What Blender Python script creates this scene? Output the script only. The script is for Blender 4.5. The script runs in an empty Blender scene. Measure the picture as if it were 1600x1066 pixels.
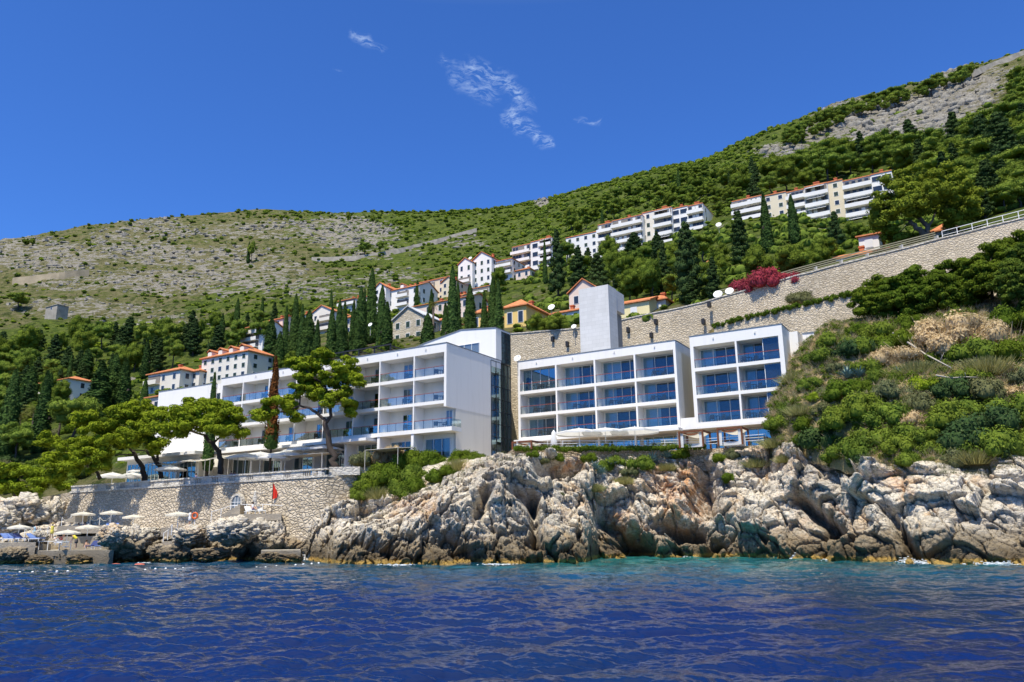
import bpy, math, random
import numpy as np
from mathutils import Vector, Matrix, Euler
SC = bpy.context.scene
COL = SC.collection
R_ = math.radians
# ---------------------------------------------------------------- camera
F_PX, PITCH, ROLL, CAM_H = 1227.0, 0.2399, -0.01297, 3.0
_cp, _sp = math.cos(PITCH), math.sin(PITCH)
FWD = np.array([0, _cp, _sp]); _up = np.array([0, -_sp, _cp]); _rt = np.array([1.0, 0, 0])
RGT = math.cos(ROLL) * _rt + math.sin(ROLL) * _up
UPV = -math.sin(ROLL) * _rt + math.cos(ROLL) * _up
EYE = np.array([0.0, 0.0, CAM_H])
cam = bpy.data.cameras.new('camera'); camo = bpy.data.objects.new('camera', cam); COL.objects.link(camo)
cam.sensor_width = 36.0; cam.lens = F_PX / 1600 * 36.0; cam.clip_start = 0.5; cam.clip_end = 20000
camo.matrix_world = Matrix(((RGT[0], UPV[0], -FWD[0], 0), (RGT[1], UPV[1], -FWD[1], 0), (RGT[2], UPV[2], -FWD[2], CAM_H), (0, 0, 0, 1)))
SC.camera = camo
# ---------------------------------------------------------------- world and sun
SUN_EL = R_(62); SUN_H = np.array([-0.42, -0.907])
SUN_DIR = np.array([SUN_H[0] * math.cos(SUN_EL), SUN_H[1] * math.cos(SUN_EL), math.sin(SUN_EL)]); SUN_DIR /= np.linalg.norm(SUN_DIR)
w = bpy.data.worlds.new('World'); SC.world = w; w.use_nodes = True
SKY_TINT = (0.31, 0.60, 1.10, 1); SKY_FILL = (3.3, 2.3, 1.05, 1)  # overhead sky, above the view, warmed and brightened as added fill light
nt = w.node_tree; nt.nodes.clear()
def wn(t, **k):
    n = nt.nodes.new(t)
    for a, b in k.items(): setattr(n, a, b)
    return n
sky = wn('ShaderNodeTexSky', sky_type='NISHITA', sun_disc=False)
sky.sun_elevation = SUN_EL; sky.sun_rotation = math.atan2(SUN_DIR[0], SUN_DIR[1])
sky.altitude = 300; sky.air_density = 1.0; sky.dust_density = 0.15; sky.ozone_density = 3.0
hsv = wn('ShaderNodeHueSaturation'); hsv.inputs['Saturation'].default_value = 1.0; hsv.inputs['Value'].default_value = 1.0
hsv.inputs['Hue'].default_value = 0.5
nt.links.new(sky.outputs[0], hsv.inputs['Color'])
bg = wn('ShaderNodeBackground'); bg.inputs[1].default_value = 0.15
wo = wn('ShaderNodeOutputWorld')
# thin cirrus wisps: soft bands of streaky noise around fixed compass directions of the sky
tc = wn('ShaderNodeTexCoord')
def dirpx(x, y):
    v = (x - 800) * RGT - (y - 533) * UPV + F_PX * FWD
    return v / np.linalg.norm(v)
def wmath(op, a, b=None, c=None, clamp=False):
    n = wn('ShaderNodeMath', operation=op, use_clamp=clamp)
    for i, x in enumerate((a, b, c)):
        if x is None: continue
        if isinstance(x, (int, float)): n.inputs[i].default_value = x
        else: nt.links.new(x, n.inputs[i])
    return n.outputs[0]
def wvec(op, a, b=None):
    n = wn('ShaderNodeVectorMath', operation=op)
    for i, x in enumerate((a, b)):
        if x is None: continue
        if isinstance(x, (tuple, list, np.ndarray)): n.inputs[i].default_value = tuple(float(q) for q in x)
        else: nt.links.new(x, n.inputs[i])
    return n
warp = wn('ShaderNodeTexNoise'); warp.inputs['Scale'].default_value = 22; warp.inputs['Detail'].default_value = 4
nt.links.new(tc.outputs['Generated'], warp.inputs['Vector'])
wsub = wvec('SUBTRACT', warp.outputs['Color'], (0.5, 0.5, 0.5)).outputs[0]
wsc = wn('ShaderNodeVectorMath', operation='SCALE'); nt.links.new(wsub, wsc.inputs[0]); wsc.inputs['Scale'].default_value = 0.045
pos = wvec('ADD', tc.outputs['Generated'], wsc.outputs[0]).outputs[0]
total = None
for (x0, y0, x1, y1, wd, st) in [(690, 92, 745, 112, 9, .6), (735, 108, 792, 122, 15, .75), (715, 120, 750, 152, 12, .6), (790, 120, 822, 160, 11, .95), (800, 178, 822, 200, 12, 1.0), (815, 198, 850, 224, 8, .95), (745, 125, 768, 145, 12, .5), (562, 55, 578, 70, 7, .8), (575, 72, 594, 74, 7, .7), (815, 158, 806, 180, 8, .6), (905, 187, 930, 189, 5, .45), (526, 114, 534, 118, 4, .4)]:
    a, b = dirpx(x0, y0), dirpx(x1, y1); ab = b - a; L2 = float(ab @ ab)
    pa = wvec('SUBTRACT', pos, a).outputs[0]
    t = wmath('MULTIPLY', wvec('DOT_PRODUCT', pa, ab).outputs['Value'], 1 / L2, clamp=True)
    sc_ = wn('ShaderNodeVectorMath', operation='SCALE'); sc_.inputs[0].default_value = tuple(ab); nt.links.new(t, sc_.inputs['Scale'])
    dd = wvec('DISTANCE', pa, sc_.outputs[0]).outputs['Value']
    m = wn('ShaderNodeMapRange', interpolation_type='SMOOTHSTEP'); nt.links.new(dd, m.inputs[0])
    m.inputs[1].default_value = wd * 1.7 / F_PX; m.inputs[2].default_value = 0; m.inputs[3].default_value = 0; m.inputs[4].default_value = st
    total = m.outputs[0] if total is None else wmath('MAXIMUM', total, m.outputs[0])
mp = wn('ShaderNodeMapping'); mp.inputs['Rotation'].default_value = (0, R_(-38), 0); mp.inputs['Scale'].default_value = (1, 1, 3.2)
nt.links.new(pos, mp.inputs[0])
sn = wn('ShaderNodeTexNoise'); sn.inputs['Scale'].default_value = 85; sn.inputs['Detail'].default_value = 8; sn.inputs['Roughness'].default_value = 0.62
nt.links.new(mp.outputs[0], sn.inputs['Vector'])
mr = wn('ShaderNodeMapRange'); nt.links.new(sn.outputs[0], mr.inputs[0]); mr.inputs[1].default_value = 0.42; mr.inputs[2].default_value = 0.78
cl = wmath('MULTIPLY', wmath('MULTIPLY', total, mr.outputs[0]), 1.0, clamp=True)
mx = wn('ShaderNodeMix', data_type='RGBA'); nt.links.new(cl, mx.inputs[0]); tint = wn('ShaderNodeMix', data_type='RGBA', blend_type='MULTIPLY'); tint.inputs[0].default_value = 1; nt.links.new(hsv.outputs[0], tint.inputs[6]); sepz = wn('ShaderNodeSeparateXYZ'); nt.links.new(tc.outputs['Generated'], sepz.inputs[0]); hz = wn('ShaderNodeMapRange'); nt.links.new(sepz.outputs[2], hz.inputs[0]); hz.inputs[1].default_value = .6; hz.inputs[2].default_value = .85; tz = wn('ShaderNodeMix', data_type='RGBA'); nt.links.new(hz.outputs[0], tz.inputs[0]); tz.inputs[6].default_value = SKY_TINT; tz.inputs[7].default_value = SKY_FILL; nt.links.new(tz.outputs[2], tint.inputs[7]); nt.links.new(tint.outputs[2], mx.inputs[6]); mx.inputs[7].default_value = (3.6, 4.6, 6.2, 1)
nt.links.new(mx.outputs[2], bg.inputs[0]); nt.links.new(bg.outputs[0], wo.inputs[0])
sl = bpy.data.lights.new('sun', 'SUN'); sl.energy = 5.0; sl.angle = R_(0.5); sl.color = (1.0, 0.93, 0.81)
so = bpy.data.objects.new('sun', sl); COL.objects.link(so); so.rotation_euler = Vector(tuple(SUN_DIR)).to_track_quat('Z', 'Y').to_euler(); so.location = (-30, -40, 120)
SC.view_settings.view_transform = 'Standard'; SC.view_settings.look = 'None'; SC.view_settings.gamma = 1; SC.view_settings.exposure = 0.24
SC.cycles.max_bounces = 6; SC.cycles.diffuse_bounces = 3; SC.cycles.glossy_bounces = 3; SC.cycles.transmission_bounces = 4; SC.cycles.transparent_max_bounces = 12
SC.cycles.sample_clamp_direct = 6; SC.cycles.sample_clamp_indirect = 4; SC.cycles.caustics_reflective = False; SC.cycles.caustics_refractive = False
# ---------------------------------------------------------------- geometry of the view, used to read real positions off the survey photo
def ray(x, y): return ((x - 800) * RGT - (y - 533) * UPV + F_PX * FWD) / F_PX
def P(x, y, d): r = ray(x, y); return EYE + r * (d / r[1])
def Pz(x, y, z): r = ray(x, y); return EYE + r * ((z - CAM_H) / r[2])
def proj(p):
    q = np.asarray(p) - EYE; z = q @ FWD
    return 800 + F_PX * (q @ RGT) / z, 533 - F_PX * (q @ UPV) / z
AZ = 1.03797
UA = np.array([math.sin(AZ), -math.cos(AZ), 0]); VA = np.array([math.cos(AZ), math.sin(AZ), 0]); ZA = np.array([0, 0, 1.0])
def W(u, v, z): return u * UA + v * VA + np.array([0, 0, z])
def onv(x, y, v0):
    r = ray(x, y); p = EYE + r * ((v0 - EYE @ VA) / (r @ VA)); return float(p @ UA), float(p[2])
def wid(p): return float(np.linalg.norm((np.asarray(p) - EYE)[:2]))
# ---------------------------------------------------------------- numpy noise
rng = np.random.default_rng(7); random.seed(7)
def _h(ix, iy, iz, s=0):
    n = (ix.astype(np.int64) * 374761393 + iy.astype(np.int64) * 668265263 + iz.astype(np.int64) * 2147483647 + s * 1274126177) & 0xFFFFFFFF
    n = ((n ^ (n >> 13)) * 1274126177) & 0xFFFFFFFF
    n = (n ^ (n >> 16)); n = (n * 2246822519) & 0xFFFFFFFF; n = n ^ (n >> 15)
    return (n & 0xFFFFFF) / float(0xFFFFFF)
def vnoise(p, s=0):
    i = np.floor(p).astype(np.int64); f = p - i; f = f * f * (3 - 2 * f)
    r = 0
    for dx in (0, 1):
        for dy in (0, 1):
            for dz in (0, 1):
                wgt = (f[:, 0] if dx else 1 - f[:, 0]) * (f[:, 1] if dy else 1 - f[:, 1]) * (f[:, 2] if dz else 1 - f[:, 2])
                r = r + wgt * _h(i[:, 0] + dx, i[:, 1] + dy, i[:, 2] + dz, s)
    return r * 2 - 1
def fbm(p, o=4, s=0, g=0.5):
    r = 0; a = 1
    for k in range(o): r = r + a * vnoise(p * 2 ** k + 17.3 * k, s + k); a *= g
    return r
def worley(p, s=0):
    """F1, F2 and (nearest cell's) random number and offset vector"""
    i = np.floor(p).astype(np.int64)
    F1 = np.full(len(p), 9.0); F2 = F1.copy(); rid = np.zeros(len(p)); off = np.zeros_like(p)
    for dx in (-1, 0, 1):
        for dy in (-1, 0, 1):
            for dz in (-1, 0, 1):
                a, b, c = i[:, 0] + dx, i[:, 1] + dy, i[:, 2] + dz
                q = np.stack([a + _h(a, b, c, s + 1), b + _h(a, b, c, s + 2), c + _h(a, b, c, s + 3)], 1)
                d = np.linalg.norm(p - q, axis=1)
                n = d < F1
                F2 = np.where(n, F1, np.minimum(F2, d)); off[n] = (p - q)[n]; rid[n] = _h(a, b, c, s + 9)[n]; F1 = np.where(n, d, F1)
    return F1, F2, rid, off
# ---------------------------------------------------------------- object helpers
def tag(o, label=None, cat=None, group=None, kind=None):
    if label: o['label'] = label
    if cat: o['category'] = cat
    if group: o['group'] = group
    if kind: o['kind'] = kind
    return o
def empty(name, loc=(0, 0, 0), label=None, cat=None, group=None, rz=0.0):
    o = bpy.data.objects.new(name, None); COL.objects.link(o); o.location = tuple(float(q) for q in loc); o.rotation_euler = (0, 0, rz); o.empty_display_size = 0.5
    return tag(o, label, cat, group)
def mesh_np(name, V, Fq, smooth=False):
    m = bpy.data.meshes.new(name); V = np.asarray(V, dtype=np.float32); Fq = np.asarray(Fq, dtype=np.int32); k = Fq.shape[1]; n = len(Fq)
    m.vertices.add(len(V)); m.vertices.foreach_set('co', V.ravel())
    m.loops.add(n * k); m.loops.foreach_set('vertex_index', Fq.ravel())
    m.polygons.add(n); m.polygons.foreach_set('loop_start', np.arange(0, n * k, k, dtype=np.int32))
    try: m.polygons.foreach_set('loop_total', np.full(n, k, dtype=np.int32))
    except Exception: pass
    m.update(calc_edges=True)
    if smooth: m.polygons.foreach_set('use_smooth', np.ones(n, dtype=bool))
    return m
def link(name, me, mat=None, parent=None, loc=None):
    o = bpy.data.objects.new(name, me); COL.objects.link(o)
    if mat is not None and len(me.materials) == 0: me.materials.append(mat)
    if parent is not None: o.parent = parent
    if loc is not None: o.location = tuple(float(q) for q in loc)
    return o
def attr(me, name, val):
    a = me.attributes.new(name, 'FLOAT', 'POINT'); a.data.foreach_set('value', np.asarray(val, dtype=np.float32))
class MB:
    """collects shapes; build() links them as ONE mesh object. Coordinates are world unless local=True; parent Empties are unrotated"""
    def __init__(s): s.v = []; s.f = []
    def add(s, vs, fs):
        n = len(s.v); s.v += [tuple(float(q) for q in p) for p in vs]; s.f += [tuple(i + n for i in f) for f in fs]; return s
    def hexa(s, p8):
        return s.add(p8, [(3, 2, 1, 0), (4, 5, 6, 7), (0, 1, 5, 4), (1, 2, 6, 5), (2, 3, 7, 6), (3, 0, 4, 7)])
    def box(s, u0, u1, v0, v1, z0, z1, fr=None):
        f = fr or W
        return s.hexa([f(u0, v0, z0), f(u1, v0, z0), f(u1, v1, z0), f(u0, v1, z0), f(u0, v0, z1), f(u1, v0, z1), f(u1, v1, z1), f(u0, v1, z1)])
    def cbox(s, c, sx, sy, sz, fr=None):
        return s.box(c[0] - sx / 2, c[0] + sx / 2, c[1] - sy / 2, c[1] + sy / 2, c[2], c[2] + sz, fr or (lambda a, b, z: np.array([a, b, z])))
    def prism(s, pts, ext):
        """pts: polygon (list of 3-vectors), ext: extrusion vector"""
        n = len(pts); pts = [np.asarray(p, float) for p in pts]; ext = np.asarray(ext, float)
        return s.add(pts + [p + ext for p in pts], [tuple(range(n))[::-1], tuple(range(n, 2 * n))] + [(i, (i + 1) % n, n + (i + 1) % n, n + i) for i in range(n)])
    def tube(s, pts, rad, n=6, cap=True):
        pts = [np.asarray(p, float) for p in pts]; rad = [rad] * len(pts) if isinstance(rad, (int, float)) else rad
        vs = []; prev = None
        for i, p in enumerate(pts):
            t = pts[min(i + 1, len(pts) - 1)] - pts[max(i - 1, 0)]; t = t / (np.linalg.norm(t) + 1e-9)
            a = np.cross(t, [0, 0, 1.0]) if prev is None else prev - t * (prev @ t)
            if np.linalg.norm(a) < 1e-3: a = np.cross(t, [1.0, 0, 0])
            a = a / np.linalg.norm(a); prev = a; b = np.cross(t, a)
            for k in range(n):
                g = 2 * math.pi * k / n; vs.append(p + rad[i] * (math.cos(g) * a + math.sin(g) * b))
        fs = [(i * n + k, i * n + (k + 1) % n, (i + 1) * n + (k + 1) % n, (i + 1) * n + k) for i in range(len(pts) - 1) for k in range(n)]
        if cap: fs += [tuple(range(n))[::-1], tuple(range((len(pts) - 1) * n, len(pts) * n))]
        return s.add(vs, fs)
    def lathe(s, c, prof, n=12, squash=(1, 1)):
        """prof: list of (r, z)"""
        c = np.asarray(c, float); vs = []
        for r, z in prof:
            for k in range(n):
                g = 2 * math.pi * k / n; vs.append(c + [r * math.cos(g) * squash[0], r * math.sin(g) * squash[1], z])
        fs = [(i * n + k, i * n + (k + 1) % n, (i + 1) * n + (k + 1) % n, (i + 1) * n + k) for i in range(len(prof) - 1) for k in range(n)]
        fs += [tuple(range(n))[::-1], tuple(range((len(prof) - 1) * n, len(prof) * n))]
        return s.add(vs, fs)
    def mesh(s, name, org=(0, 0, 0), smooth=False):
        m = bpy.data.meshes.new(name); V = np.array(s.v, float) - np.asarray(org, float)
        m.from_pydata([tuple(p) for p in V], [], s.f); m.update()
        if smooth: m.polygons.foreach_set('use_smooth', np.ones(len(m.polygons), dtype=bool))
        return m
    def build(s, name, mat, parent=None, smooth=False):
        if not s.v: return None
        if parent is not None:
            org = np.array(parent.location) if parent.parent is None else np.array(parent.parent.location) + np.array(parent.location)
            return link(name, s.mesh(name, org, smooth), mat, parent)
        V = np.array(s.v); org = np.array([*V[:, :2].mean(0), V[:, 2].min()])
        o = link(name, s.mesh(name, org, smooth), mat); o.location = org; return o
def copy_tree(root, loc=None, scale=None, rz=None, label=None, group=None):
    r = root.copy(); COL.objects.link(r)
    for ch in root.children:
        c = ch.copy(); COL.objects.link(c); c.parent = r
        for g in ch.children:
            d = g.copy(); COL.objects.link(d); d.parent = c
    if loc is not None: r.location = tuple(float(q) for q in loc)
    if scale is not None: r.scale = tuple(float(q) for q in (scale if hasattr(scale, '__len__') else (scale,) * 3))
    if rz is not None: r.rotation_euler = (0, 0, rz)
    if label: r['label'] = label
    if group: r['group'] = group
    return r
ORD = 'first second third fourth fifth sixth seventh eighth ninth tenth eleventh twelfth thirteenth fourteenth fifteenth sixteenth seventeenth eighteenth nineteenth twentieth'.split()
# ---------------------------------------------------------------- materials
class NT:
    def __init__(s, name):
        s.m = bpy.data.materials.new(name); s.m.use_nodes = True; s.t = s.m.node_tree; s.t.nodes.clear()
        s.out = s.n('ShaderNodeOutputMaterial')
    def n(s, t, **k):
        n = s.t.nodes.new(t)
        for a, b in k.items(): setattr(n, a, b)
        return n
    def set(s, sock, x):
        if x is None: return
        if isinstance(x, bpy.types.NodeSocket): s.t.links.new(x, sock)
        elif isinstance(x, (tuple, list)): sock.default_value = (*x, 1) if len(x) == 3 and sock.type == 'RGBA' else x
        else: sock.default_value = x
    def math(s, op, a, b=None, clamp=False):
        n = s.n('ShaderNodeMath', operation=op, use_clamp=clamp); s.set(n.inputs[0], a); s.set(n.inputs[1], b); return n.outputs[0]
    def vec(s, kind='Object'):
        if kind == 'World': return s.n('ShaderNodeNewGeometry').outputs['Position']
        return s.n('ShaderNodeTexCoord').outputs[kind]
    def map(s, v, scale=(1, 1, 1), rot=(0, 0, 0)):
        n = s.n('ShaderNodeMapping'); s.set(n.inputs[0], v); n.inputs['Scale'].default_value = scale; n.inputs['Rotation'].default_value = rot; return n.outputs[0]
    def noise(s, v, scale, detail=4, rough=0.55, dist=0.0):
        n = s.n('ShaderNodeTexNoise'); s.set(n.inputs['Vector'], v); n.inputs['Scale'].default_value = scale; n.inputs['Detail'].default_value = detail
        n.inputs['Roughness'].default_value = rough; n.inputs['Distortion'].default_value = dist; return n.outputs[0]
    def vor(s, v, scale, feature='F1', rnd=1.0):
        n = s.n('ShaderNodeTexVoronoi', feature=feature); s.set(n.inputs['Vector'], v); n.inputs['Scale'].default_value = scale; n.inputs['Randomness'].default_value = rnd; return n
    def rng(s, x, a, b, c=0.0, d=1.0, smooth=False):
        n = s.n('ShaderNodeMapRange'); n.clamp = True
        if smooth: n.interpolation_type = 'SMOOTHSTEP'
        s.set(n.inputs[0], x)
        for i, q in enumerate((a, b, c, d)): n.inputs[i + 1].default_value = q
        return n.outputs[0]
    def mix(s, f, a, b, blend='MIX'):
        n = s.n('ShaderNodeMix', data_type='RGBA', blend_type=blend); s.set(n.inputs[0], f); s.set(n.inputs[6], a); s.set(n.inputs[7], b); return n.outputs[2]
    def bump(s, h, strength=0.5, dist=0.1, normal=None):
        n = s.n('ShaderNodeBump'); s.set(n.inputs['Height'], h); n.inputs['Strength'].default_value = strength; n.inputs['Distance'].default_value = dist
        if normal is not None: s.set(n.inputs['Normal'], normal)
        return n.outputs[0]
    def attr(s, name):
        n = s.n('ShaderNodeAttribute'); n.attribute_name = name; return n.outputs['Fac']
    def pbr(s, color, rough=0.7, normal=None, spec=0.3, metal=0.0, **k):
        b = s.n('ShaderNodeBsdfPrincipled'); s.set(b.inputs['Base Color'], color); s.set(b.inputs['Roughness'], rough); s.set(b.inputs['Normal'], normal)
        b.inputs['Specular IOR Level'].default_value = spec; b.inputs['Metallic'].default_value = metal
        for a, v in k.items(): s.set(b.inputs[a.replace('_', ' ')], v)
        return b.outputs[0]
    def end(s, sh): s.t.links.new(sh, s.out.inputs[0]); return s.m
def simple(name, color, rough=0.6, var=0.12, scale=1.5, spec=0.3, metal=0.0, bump=0.0, coord='Object'):
    t = NT(name); v = t.vec(coord); nz = t.noise(v, scale, 5, 0.6)
    dark = tuple(c * (1 - var) for c in color); lite = tuple(min(1, c * (1 + var * 0.6)) for c in color)
    c = t.mix(t.rng(nz, 0.3, 0.7), dark, lite)
    nrm = t.bump(t.noise(v, scale * 8, 3), bump, 0.03) if bump else None
    return t.end(t.pbr(c, rough, nrm, spec, metal))
def stone_mat(name, c1, c2, mortar, scale=(2.0, 2.0, 2.9), bump=0.6, stain=0.25, edge=0.05):
    t = NT(name); p = t.vec('World'); wv = t.n('ShaderNodeVectorMath', operation='ADD'); nn = t.n('ShaderNodeTexNoise'); t.set(nn.inputs['Vector'], p); nn.inputs['Scale'].default_value = 1.2
    sc = t.n('ShaderNodeVectorMath', operation='SCALE'); t.set(sc.inputs[0], nn.outputs['Color']); sc.inputs['Scale'].default_value = 0.35
    t.set(wv.inputs[0], p); t.set(wv.inputs[1], sc.outputs[0]); q = t.map(wv.outputs[0], scale)
    a = t.vor(q, 1.0); e = t.vor(q, 1.0, 'DISTANCE_TO_EDGE')
    sepc = t.n('ShaderNodeSeparateColor'); t.set(sepc.inputs[0], a.outputs['Color'])
    col = t.mix(sepc.outputs[0], c1, c2); edg = t.rng(e.outputs['Distance'], 0.0, edge * 2)
    col = t.mix(edg, mortar, col)
    st = t.rng(t.noise(t.map(p, (1, 1, .35)), 0.22, 6, 0.65), 0.45, 0.72); col = t.mix(t.math('MULTIPLY', st, stain), col, (0.20, 0.17, 0.13)); col = t.mix(t.rng(t.noise(p, .12, 3, .6), .4, .65, 0, .3), col, tuple(min(1, q * 1.25) for q in c2))
    fine = t.noise(p, 9, 3); col = t.mix(t.rng(fine, .3, .7, 0, .25), col, tuple(x * 0.6 for x in c1))
    h = t.math('ADD', t.rng(e.outputs['Distance'], 0, 0.22), t.math('MULTIPLY', t.math('ADD', sepc.outputs[1], fine), 0.5))
    return t.end(t.pbr(col, 0.9, t.bump(h, bump, 0.16), 0.1))
def leaf_mat(name, c1, c2, c3=None, trans=0.25, scale=0.6):
    t = NT(name); v = t.vec('World'); oi = t.n('ShaderNodeObjectInfo').outputs['Random']
    nz = t.noise(v, scale, 3, 0.6); f = t.rng(nz, 0.36, 0.64); c = t.mix(f, c1, c2)
    if c3: c = t.mix(t.rng(t.noise(v, scale * 3.7, 2), 0.52, 0.7), c, c3)
    c = t.mix(t.math('MULTIPLY', oi, 0.35), c, tuple(q * 0.6 for q in c1)); o2 = t.math('FRACT', t.math('MULTIPLY', oi, 7.31)); c = t.mix(t.math('MULTIPLY', o2, 0.35), c, (c2[0] * 1.35, c2[1] * 1.1, c2[2] * .9))
    d = t.n('ShaderNodeBsdfDiffuse'); t.set(d.inputs[0], c); tr = t.n('ShaderNodeBsdfTranslucent'); t.set(tr.inputs[0], c)
    m = t.n('ShaderNodeMixShader'); m.inputs[0].default_value = trans; t.t.links.new(d.outputs[0], m.inputs[1]); t.t.links.new(tr.outputs[0], m.inputs[2])
    return t.end(m.outputs[0])
M = {}
def render_mat(name, c):
    t = NT(name); p = t.vec('World'); st = t.rng(t.noise(t.map(p, (1.1, 1.1, .12)), 1.3, 6, .7), .50, .75, 0, .22); big = t.rng(t.noise(p, .18, 4, .6), .35, .65, 0, .12)
    k = t.mix(st, c, (c[0] * .62, c[1] * .60, c[2] * .56)); k = t.mix(big, k, (c[0] * .85, c[1] * .84, c[2] * .80)); return t.end(t.pbr(k, .8, t.bump(t.noise(p, 14, 3), .15, .02), .2))
M['white'] = render_mat('white_render', (0.82, 0.80, 0.76))
M['white2'] = simple('white_metal', (0.8, 0.8, 0.79), 0.45, 0.03, 1)
M['recess'] = render_mat('ivory_render', (0.82, 0.78, 0.68))
M['cap'] = simple('roof_flashing', (0.20, 0.22, 0.24), 0.5, 0.15, 1)
M['concrete'] = simple('concrete', (0.46, 0.44, 0.40), 0.85, 0.2, 0.9, 0.2, bump=0.3)
M['frame'] = simple('window_frame', (0.72, 0.72, 0.70), 0.5, 0.05, 1)
M['dark'] = simple('dark_metal', (0.025, 0.026, 0.03), 0.5, 0.2, 2)
M['rail'] = simple('red_brown_handrail', (0.30, 0.07, 0.035), 0.45, 0.15, 2)
M['wood'] = simple('brown_timber', (0.16, 0.055, 0.022), 0.6, 0.3, 3)
def canvas(name, c):
    t = NT(name); d = t.n('ShaderNodeBsdfDiffuse'); d.inputs[0].default_value = (*c, 1); r = t.n('ShaderNodeBsdfTranslucent'); r.inputs[0].default_value = (*c, 1); m = t.n('ShaderNodeMixShader'); m.inputs[0].default_value = .45
    t.t.links.new(d.outputs[0], m.inputs[1]); t.t.links.new(r.outputs[0], m.inputs[2]); return t.end(m.outputs[0])
M['cloth'] = canvas('cream_canvas', (.82, .78, .68)); M['pcloth'] = canvas('white_canvas', (.88, .88, .87))
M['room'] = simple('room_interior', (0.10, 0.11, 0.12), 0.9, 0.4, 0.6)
M['tile'] = None
def glass_mat(name, tint, op, rough=0.03):
    t = NT(name); v = t.vec('World'); g = t.n('ShaderNodeBsdfGlossy'); g.inputs['Roughness'].default_value = rough; t.set(g.inputs[0], tint)
    t.set(g.inputs['Normal'], t.bump(t.noise(v, 0.5, 2), 0.12, 0.05))
    tr = t.n('ShaderNodeBsdfTransparent'); tr.inputs[0].default_value = tuple(min(1, 0.66 + q * 0.34) for q in tint) + (1,)
    lw = t.n('ShaderNodeLayerWeight'); lw.inputs[0].default_value = 0.35
    f = t.math('ADD', t.math('MULTIPLY', lw.outputs['Fresnel'], 0.45), op, clamp=True)
    m = t.n('ShaderNodeMixShader'); t.set(m.inputs[0], f); t.t.links.new(tr.outputs[0], m.inputs[1]); t.t.links.new(g.outputs[0], m.inputs[2])
    return t.end(m.outputs[0])
M['glass'] = glass_mat('blue_glass', (0.38, 0.54, 0.64), 0.07)
M['glassrail'] = glass_mat('railing_glass', (0.75, 0.88, 0.9), 0.03)
M['glassdark'] = glass_mat('dark_glass', (0.35, 0.5, 0.55), 0.42)
def curtain_mat():
    t = NT('curtain_fabric'); v = t.vec('World'); wv = t.n('ShaderNodeTexWave'); wv.wave_type = 'BANDS'; wv.bands_direction = 'X'; t.set(wv.inputs[0], v); wv.inputs['Scale'].default_value = 2.3; wv.inputs['Distortion'].default_value = 2.5; wv.inputs['Detail'].default_value = 1
    c = t.mix(wv.outputs['Fac'], (0.50, 0.68, 0.68), (0.72, 0.86, 0.86)); return t.end(t.pbr(c, 0.9, t.bump(wv.outputs['Fac'], 0.6, 0.05), 0.1))
M['curtain'] = curtain_mat()
def tile_mat():
    t = NT('clay_roof_tiles'); p = t.vec('World'); q = t.map(p, (1, 1, 1)); v1 = t.vor(t.map(p, (2.4, 2.4, 4)), 1.0)
    s1 = t.n('ShaderNodeSeparateColor'); t.set(s1.inputs[0], v1.outputs['Color'])
    c = t.mix(s1.outputs[0], (0.50, 0.17, 0.075), (0.66, 0.27, 0.12)); c = t.mix(t.rng(t.noise(p, .8, 5), .5, .75, 0, .6), c, (0.34, 0.16, 0.09))
    wv = t.n('ShaderNodeTexWave'); wv.bands_direction = 'X'; t.set(wv.inputs[0], t.map(p, (1, 1, 1), (0, 0, -AZ))); wv.inputs['Scale'].default_value = 1.6
    return t.end(t.pbr(c, 0.85, t.bump(wv.outputs['Fac'], 0.7, 0.08), 0.15))
M['tile'] = tile_mat()
M['stone'] = stone_mat('rubble_stone', (0.50, 0.42, 0.30), (0.68, 0.59, 0.45), (0.34, 0.28, 0.20), (2.3, 2.3, 3.6), .5, .35)
M['stonebig'] = stone_mat('seawall_stone', (0.44, 0.37, 0.27), (0.66, 0.57, 0.44), (0.26, 0.21, 0.15), (1.7, 1.7, 2.7), 0.8, 0.4)
M['ashlar'] = stone_mat('dressed_stone', (0.52, 0.48, 0.41), (0.66, 0.62, 0.54), (0.30, 0.27, 0.22), (1.6, 1.6, 3.0), 0.35, 0.25, 0.03)
M['stonehouse'] = stone_mat('house_stone', (0.46, 0.40, 0.29), (0.64, 0.57, 0.44), (0.34, 0.28, 0.2), (1.3, 1.3, 2.6), 0.4, 0.15, 0.03)
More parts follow.
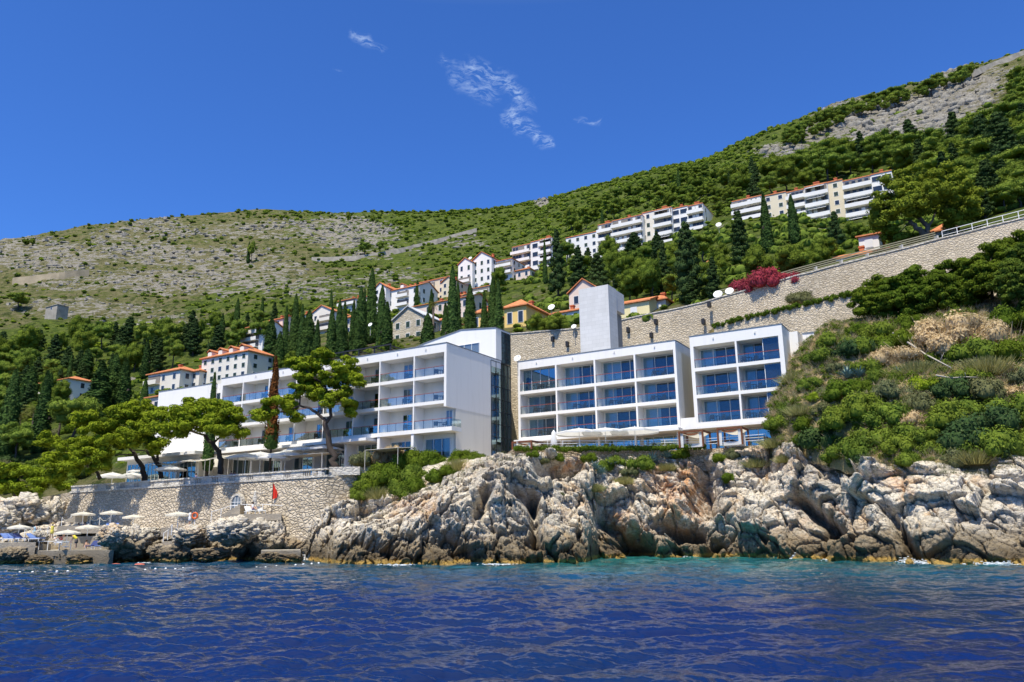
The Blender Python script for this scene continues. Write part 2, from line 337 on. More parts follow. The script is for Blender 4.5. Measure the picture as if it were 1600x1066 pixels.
# ================================================================ SETTING: land surfaces
SEA = 0.32
def rock_mat():
    t = NT('limestone_rock'); p = t.vec('World'); z = t.n('ShaderNodeSeparateXYZ'); t.set(z.inputs[0], p); z = t.math('SUBTRACT', z.outputs[2], SEA)
    n1 = t.noise(p, 0.35, 6, 0.62); n2 = t.noise(t.map(p, (1, 1, 2.2), (0.5, 0.3, 0)), 2.2, 7, 0.7); n3 = t.noise(p, 0.9, 5, 0.6)
    c = t.mix(t.rng(n1, .38, .62), (0.50, 0.46, 0.385), (0.70, 0.61, 0.48))
    c = t.mix(t.rng(n2, .46, .66, 0, .75), c, (0.80, 0.75, 0.66))
    c = t.mix(t.rng(n2, .32, .45, .85, 0), c, (0.13, 0.115, 0.10))
    ru = t.math('MULTIPLY', t.attr('rust'), t.rng(n3, .38, .6), clamp=True)
    c = t.mix(t.math('MULTIPLY', ru, 0.9), c, (0.56, 0.27, 0.10))
    c = t.mix(t.rng(t.noise(p, 0.33, 4, .6), .55, .68, 0, .6), c, (0.60, 0.38, 0.18))
    dk = t.attr('weather'); c = t.mix(t.math('MULTIPLY', dk, t.rng(n3, .3, .6, .4, .95)), c, (0.17, 0.155, 0.14))
    # tide zone: brown algae band, ochre rim at the water line
    zz = t.math('ADD', z, t.math('MULTIPLY', t.math('SUBTRACT', n1, 0.5), 2.6))
    c = t.mix(t.rng(zz, 1.5, 3.9, .85, 0, True), c, (0.19, 0.145, 0.085))
    c = t.mix(t.rng(zz, 0.5, 1.6, .75, 0, True), c, (0.085, 0.062, 0.035))
    zo = t.math('ADD', z, t.math('MULTIPLY', t.math('SUBTRACT', n2, 0.5), 0.9))
    c = t.mix(t.rng(zo, 0.25, 0.5, .8, 0, True), c, (0.42, 0.27, 0.07))
    cr = t.vor(t.map(p, (1, 1, 1.5), (0.4, 0.5, 0.3)), 1.5, 'DISTANCE_TO_EDGE').outputs['Distance']
    c = t.mix(t.rng(cr, 0.0, 0.05, .55, 0), c, (0.09, 0.075, 0.06))
    h = t.math('ADD', t.math('MULTIPLY', n2, 1.2), t.math('ADD', t.math('MULTIPLY', t.noise(p, 7, 6, .7), 0.45), t.math('MULTIPLY', t.rng(cr, 0, .1), 0.25)))
    return t.end(t.pbr(c, 0.9, t.bump(h, 0.75, 0.26), 0.12))
M['rock'] = rock_mat()
def hill_mat(name):
    t = NT(name); p = t.vec('World'); ro = t.attr('rock'); gr = t.attr('green')
    n1 = t.noise(t.map(p, (1, 1, 2.5)), 0.05, 8, 0.68); n2 = t.noise(p, 0.35, 6, 0.7); n3 = t.noise(t.map(p, (1, 1, 3)), 0.16, 6, 0.65)
    dry = t.mix(t.rng(n2, .35, .65), (0.12, 0.115, 0.055), (0.23, 0.20, 0.115)); dry = t.mix(t.rng(n3, .42, .62), dry, (0.10, 0.12, 0.03))
    grn = t.mix(t.rng(n2, .35, .65), (0.055, 0.09, 0.018), (0.14, 0.17, 0.035))
    rk = t.mix(t.rng(t.noise(p, 0.9, 5, .75), .35, .65), (0.17, 0.155, 0.13), (0.38, 0.355, 0.31))
    rk = t.mix(t.rng(t.noise(p, 0.5, 6, .8), .58, .66, 0, .8), rk, (0.09, 0.085, 0.07))
    c = t.mix(t.rng(t.math('ADD', gr, t.math('MULTIPLY', t.math('SUBTRACT', n1, 0.5), 1.8)), 0.42, 0.55), dry, grn)
    c = t.mix(t.rng(t.noise(t.map(p, (1, 1, 1.6)), .22, 7, .72), .52, .58, 0, .9), c, (.04, .06, .016))
    c = t.mix(t.rng(t.math('ADD', ro, t.math('MULTIPLY', t.math('SUBTRACT', n3, 0.5), 3.4)), 0.47, 0.56), c, rk)
    h = t.math('ADD', n2, t.noise(p, 1.4, 6, .75))
    return t.end(t.pbr(c, 0.95, t.bump(h, 0.9, 1.2), 0.05))
M['hill'] = hill_mat('hillside_ground')
def segdist(px, py, x0, y0, x1, y1):
    dx, dy = x1 - x0, y1 - y0; L = dx * dx + dy * dy + 1e-6
    t = np.clip(((px - x0) * dx + (py - y0) * dy) / L, 0, 1); return np.hypot(px - x0 - t * dx, py - y0 - t * dy)
def projv(V):
    q = V - EYE; z = np.maximum(q @ FWD, 1e-3); return 800 + F_PX * (q @ RGT) / z, 533 - F_PX * (q @ UPV) / z
def tps(Q, z, lam=0.02):
    n = len(Q); D = np.linalg.norm(Q[:, None] - Q[None], axis=2); K = np.where(D > 0, D * D * np.log(D + 1e-12), 0) + lam * np.eye(n)
    A = np.zeros((n + 3, n + 3)); A[:n, :n] = K; A[:n, n] = 1; A[:n, n + 1:] = Q; A[n, :n] = 1; A[n + 1:, :n] = Q.T
    return np.linalg.solve(A, np.concatenate([z, np.zeros(3)])), Q
def tps_eval(m, X):
    wgt, Q = m; out = np.zeros(len(X)); n = len(Q)
    for a in range(0, len(X), 20000):
        x = X[a:a + 20000]; D = np.linalg.norm(x[:, None] - Q[None], axis=2); K = np.where(D > 0, D * D * np.log(D + 1e-12), 0)
        out[a:a + 20000] = K @ wgt[:n] + wgt[n] + x @ wgt[n + 1:]
    return out
def hor(x): return 843 - 0.013 * x
SH = [(-200, 877.5), (0, 878), (100, 879), (170, 879), (240, 880), (310, 878), (400, 877), (480, 876.5), (530, 882), (620, 883), (700, 884), (780, 882), (860, 880), (912, 880), (932, 873.5), (1000, 872.5), (1060, 872.5), (1105, 871.5), (1180, 872), (1240, 873), (1300, 875), (1350, 876.5), (1400, 879), (1440, 882), (1520, 883), (1600, 883), (1900, 884)]
TP_ = [(-200, 830, 111.6), (0, 815, 119.0), (110, 812, 118.1), (150, 815, 114.4), (240, 822, 108.8), (330, 808, 102.3), (400, 800, 98.6), (470, 792, 94.9), (520, 788, 91.8), (560, 788, 90.6), (620, 772, 89.6), (690, 745, 88.5), (750, 715, 86.5), (800, 712, 88.0), (880, 714, 90.0), (960, 716, 91.0), (1040, 712, 91.0), (1100, 708, 91.0), (1160, 702, 89.0), (1200, 694, 86.0), (1240, 688, 82.0), (1290, 708, 77.0), (1340, 722, 73.0), (1400, 725, 70.0), (1470, 722, 68.0), (1540, 718, 67.0), (1600, 714, 66.0), (1750, 705, 64.0), (1900, 700, 62.0)]
# hillside survey points (pixel, distance); house bases are in here too
HC = {-250: [(800, 134), (740, 146), (640, 185), (570, 250), (500, 330), (440, 430), (400, 560)],
 0: [(790, 134), (735, 143), (690, 162), (640, 195), (580, 245), (500, 330), (440, 430), (378, 560)],
 150: [(720, 142), (650, 185), (590, 230), (500, 325), (420, 440), (352, 590)],
 260: [(650, 150), (612, 190), (560, 235), (500, 320), (420, 450), (344, 620)],
 400: [(600, 150), (590, 185), (538, 240), (470, 320), (400, 460), (336, 650)],
 520: [(575, 140), (530, 215), (490, 285), (440, 350), (385, 480), (338, 640)],
 620: [(560, 138), (527, 172), (484, 262), (440, 335), (392, 450), (339, 620)],
 740: [(535, 135), (500, 190), (452, 290), (410, 350), (370, 450), (333, 590)],
 850: [(520, 132), (500, 150), (418, 295), (380, 350), (350, 440), (316, 560)],
 960: [(505, 128), (470, 160), (414, 236), (352, 318), (310, 420), (284, 520)],
 1060: [(488, 122), (440, 165), (386, 238), (322, 308), (285, 400), (258, 490)],
 1180: [(462, 116), (420, 150), (366, 196), (305, 250), (250, 340), (222, 440)],
 1300: [(420, 110), (390, 136), (362, 198), (305, 245), (220, 340), (172, 450)],
 1400: [(393, 107), (376, 130), (345, 190), (250, 260), (180, 360), (141, 450)],
 1500: [(370, 102), (350, 125), (290, 170), (200, 270), (130, 380), (112, 450)],
 1600: [(345, 100), (315, 125), (240, 175), (160, 270), (100, 360), (82, 430)],
 1900: [(270, 90), (220, 120), (150, 175), (70, 260), (0, 350), (-30, 430)]}
Q = []; Zc = []
for px, l in HC.items():
    for py, d in l:
        p = P(px, py, d); Q.append((p[0] / p[1] * 2.0, math.log(p[1]))); Zc.append(p[2])
    p2 = p.copy(); Q.append((p[0] / p[1] * 2.0, math.log(p[1] * 1.3))); Zc.append(p[2] * 0.985)
Q = np.array(Q); Zc = np.array(Zc); TP = tps(Q, Zc, 0.01)
WALL = [(-14, 134, 34.5), (0.1, 128, 35.5), (10.8, 123, 35.0), (17.5, 122, 36.0), (27.8, 117, 36.8), (40.9, 108, 38.4), (50.5, 104, 39.9), (67.1, 96, 42.1), (92, 84, 45.5)]
def wall_y(x):
    a = np.array(WALL); return np.interp(x, a[:, 0], a[:, 1]), np.interp(x, a[:, 0], a[:, 2])
NA, ND = 900, 560
aa = np.linspace(-1.05, 1.05, NA); ld = np.exp(np.linspace(math.log(74), math.log(760), ND))
A_, D_ = np.meshgrid(aa, ld); X_ = A_ * D_; V = np.stack([X_.ravel(), D_.ravel(), np.zeros(NA * ND)], 1)
V[:, 2] = tps_eval(TP, np.stack([A_.ravel() * 2, np.log(D_.ravel())], 1))
wy, wz = wall_y(V[:, 0]); behind = V[:, 1] - wy
right = V[:, 0] > -2
# the ground stays below the coping right behind the retaining wall, and inside the wall below its foot
V[:, 2] = np.where(right & (behind < 14), np.minimum(V[:, 2], wz - 0.4 + np.maximum(behind, 0) * 0.9), V[:, 2])
V[:, 2] = np.where(right & (behind < 0.6), 9.0, V[:, 2])
# behind the long wing the ground falls to the garden level; in front of the cliff top there is no hillside
vq = V @ VA; uq = V @ UA
V[:, 2] = np.where((~right) & (uq > -113), np.where(vq < 90, 8.0, np.minimum(V[:, 2], 10 + np.maximum(vq - 90, 0) * 1.6)), V[:, 2])
t0 = np.array([P(*q) for q in TP_]); ta = t0[:, 0] / t0[:, 1]; tdd = np.interp(V[:, 0] / V[:, 1], ta, t0[:, 1])
V[:, 2] = np.where(V[:, 1] < tdd + 4, -3.0, V[:, 2])
px_, py_ = projv(V)
def ell(px, py, L, soft=1.0):
    r = np.zeros(len(px))
    for (x, y, rx, ry, s) in L: r = np.maximum(r, s * np.clip(1.6 - ((px - x) / rx) ** 2 - ((py - y) / ry) ** 2, 0, 1))
    return r
ROCKZ0 = [(60, 400, 110, 26, .62), (200, 375, 60, 22, .5), (280, 398, 150, 16, .6), (430, 360, 120, 14, .5), (550, 365, 70, 24, .72), (600, 395, 60, 10, .4), (290, 440, 150, 22, .62), (450, 450, 120, 14, .5), (130, 480, 110, 12, .5), (250, 500, 100, 10, .35), (380, 420, 100, 20, .5), (160, 440, 120, 16, .45), (520, 440, 60, 10, .4), (620, 430, 50, 12, .4), (1400, 185, 110, 34, .85), (1310, 215, 60, 20, .7), (1500, 140, 60, 34, .85), (1240, 238, 60, 12, .6), (1560, 120, 60, 16, .5), (700, 378, 60, 8, .45), (240, 360, 60, 16, .5), (848, 316, 12, 5, .9), (290, 518, 60, 10, .35)]
ROCKZ = [(a, b_, c, d, e * (.86 if a < 1000 else .92)) for a, b_, c, d, e in ROCKZ0]
rockA = ell(px_, py_, ROCKZ)
GREENZ = [(1200, 330, 700, 140, .95), (800, 400, 300, 80, .6), (100, 620, 380, 110, .9), (560, 480, 300, 50, .6), (250, 560, 260, 40, .65), (980, 300, 240, 70, .85), (700, 345, 80, 14, .5), (640, 350, 200, 12, .5), (120, 520, 200, 30, .5)]
greenA = ell(px_, py_, GREENZ)
n_ = fbm(V * [0.02, 0.02, 0.02], 5, 3) ; n2_ = fbm(V * [0.12, 0.12, 0.2], 4, 11)
far = np.clip((D_.ravel() - 130) / 120, 0, 1)
w1, w2, wr, wo_ = worley(V * [0.16, 0.16, 0.3], 5)
V[:, 2] += far * (n_ * 2.2 + n2_ * 0.7 + np.clip(rockA * 1.3 - 0.3 + n2_ * .3, 0, 1) * ((wr - .3) * 3.2 + np.clip(.25 - (w2 - w1), 0, 1) * -3))
# terraced strata
st_ = np.sin(V[:, 2] * 0.75 + n_ * 3); V[:, 2] += far * 0.7 * np.where(px_ < 760, st_, 0)
HV = V.copy(); hpx, hpy = projv(HV)
idx = np.arange(NA * ND).reshape(ND, NA)
Fq = np.stack([idx[:-1, :-1], idx[:-1, 1:], idx[1:, 1:], idx[1:, :-1]], 2).reshape(-1, 4)
me = mesh_np('hillside', V, Fq, True); attr(me, 'rock', rockA); attr(me, 'green', greenA)
tag(link('hillside', me, M['hill']), kind='structure')
def on_hill(px, py, dmin=0):
    """point of the hillside seen at a pixel (the nearest surface there)"""
    m = np.hypot(hpx - px, hpy - py) + np.where(HV[:, 1] < dmin, 1e3, 0); k = np.argmin(m)
    near = np.where(m < max(4.0, m[k] + 2.5))[0]; j = near[np.argmin(HV[near, 1])]; return HV[j].copy()
def hill_z(x, y):
    a = int(np.clip((x / y + 1.05) / 2.1 * (NA - 1) + .5, 0, NA - 1)); b = int(np.clip(math.log(y / 74) / math.log(760 / 74) * (ND - 1) + .5, 0, ND - 1)); return float(HV[b * NA + a, 2])
# ---------------------------------------------------------------- sea cliff: one rock surface swept from the water line to the cliff top
shx = [a for a, _ in SH]; S0 = np.array([Pz(a, b, SEA) for a, b in SH]); tx = [a for a, _, _ in TP_]; T0 = np.array([P(*q) for q in TP_])
NC, NR, NE = 1700, 130, 14
tt = np.linspace(-200, 1900, NC)
def smooth1(a, k=15): ker = np.hanning(k); ker /= ker.sum(); return np.convolve(np.pad(a, k // 2, mode='edge'), ker, 'valid')
S = np.stack([smooth1(np.interp(tt, shx, S0[:, i])) for i in range(3)], 1); T = np.stack([smooth1(np.interp(tt, tx, T0[:, i])) for i in range(3)], 1)
rows = []
for r in range(NR):
    v = r / (NR - 1); p = S + (T - S) * (v ** 1.35); p[:, 2] = -1.3 + (T[:, 2] + 1.3) * v ** 0.92; rows.append(p)
for r in range(1, NE + 1):
    p = T.copy(); e = r / NE * 16.0; out = T - S; out[:, 2] = 0; out /= np.linalg.norm(out, axis=1)[:, None]; p = p + out * e; p[:, 2] += 0.02 * e + np.maximum(0, 11.8 - T[:, 2]) * min(1, e / 8) * np.clip((tt - 530) / 40, 0, 1) * np.clip((1230 - tt) / 40, 0, 1); rows.append(p)
NRR = NR + NE; V = np.array(rows).reshape(-1, 3)
out = np.tile((S - T) * [1, 1, 0], (NRR, 1)); out /= np.linalg.norm(out, axis=1)[:, None]; nrm = out * 0.9 + np.array([0, 0, 0.3]); nrm /= np.linalg.norm(nrm, axis=1)[:, None]
vv = np.repeat(np.concatenate([np.linspace(0, 1, NR), np.linspace(1, 1.3, NE)]), NC)
cpx, cpy = projv(V)
amp = np.clip(1.25 - np.clip(vv - .93, 0, 1) * 9, 0.0, 1) * np.clip(.55 + .45 * ((cpx - 200) / 330), .55, 1)
amp = np.where(cpx > 1380, amp * 0.72, amp)
th = 0.75; c_, s_ = math.cos(th), math.sin(th); pr = V.copy(); pr[:, 0], pr[:, 2] = c_ * V[:, 0] - s_ * V[:, 2], s_ * V[:, 0] + c_ * V[:, 2]
warpv = np.stack([fbm(V * .35, 3, 20), fbm(V * .35, 3, 30), fbm(V * .35, 3, 40)], 1)
D = fbm(V * .13, 3, 51) * 1.3
for (sz, A, B, cr, sd) in ((4.2, 1.7, 1.5, .9, 1), (1.9, .95, 1.5, .55, 7), (.85, .42, 1.5, .26, 13), (.4, .16, 1.3, .05, 19)):
    f1, f2, ri, of = worley((pr + warpv * sz * .16) / (sz * np.array([1.0, 1.0, .75])), sd)
    tv = np.stack([np.sin(ri * 91), np.sin(ri * 57 + 1), np.sin(ri * 131 + 2)], 1); lo = np.where(cpx > 1090, 1.25 if sz > 4 else (.9 if sz > 1.5 else .5), 1.0); D += lo * A * ((ri - .5) + B * (of * tv).sum(1) * .5 - f1 * .18) - cr * np.clip(1 - (f2 - f1) / .10, 0, 1) ** 1.5
D += fbm(V * 2.2, 3, 77) * .12
SEG = [(1095, 740, 1108, 785, 22, -2.0), (1040, 822, 1085, 832, 12, -3.2), (985, 838, 1005, 858, 17, -3.4), (945, 800, 985, 850, 16, -2.0), (845, 742, 905, 722, 8, -2.6), (880, 722, 840, 716, 8, 1.6),
 (1085, 725, 1070, 775, 14, 1.8), (1010, 740, 985, 820, 12, 1.0), (1048, 795, 1030, 862, 10, 1.2), (1250, 775, 1320, 842, 9, -2.2), (1335, 742, 1300, 700, 10, -1.6), (1385, 795, 1432, 872, 7, -1.7), (1310, 690, 1360, 740, 22, 0.8),
 (1160, 800, 1230, 850, 42, 1.3), (1460, 830, 1580, 800, 60, 1.2), (1120, 850, 1105, 868, 8, -1.8), (1355, 850, 1330, 868, 14, .8), (790, 760, 820, 740, 34, 2.0), (850, 830, 880, 868, 30, 2.2), (832, 782, 838, 850, 8, -1.8), (570, 794, 596, 786, 16, -1.0), (545, 800, 575, 830, 20, .9), (700, 845, 740, 868, 22, -1.6), (760, 775, 745, 800, 9, -1.8), (805, 775, 830, 782, 10, -1.6),
 (640, 820, 600, 850, 26, .9), (560, 850, 600, 862, 12, -1.4), (650, 790, 730, 790, 26, 1.0), (365, 815, 420, 835, 28, 1.5), (330, 858, 420, 868, 12, .6), (275, 860, 285, 872, 14, -.6), (1245, 700, 1275, 690, 24, 1.2)]
for (x0, y0, x1, y1, wd, a) in SEG: D += a * (1.3 if a > 0 else 1.9) * np.exp(-(segdist(cpx, cpy, x0, y0, x1, y1) / wd) ** 2) * np.clip((1.02 - vv) * 12, 0, 1)
D = D * amp + .25 * amp
V += nrm * D[:, None]; V[:, 2] -= np.clip(warpv[:, 0], 0, 1) * .3 * amp
V[:NC, 2] = -1.3
cpx, cpy = projv(V)
RUST = [(1020, 720, 1075, 800, 30, .8), (940, 790, 1000, 840, 24, .7), (1395, 745, 1415, 770, 12, .8), (1250, 770, 1290, 830, 26, .4), (1075, 740, 1085, 790, 26, 1.0), (960, 810, 975, 825, 18, .9), (905, 722, 870, 735, 12, .9), (1035, 735, 1050, 800, 20, .7), (1060, 830, 1080, 838, 14, .8), (1290, 780, 1330, 810, 14, .5), (1400, 735, 1412, 750, 9, .9), (1220, 720, 1150, 700, 30, .45), (1230, 830, 1330, 830, 25, .35), (620, 780, 680, 800, 22, .45), (900, 700, 1000, 705, 8, .4)]
ru = np.zeros(len(V)); 
for (x0, y0, x1, y1, wd, a) in RUST: ru = np.maximum(ru, a * np.exp(-(segdist(cpx, cpy, x0, y0, x1, y1) / wd) ** 2))
WE = [(770, 730, 830, 800, 36, .5), (840, 850, 900, 870, 22, .5), (1260, 720, 1310, 820, 20, .5), (700, 830, 760, 860, 30, .35), (1130, 790, 1180, 820, 24, .35), (1480, 840, 1580, 820, 40, .25)]
we = np.zeros(len(V))
for (x0, y0, x1, y1, wd, a) in WE: we = np.maximum(we, a * np.exp(-(segdist(cpx, cpy, x0, y0, x1, y1) / wd) ** 2))
idx = np.arange(NC * NRR).reshape(NRR, NC); Fq = np.stack([idx[:-1, :-1], idx[:-1, 1:], idx[1:, 1:], idx[1:, :-1]], 2).reshape(-1, 4)
CV = V; me = mesh_np('sea_cliff', V, Fq, False); attr(me, 'rust', ru); attr(me, 'weather', we); tag(link('sea_cliff_rocks', me, M['rock']), kind='structure')
def on_cliff(px, py):
    m = np.hypot(cpx - px, cpy - py); near = np.where(m < m.min() + 2.0)[0]; return CV[near[np.argmin(CV[near, 1])]].copy()
# ---------------------------------------------------------------- bluff: grown-over slope between the cliff top and the retaining wall
BU = [(1205, 640, 90), (1240, 575, 90), (1285, 535, 91), (1330, 508, 93), (1400, 495, 93), (1500, 475, 90.5), (1600, 452, 88), (1750, 420, 84), (1900, 390, 80)]
bx = [a for a, _, _ in BU]; B0 = np.array([P(*q) for q in BU]); NB, NV = 420, 170; tb = np.linspace(1205, 1900, NB)
U2 = np.stack([smooth1(np.interp(tb, bx, B0[:, i]), 9) for i in range(3)], 1); T2 = np.stack([np.interp(tb, tt, T[:, i]) for i in range(3)], 1)
rows = []
for r in range(NV + 20):
    v = r / (NV - 1); vc = min(v, 1); p = T2 + (U2 - T2) * vc; p[:, 2] += math.sin(math.pi * vc) * 1.6; p += np.array([-.3, -.95, 0]) * math.sin(math.pi * vc) * .5
    if v > 1: p = U2.copy(); p += (v - 1) * 90 * np.array([.35, .94, 0.02])
    rows.append(p)
V = np.array(rows).reshape(-1, 3); V[:, 2] += (fbm(V * .13, 4, 61) * 1.5 + fbm(V * .4, 3, 62) * .5) * np.repeat(np.clip(np.arange(NV + 20) / 12, 0, 1), NB); V += fbm(V * .9, 3, 66)[:, None] * .25
V[:NB, 2] -= 1.2; V[:NB, 1] += .6
BV = V; bqx, bqy = projv(V); idx = np.arange(NB * (NV + 20)).reshape(NV + 20, NB); Fq = np.stack([idx[:-1, :-1], idx[:-1, 1:], idx[1:, 1:], idx[1:, :-1]], 2).reshape(-1, 4)
def bluff_mat():
    t = NT('dry_slope_ground'); p = t.vec('World'); n1 = t.noise(p, .3, 6, .65); n2 = t.noise(p, 1.6, 6, .7)
    c = t.mix(t.rng(n1, .35, .65), (0.44, 0.34, 0.17), (0.27, 0.23, 0.10)); c = t.mix(t.rng(n2, .5, .68), c, (0.38, 0.27, 0.17)); c = t.mix(t.rng(n2, .26, .4, 1, 0), c, (0.10, 0.10, 0.035))
    return t.end(t.pbr(c, .95, t.bump(t.math('ADD', n2, t.noise(p, 8, 4)), .9, .25), .05))
M['bluff'] = bluff_mat(); tag(link('bluff', mesh_np('bluff', V, Fq, True), M['bluff']), kind='structure')
def on_bluff(px, py):
    m = np.hypot(bqx - px, bqy - py); near = np.where(m < m.min() + 2.0)[0]; return BV[near[np.argmin(BV[near, 1])]].copy()
# ---------------------------------------------------------------- ground under the hotel, terraces
def slab_struct(name, pts, z, mat, th=3.0):
    b = MB(); b.prism([np.array([x, y, z]) for x, y in pts], (0, 0, -th)); o = b.build(name, mat); return tag(o, kind='structure')
SW = [np.array(q) for q in ((-65.64, 118.11, 10.62), (-38.39, 101.84, 10.62), (-21.52, 91.70, 10.62))]
# ---------------------------------------------------------------- sea
def build_sea():
    na, nd = 1050, 1250
    a = np.linspace(-.80, .80, na); inv = np.linspace(1 / 8.0, 1 / 122.0, nd); d = 1 / inv
    Aq, Dq = np.meshgrid(a, d); X = (Aq * Dq).ravel().astype(np.float32); Y = Dq.ravel().astype(np.float32)
    Z = np.zeros_like(X); DX = np.zeros_like(X); DY = np.zeros_like(X); r2 = np.random.default_rng(3)
    sp = (Dq * Dq * (1 / 8.0 - 1 / 122.0) / nd).ravel().astype(np.float32)
    for k in range(120):
        lam = 0.13 * (4.4 / 0.13) ** r2.random(); ang = R_(-78) + r2.normal() * 0.6; kx, ky = math.cos(ang) * 2 * math.pi / lam, math.sin(ang) * 2 * math.pi / lam
        am = 0.0058 * lam ** 0.92; ph = r2.random() * 6.28; fade = np.clip(lam / (sp * 1.6) - .5, 0, 1)
        th = np.float32(kx) * X + np.float32(ky) * Y + np.float32(ph); Z += am * fade * np.sin(th); c = np.cos(th) * am * fade * .8; DX += c * math.cos(ang); DY += c * math.sin(ang)
    gust = .75 + .45 * vnoise(np.stack([X * .06, Y * .035, X * 0], 1), 4) + .2 * vnoise(np.stack([X * .2, Y * .1, X * 0], 1), 9)
    edge = np.clip((.80 - np.abs(Aq.ravel())) * 12, 0, 1) * np.clip((122 - Y) / 6, 0, 1)
    V = np.stack([X - DX * gust, Y - DY * gust, Z * gust * edge], 1)
    idx = np.arange(na * nd).reshape(nd, na); Fq = np.stack([idx[:-1, :-1], idx[1:, :-1], idx[1:, 1:], idx[:-1, 1:]], 2).reshape(-1, 4)[:, ::-1]
    # shallow water over pale rock: near the shore line
    shp = S[::12, :2]; pts = V[:, :2]; dist = np.full(len(V), 99.0)
    for q in shp: dist = np.minimum(dist, np.hypot(pts[:, 0] - q[0], pts[:, 1] - q[1]))
    cx, cy = projv(V); sh = np.clip(1 - dist / 42, 0, 1) ** 1.5
    wgt = np.interp(cx, [0, 300, 560, 800, 930, 1090, 1250, 1400, 1600], [.45, .35, .4, .6, 1.0, 1.0, .85, .7, .45])
    me = mesh_np('sea', V, Fq, True); attr(me, 'shallow', sh * wgt)
    return me
def sea_mat():
    t = NT('sea_water'); p = t.vec('World'); sh = t.attr('shallow'); sh = t.math('ADD', sh, t.math('MULTIPLY', t.math('SUBTRACT', t.noise(t.map(p, (1, 2, 1)), .12, 4), .5), t.math('MULTIPLY', sh, 1.4)), clamp=True)
    c = t.mix(t.rng(sh, .02, .45), (0.0024, 0.012, 0.080), (0.006, 0.08, 0.13)); c = t.mix(t.rng(sh, .4, .85), c, (0.020, 0.155, 0.15))
    c = t.mix(t.rng(t.noise(p, .09, 3), .4, .65, 0, .5), c, (0.003, 0.02, 0.055))
    n = t.bump(t.noise(t.map(p, (.55, 1.25, 1), (0, 0, .2)), 8.0, 3, .55), .3, .03); n = t.bump(t.noise(t.map(p, (.5, 1.2, 1), (0, 0, .12)), 2.2, 3, .55), .2, .12, n)
    return t.end(t.pbr(c, .025, n, .5, IOR=1.33))
M['sea'] = sea_mat(); sea_me = build_sea(); tag(link('sea', sea_me, M['sea'], loc=(0, 0, SEA)), kind='structure')
b = MB(); b.add([(-4000, -3000, -.4), (4000, -3000, -.4), (4000, 400, -.6), (-4000, 400, -.6)], [(0, 1, 2, 3)])
tag(b.build('open_sea', M['sea']), kind='structure')
# ================================================================ HOTEL
VL, VM = 77.1, 92.15
def railing(parent, u0, u1, v, z, step=1.35, wrap=None):
    g = MB(); g.box(u0, u1, v, v + .02, z + .06, z + .98); gl = g.build('balcony_railing', M['glassrail'], parent)
    h = MB(); h.box(u0, u1, v - .03, v + .04, z + 1.0, z + 1.06); n = max(1, int(round((u1 - u0) / step)))
    h.build('handrail', M['rail'], gl)
    for k in range(n + 1):
        uu = u0 + .05 + (u1 - u0 - .1) * k / n; q = MB(); q.box(uu - .02, uu + .02, v + .022, v + .06, z, z + 1.0); q.build('post', M['dark'], gl)
    if wrap: w_ = MB(); w_.box(u1 - .02, u1, v + .03, wrap, z + .06, z + .98); w_.build('side_glass', M['glassrail'], gl)
def glazing(parent, u0, u1, v, z0, z1, n, curt=(), tall=True, name='window', gm='glass'):
    """sliding doors: frame bars, glass pane, room behind, drawn curtains"""
    f = MB(); t_ = .07
    for k in range(n + 1): uu = u0 + (u1 - u0 - t_) * k / n; f.box(uu, uu + t_, v - .05, v + .05, z0 + t_, z1 - t_)
    f.box(u0, u1, v - .052, v + .052, z1 - t_, z1); f.box(u0, u1, v - .052, v + .052, z0, z0 + t_)
    fo = f.build(name, M['frame'], parent); g = MB(); g.box(u0 + .02, u1 - .02, v - .012, v + .012, z0 + .02, z1 - .02); g.build('pane', M[gm], fo)
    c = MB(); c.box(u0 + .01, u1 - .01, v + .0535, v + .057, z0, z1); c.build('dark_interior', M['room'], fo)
    for (a, b_) in curt: c = MB(); c.box(u0 + (u1 - u0) * a, u0 + (u1 - u0) * b_, v + .02, v + .04, z0 + .05, z1 - .03); c.build('curtain', M['curtain'], fo)
def furniture_spots(u0, u1, v, z, out):
    out.append((W((u0 + u1) / 2 - .2 + random.uniform(-.6, .9), v + .75, z)))
spots = []
def frame_wing(root, u0, u1, v0, v1, ztop, ztopopen, floors, divs, slab=.42, rec=2.1, edge=.32, nfl=None, lastopen=None, left_edge=None):
    """white frame facade: solid box behind, parapet, end walls, slabs, dividers"""
    le = left_edge if left_edge is not None else edge
    b = MB(); b.box(u0, u1, v0, v1, ztopopen, ztop); b.build('parapet', M['white'], root)
    b = MB(); b.box(u0 - .06, u1 + .06, v0 - .06, v1, ztop + .003, ztop + .10); b.build('roof_edge', M['cap'], root)
    b = MB(); b.box(u0, u1, v0 + rec, v1, floors[-1] - slab, ztopopen - .002); b.build('wall', M['recess'], root)
    for (a, c) in ((u0, u0 + le), (u1 - edge, u1)):
        b = MB(); b.box(a, c, v0, v1 + .01, floors[-1] - slab, ztopopen - .004); b.build('end_wall', M['white'], root)
    for z in floors:
        b = MB(); b.box(u0 + le, u1 - edge, v0 + .002, v0 + rec - .003, z - slab, z); b.build('floor_slab', M['white'], root)
    tops = [ztopopen] + [z - slab for z in floors[:-1]]
    for z, zt in zip(floors, tops):
        for d in divs:
            b = MB(); b.box(d - .11, d + .11, v0 + .004, v0 + rec - .003, z + .002, zt - .002); b.build('divider', M['white'], root)
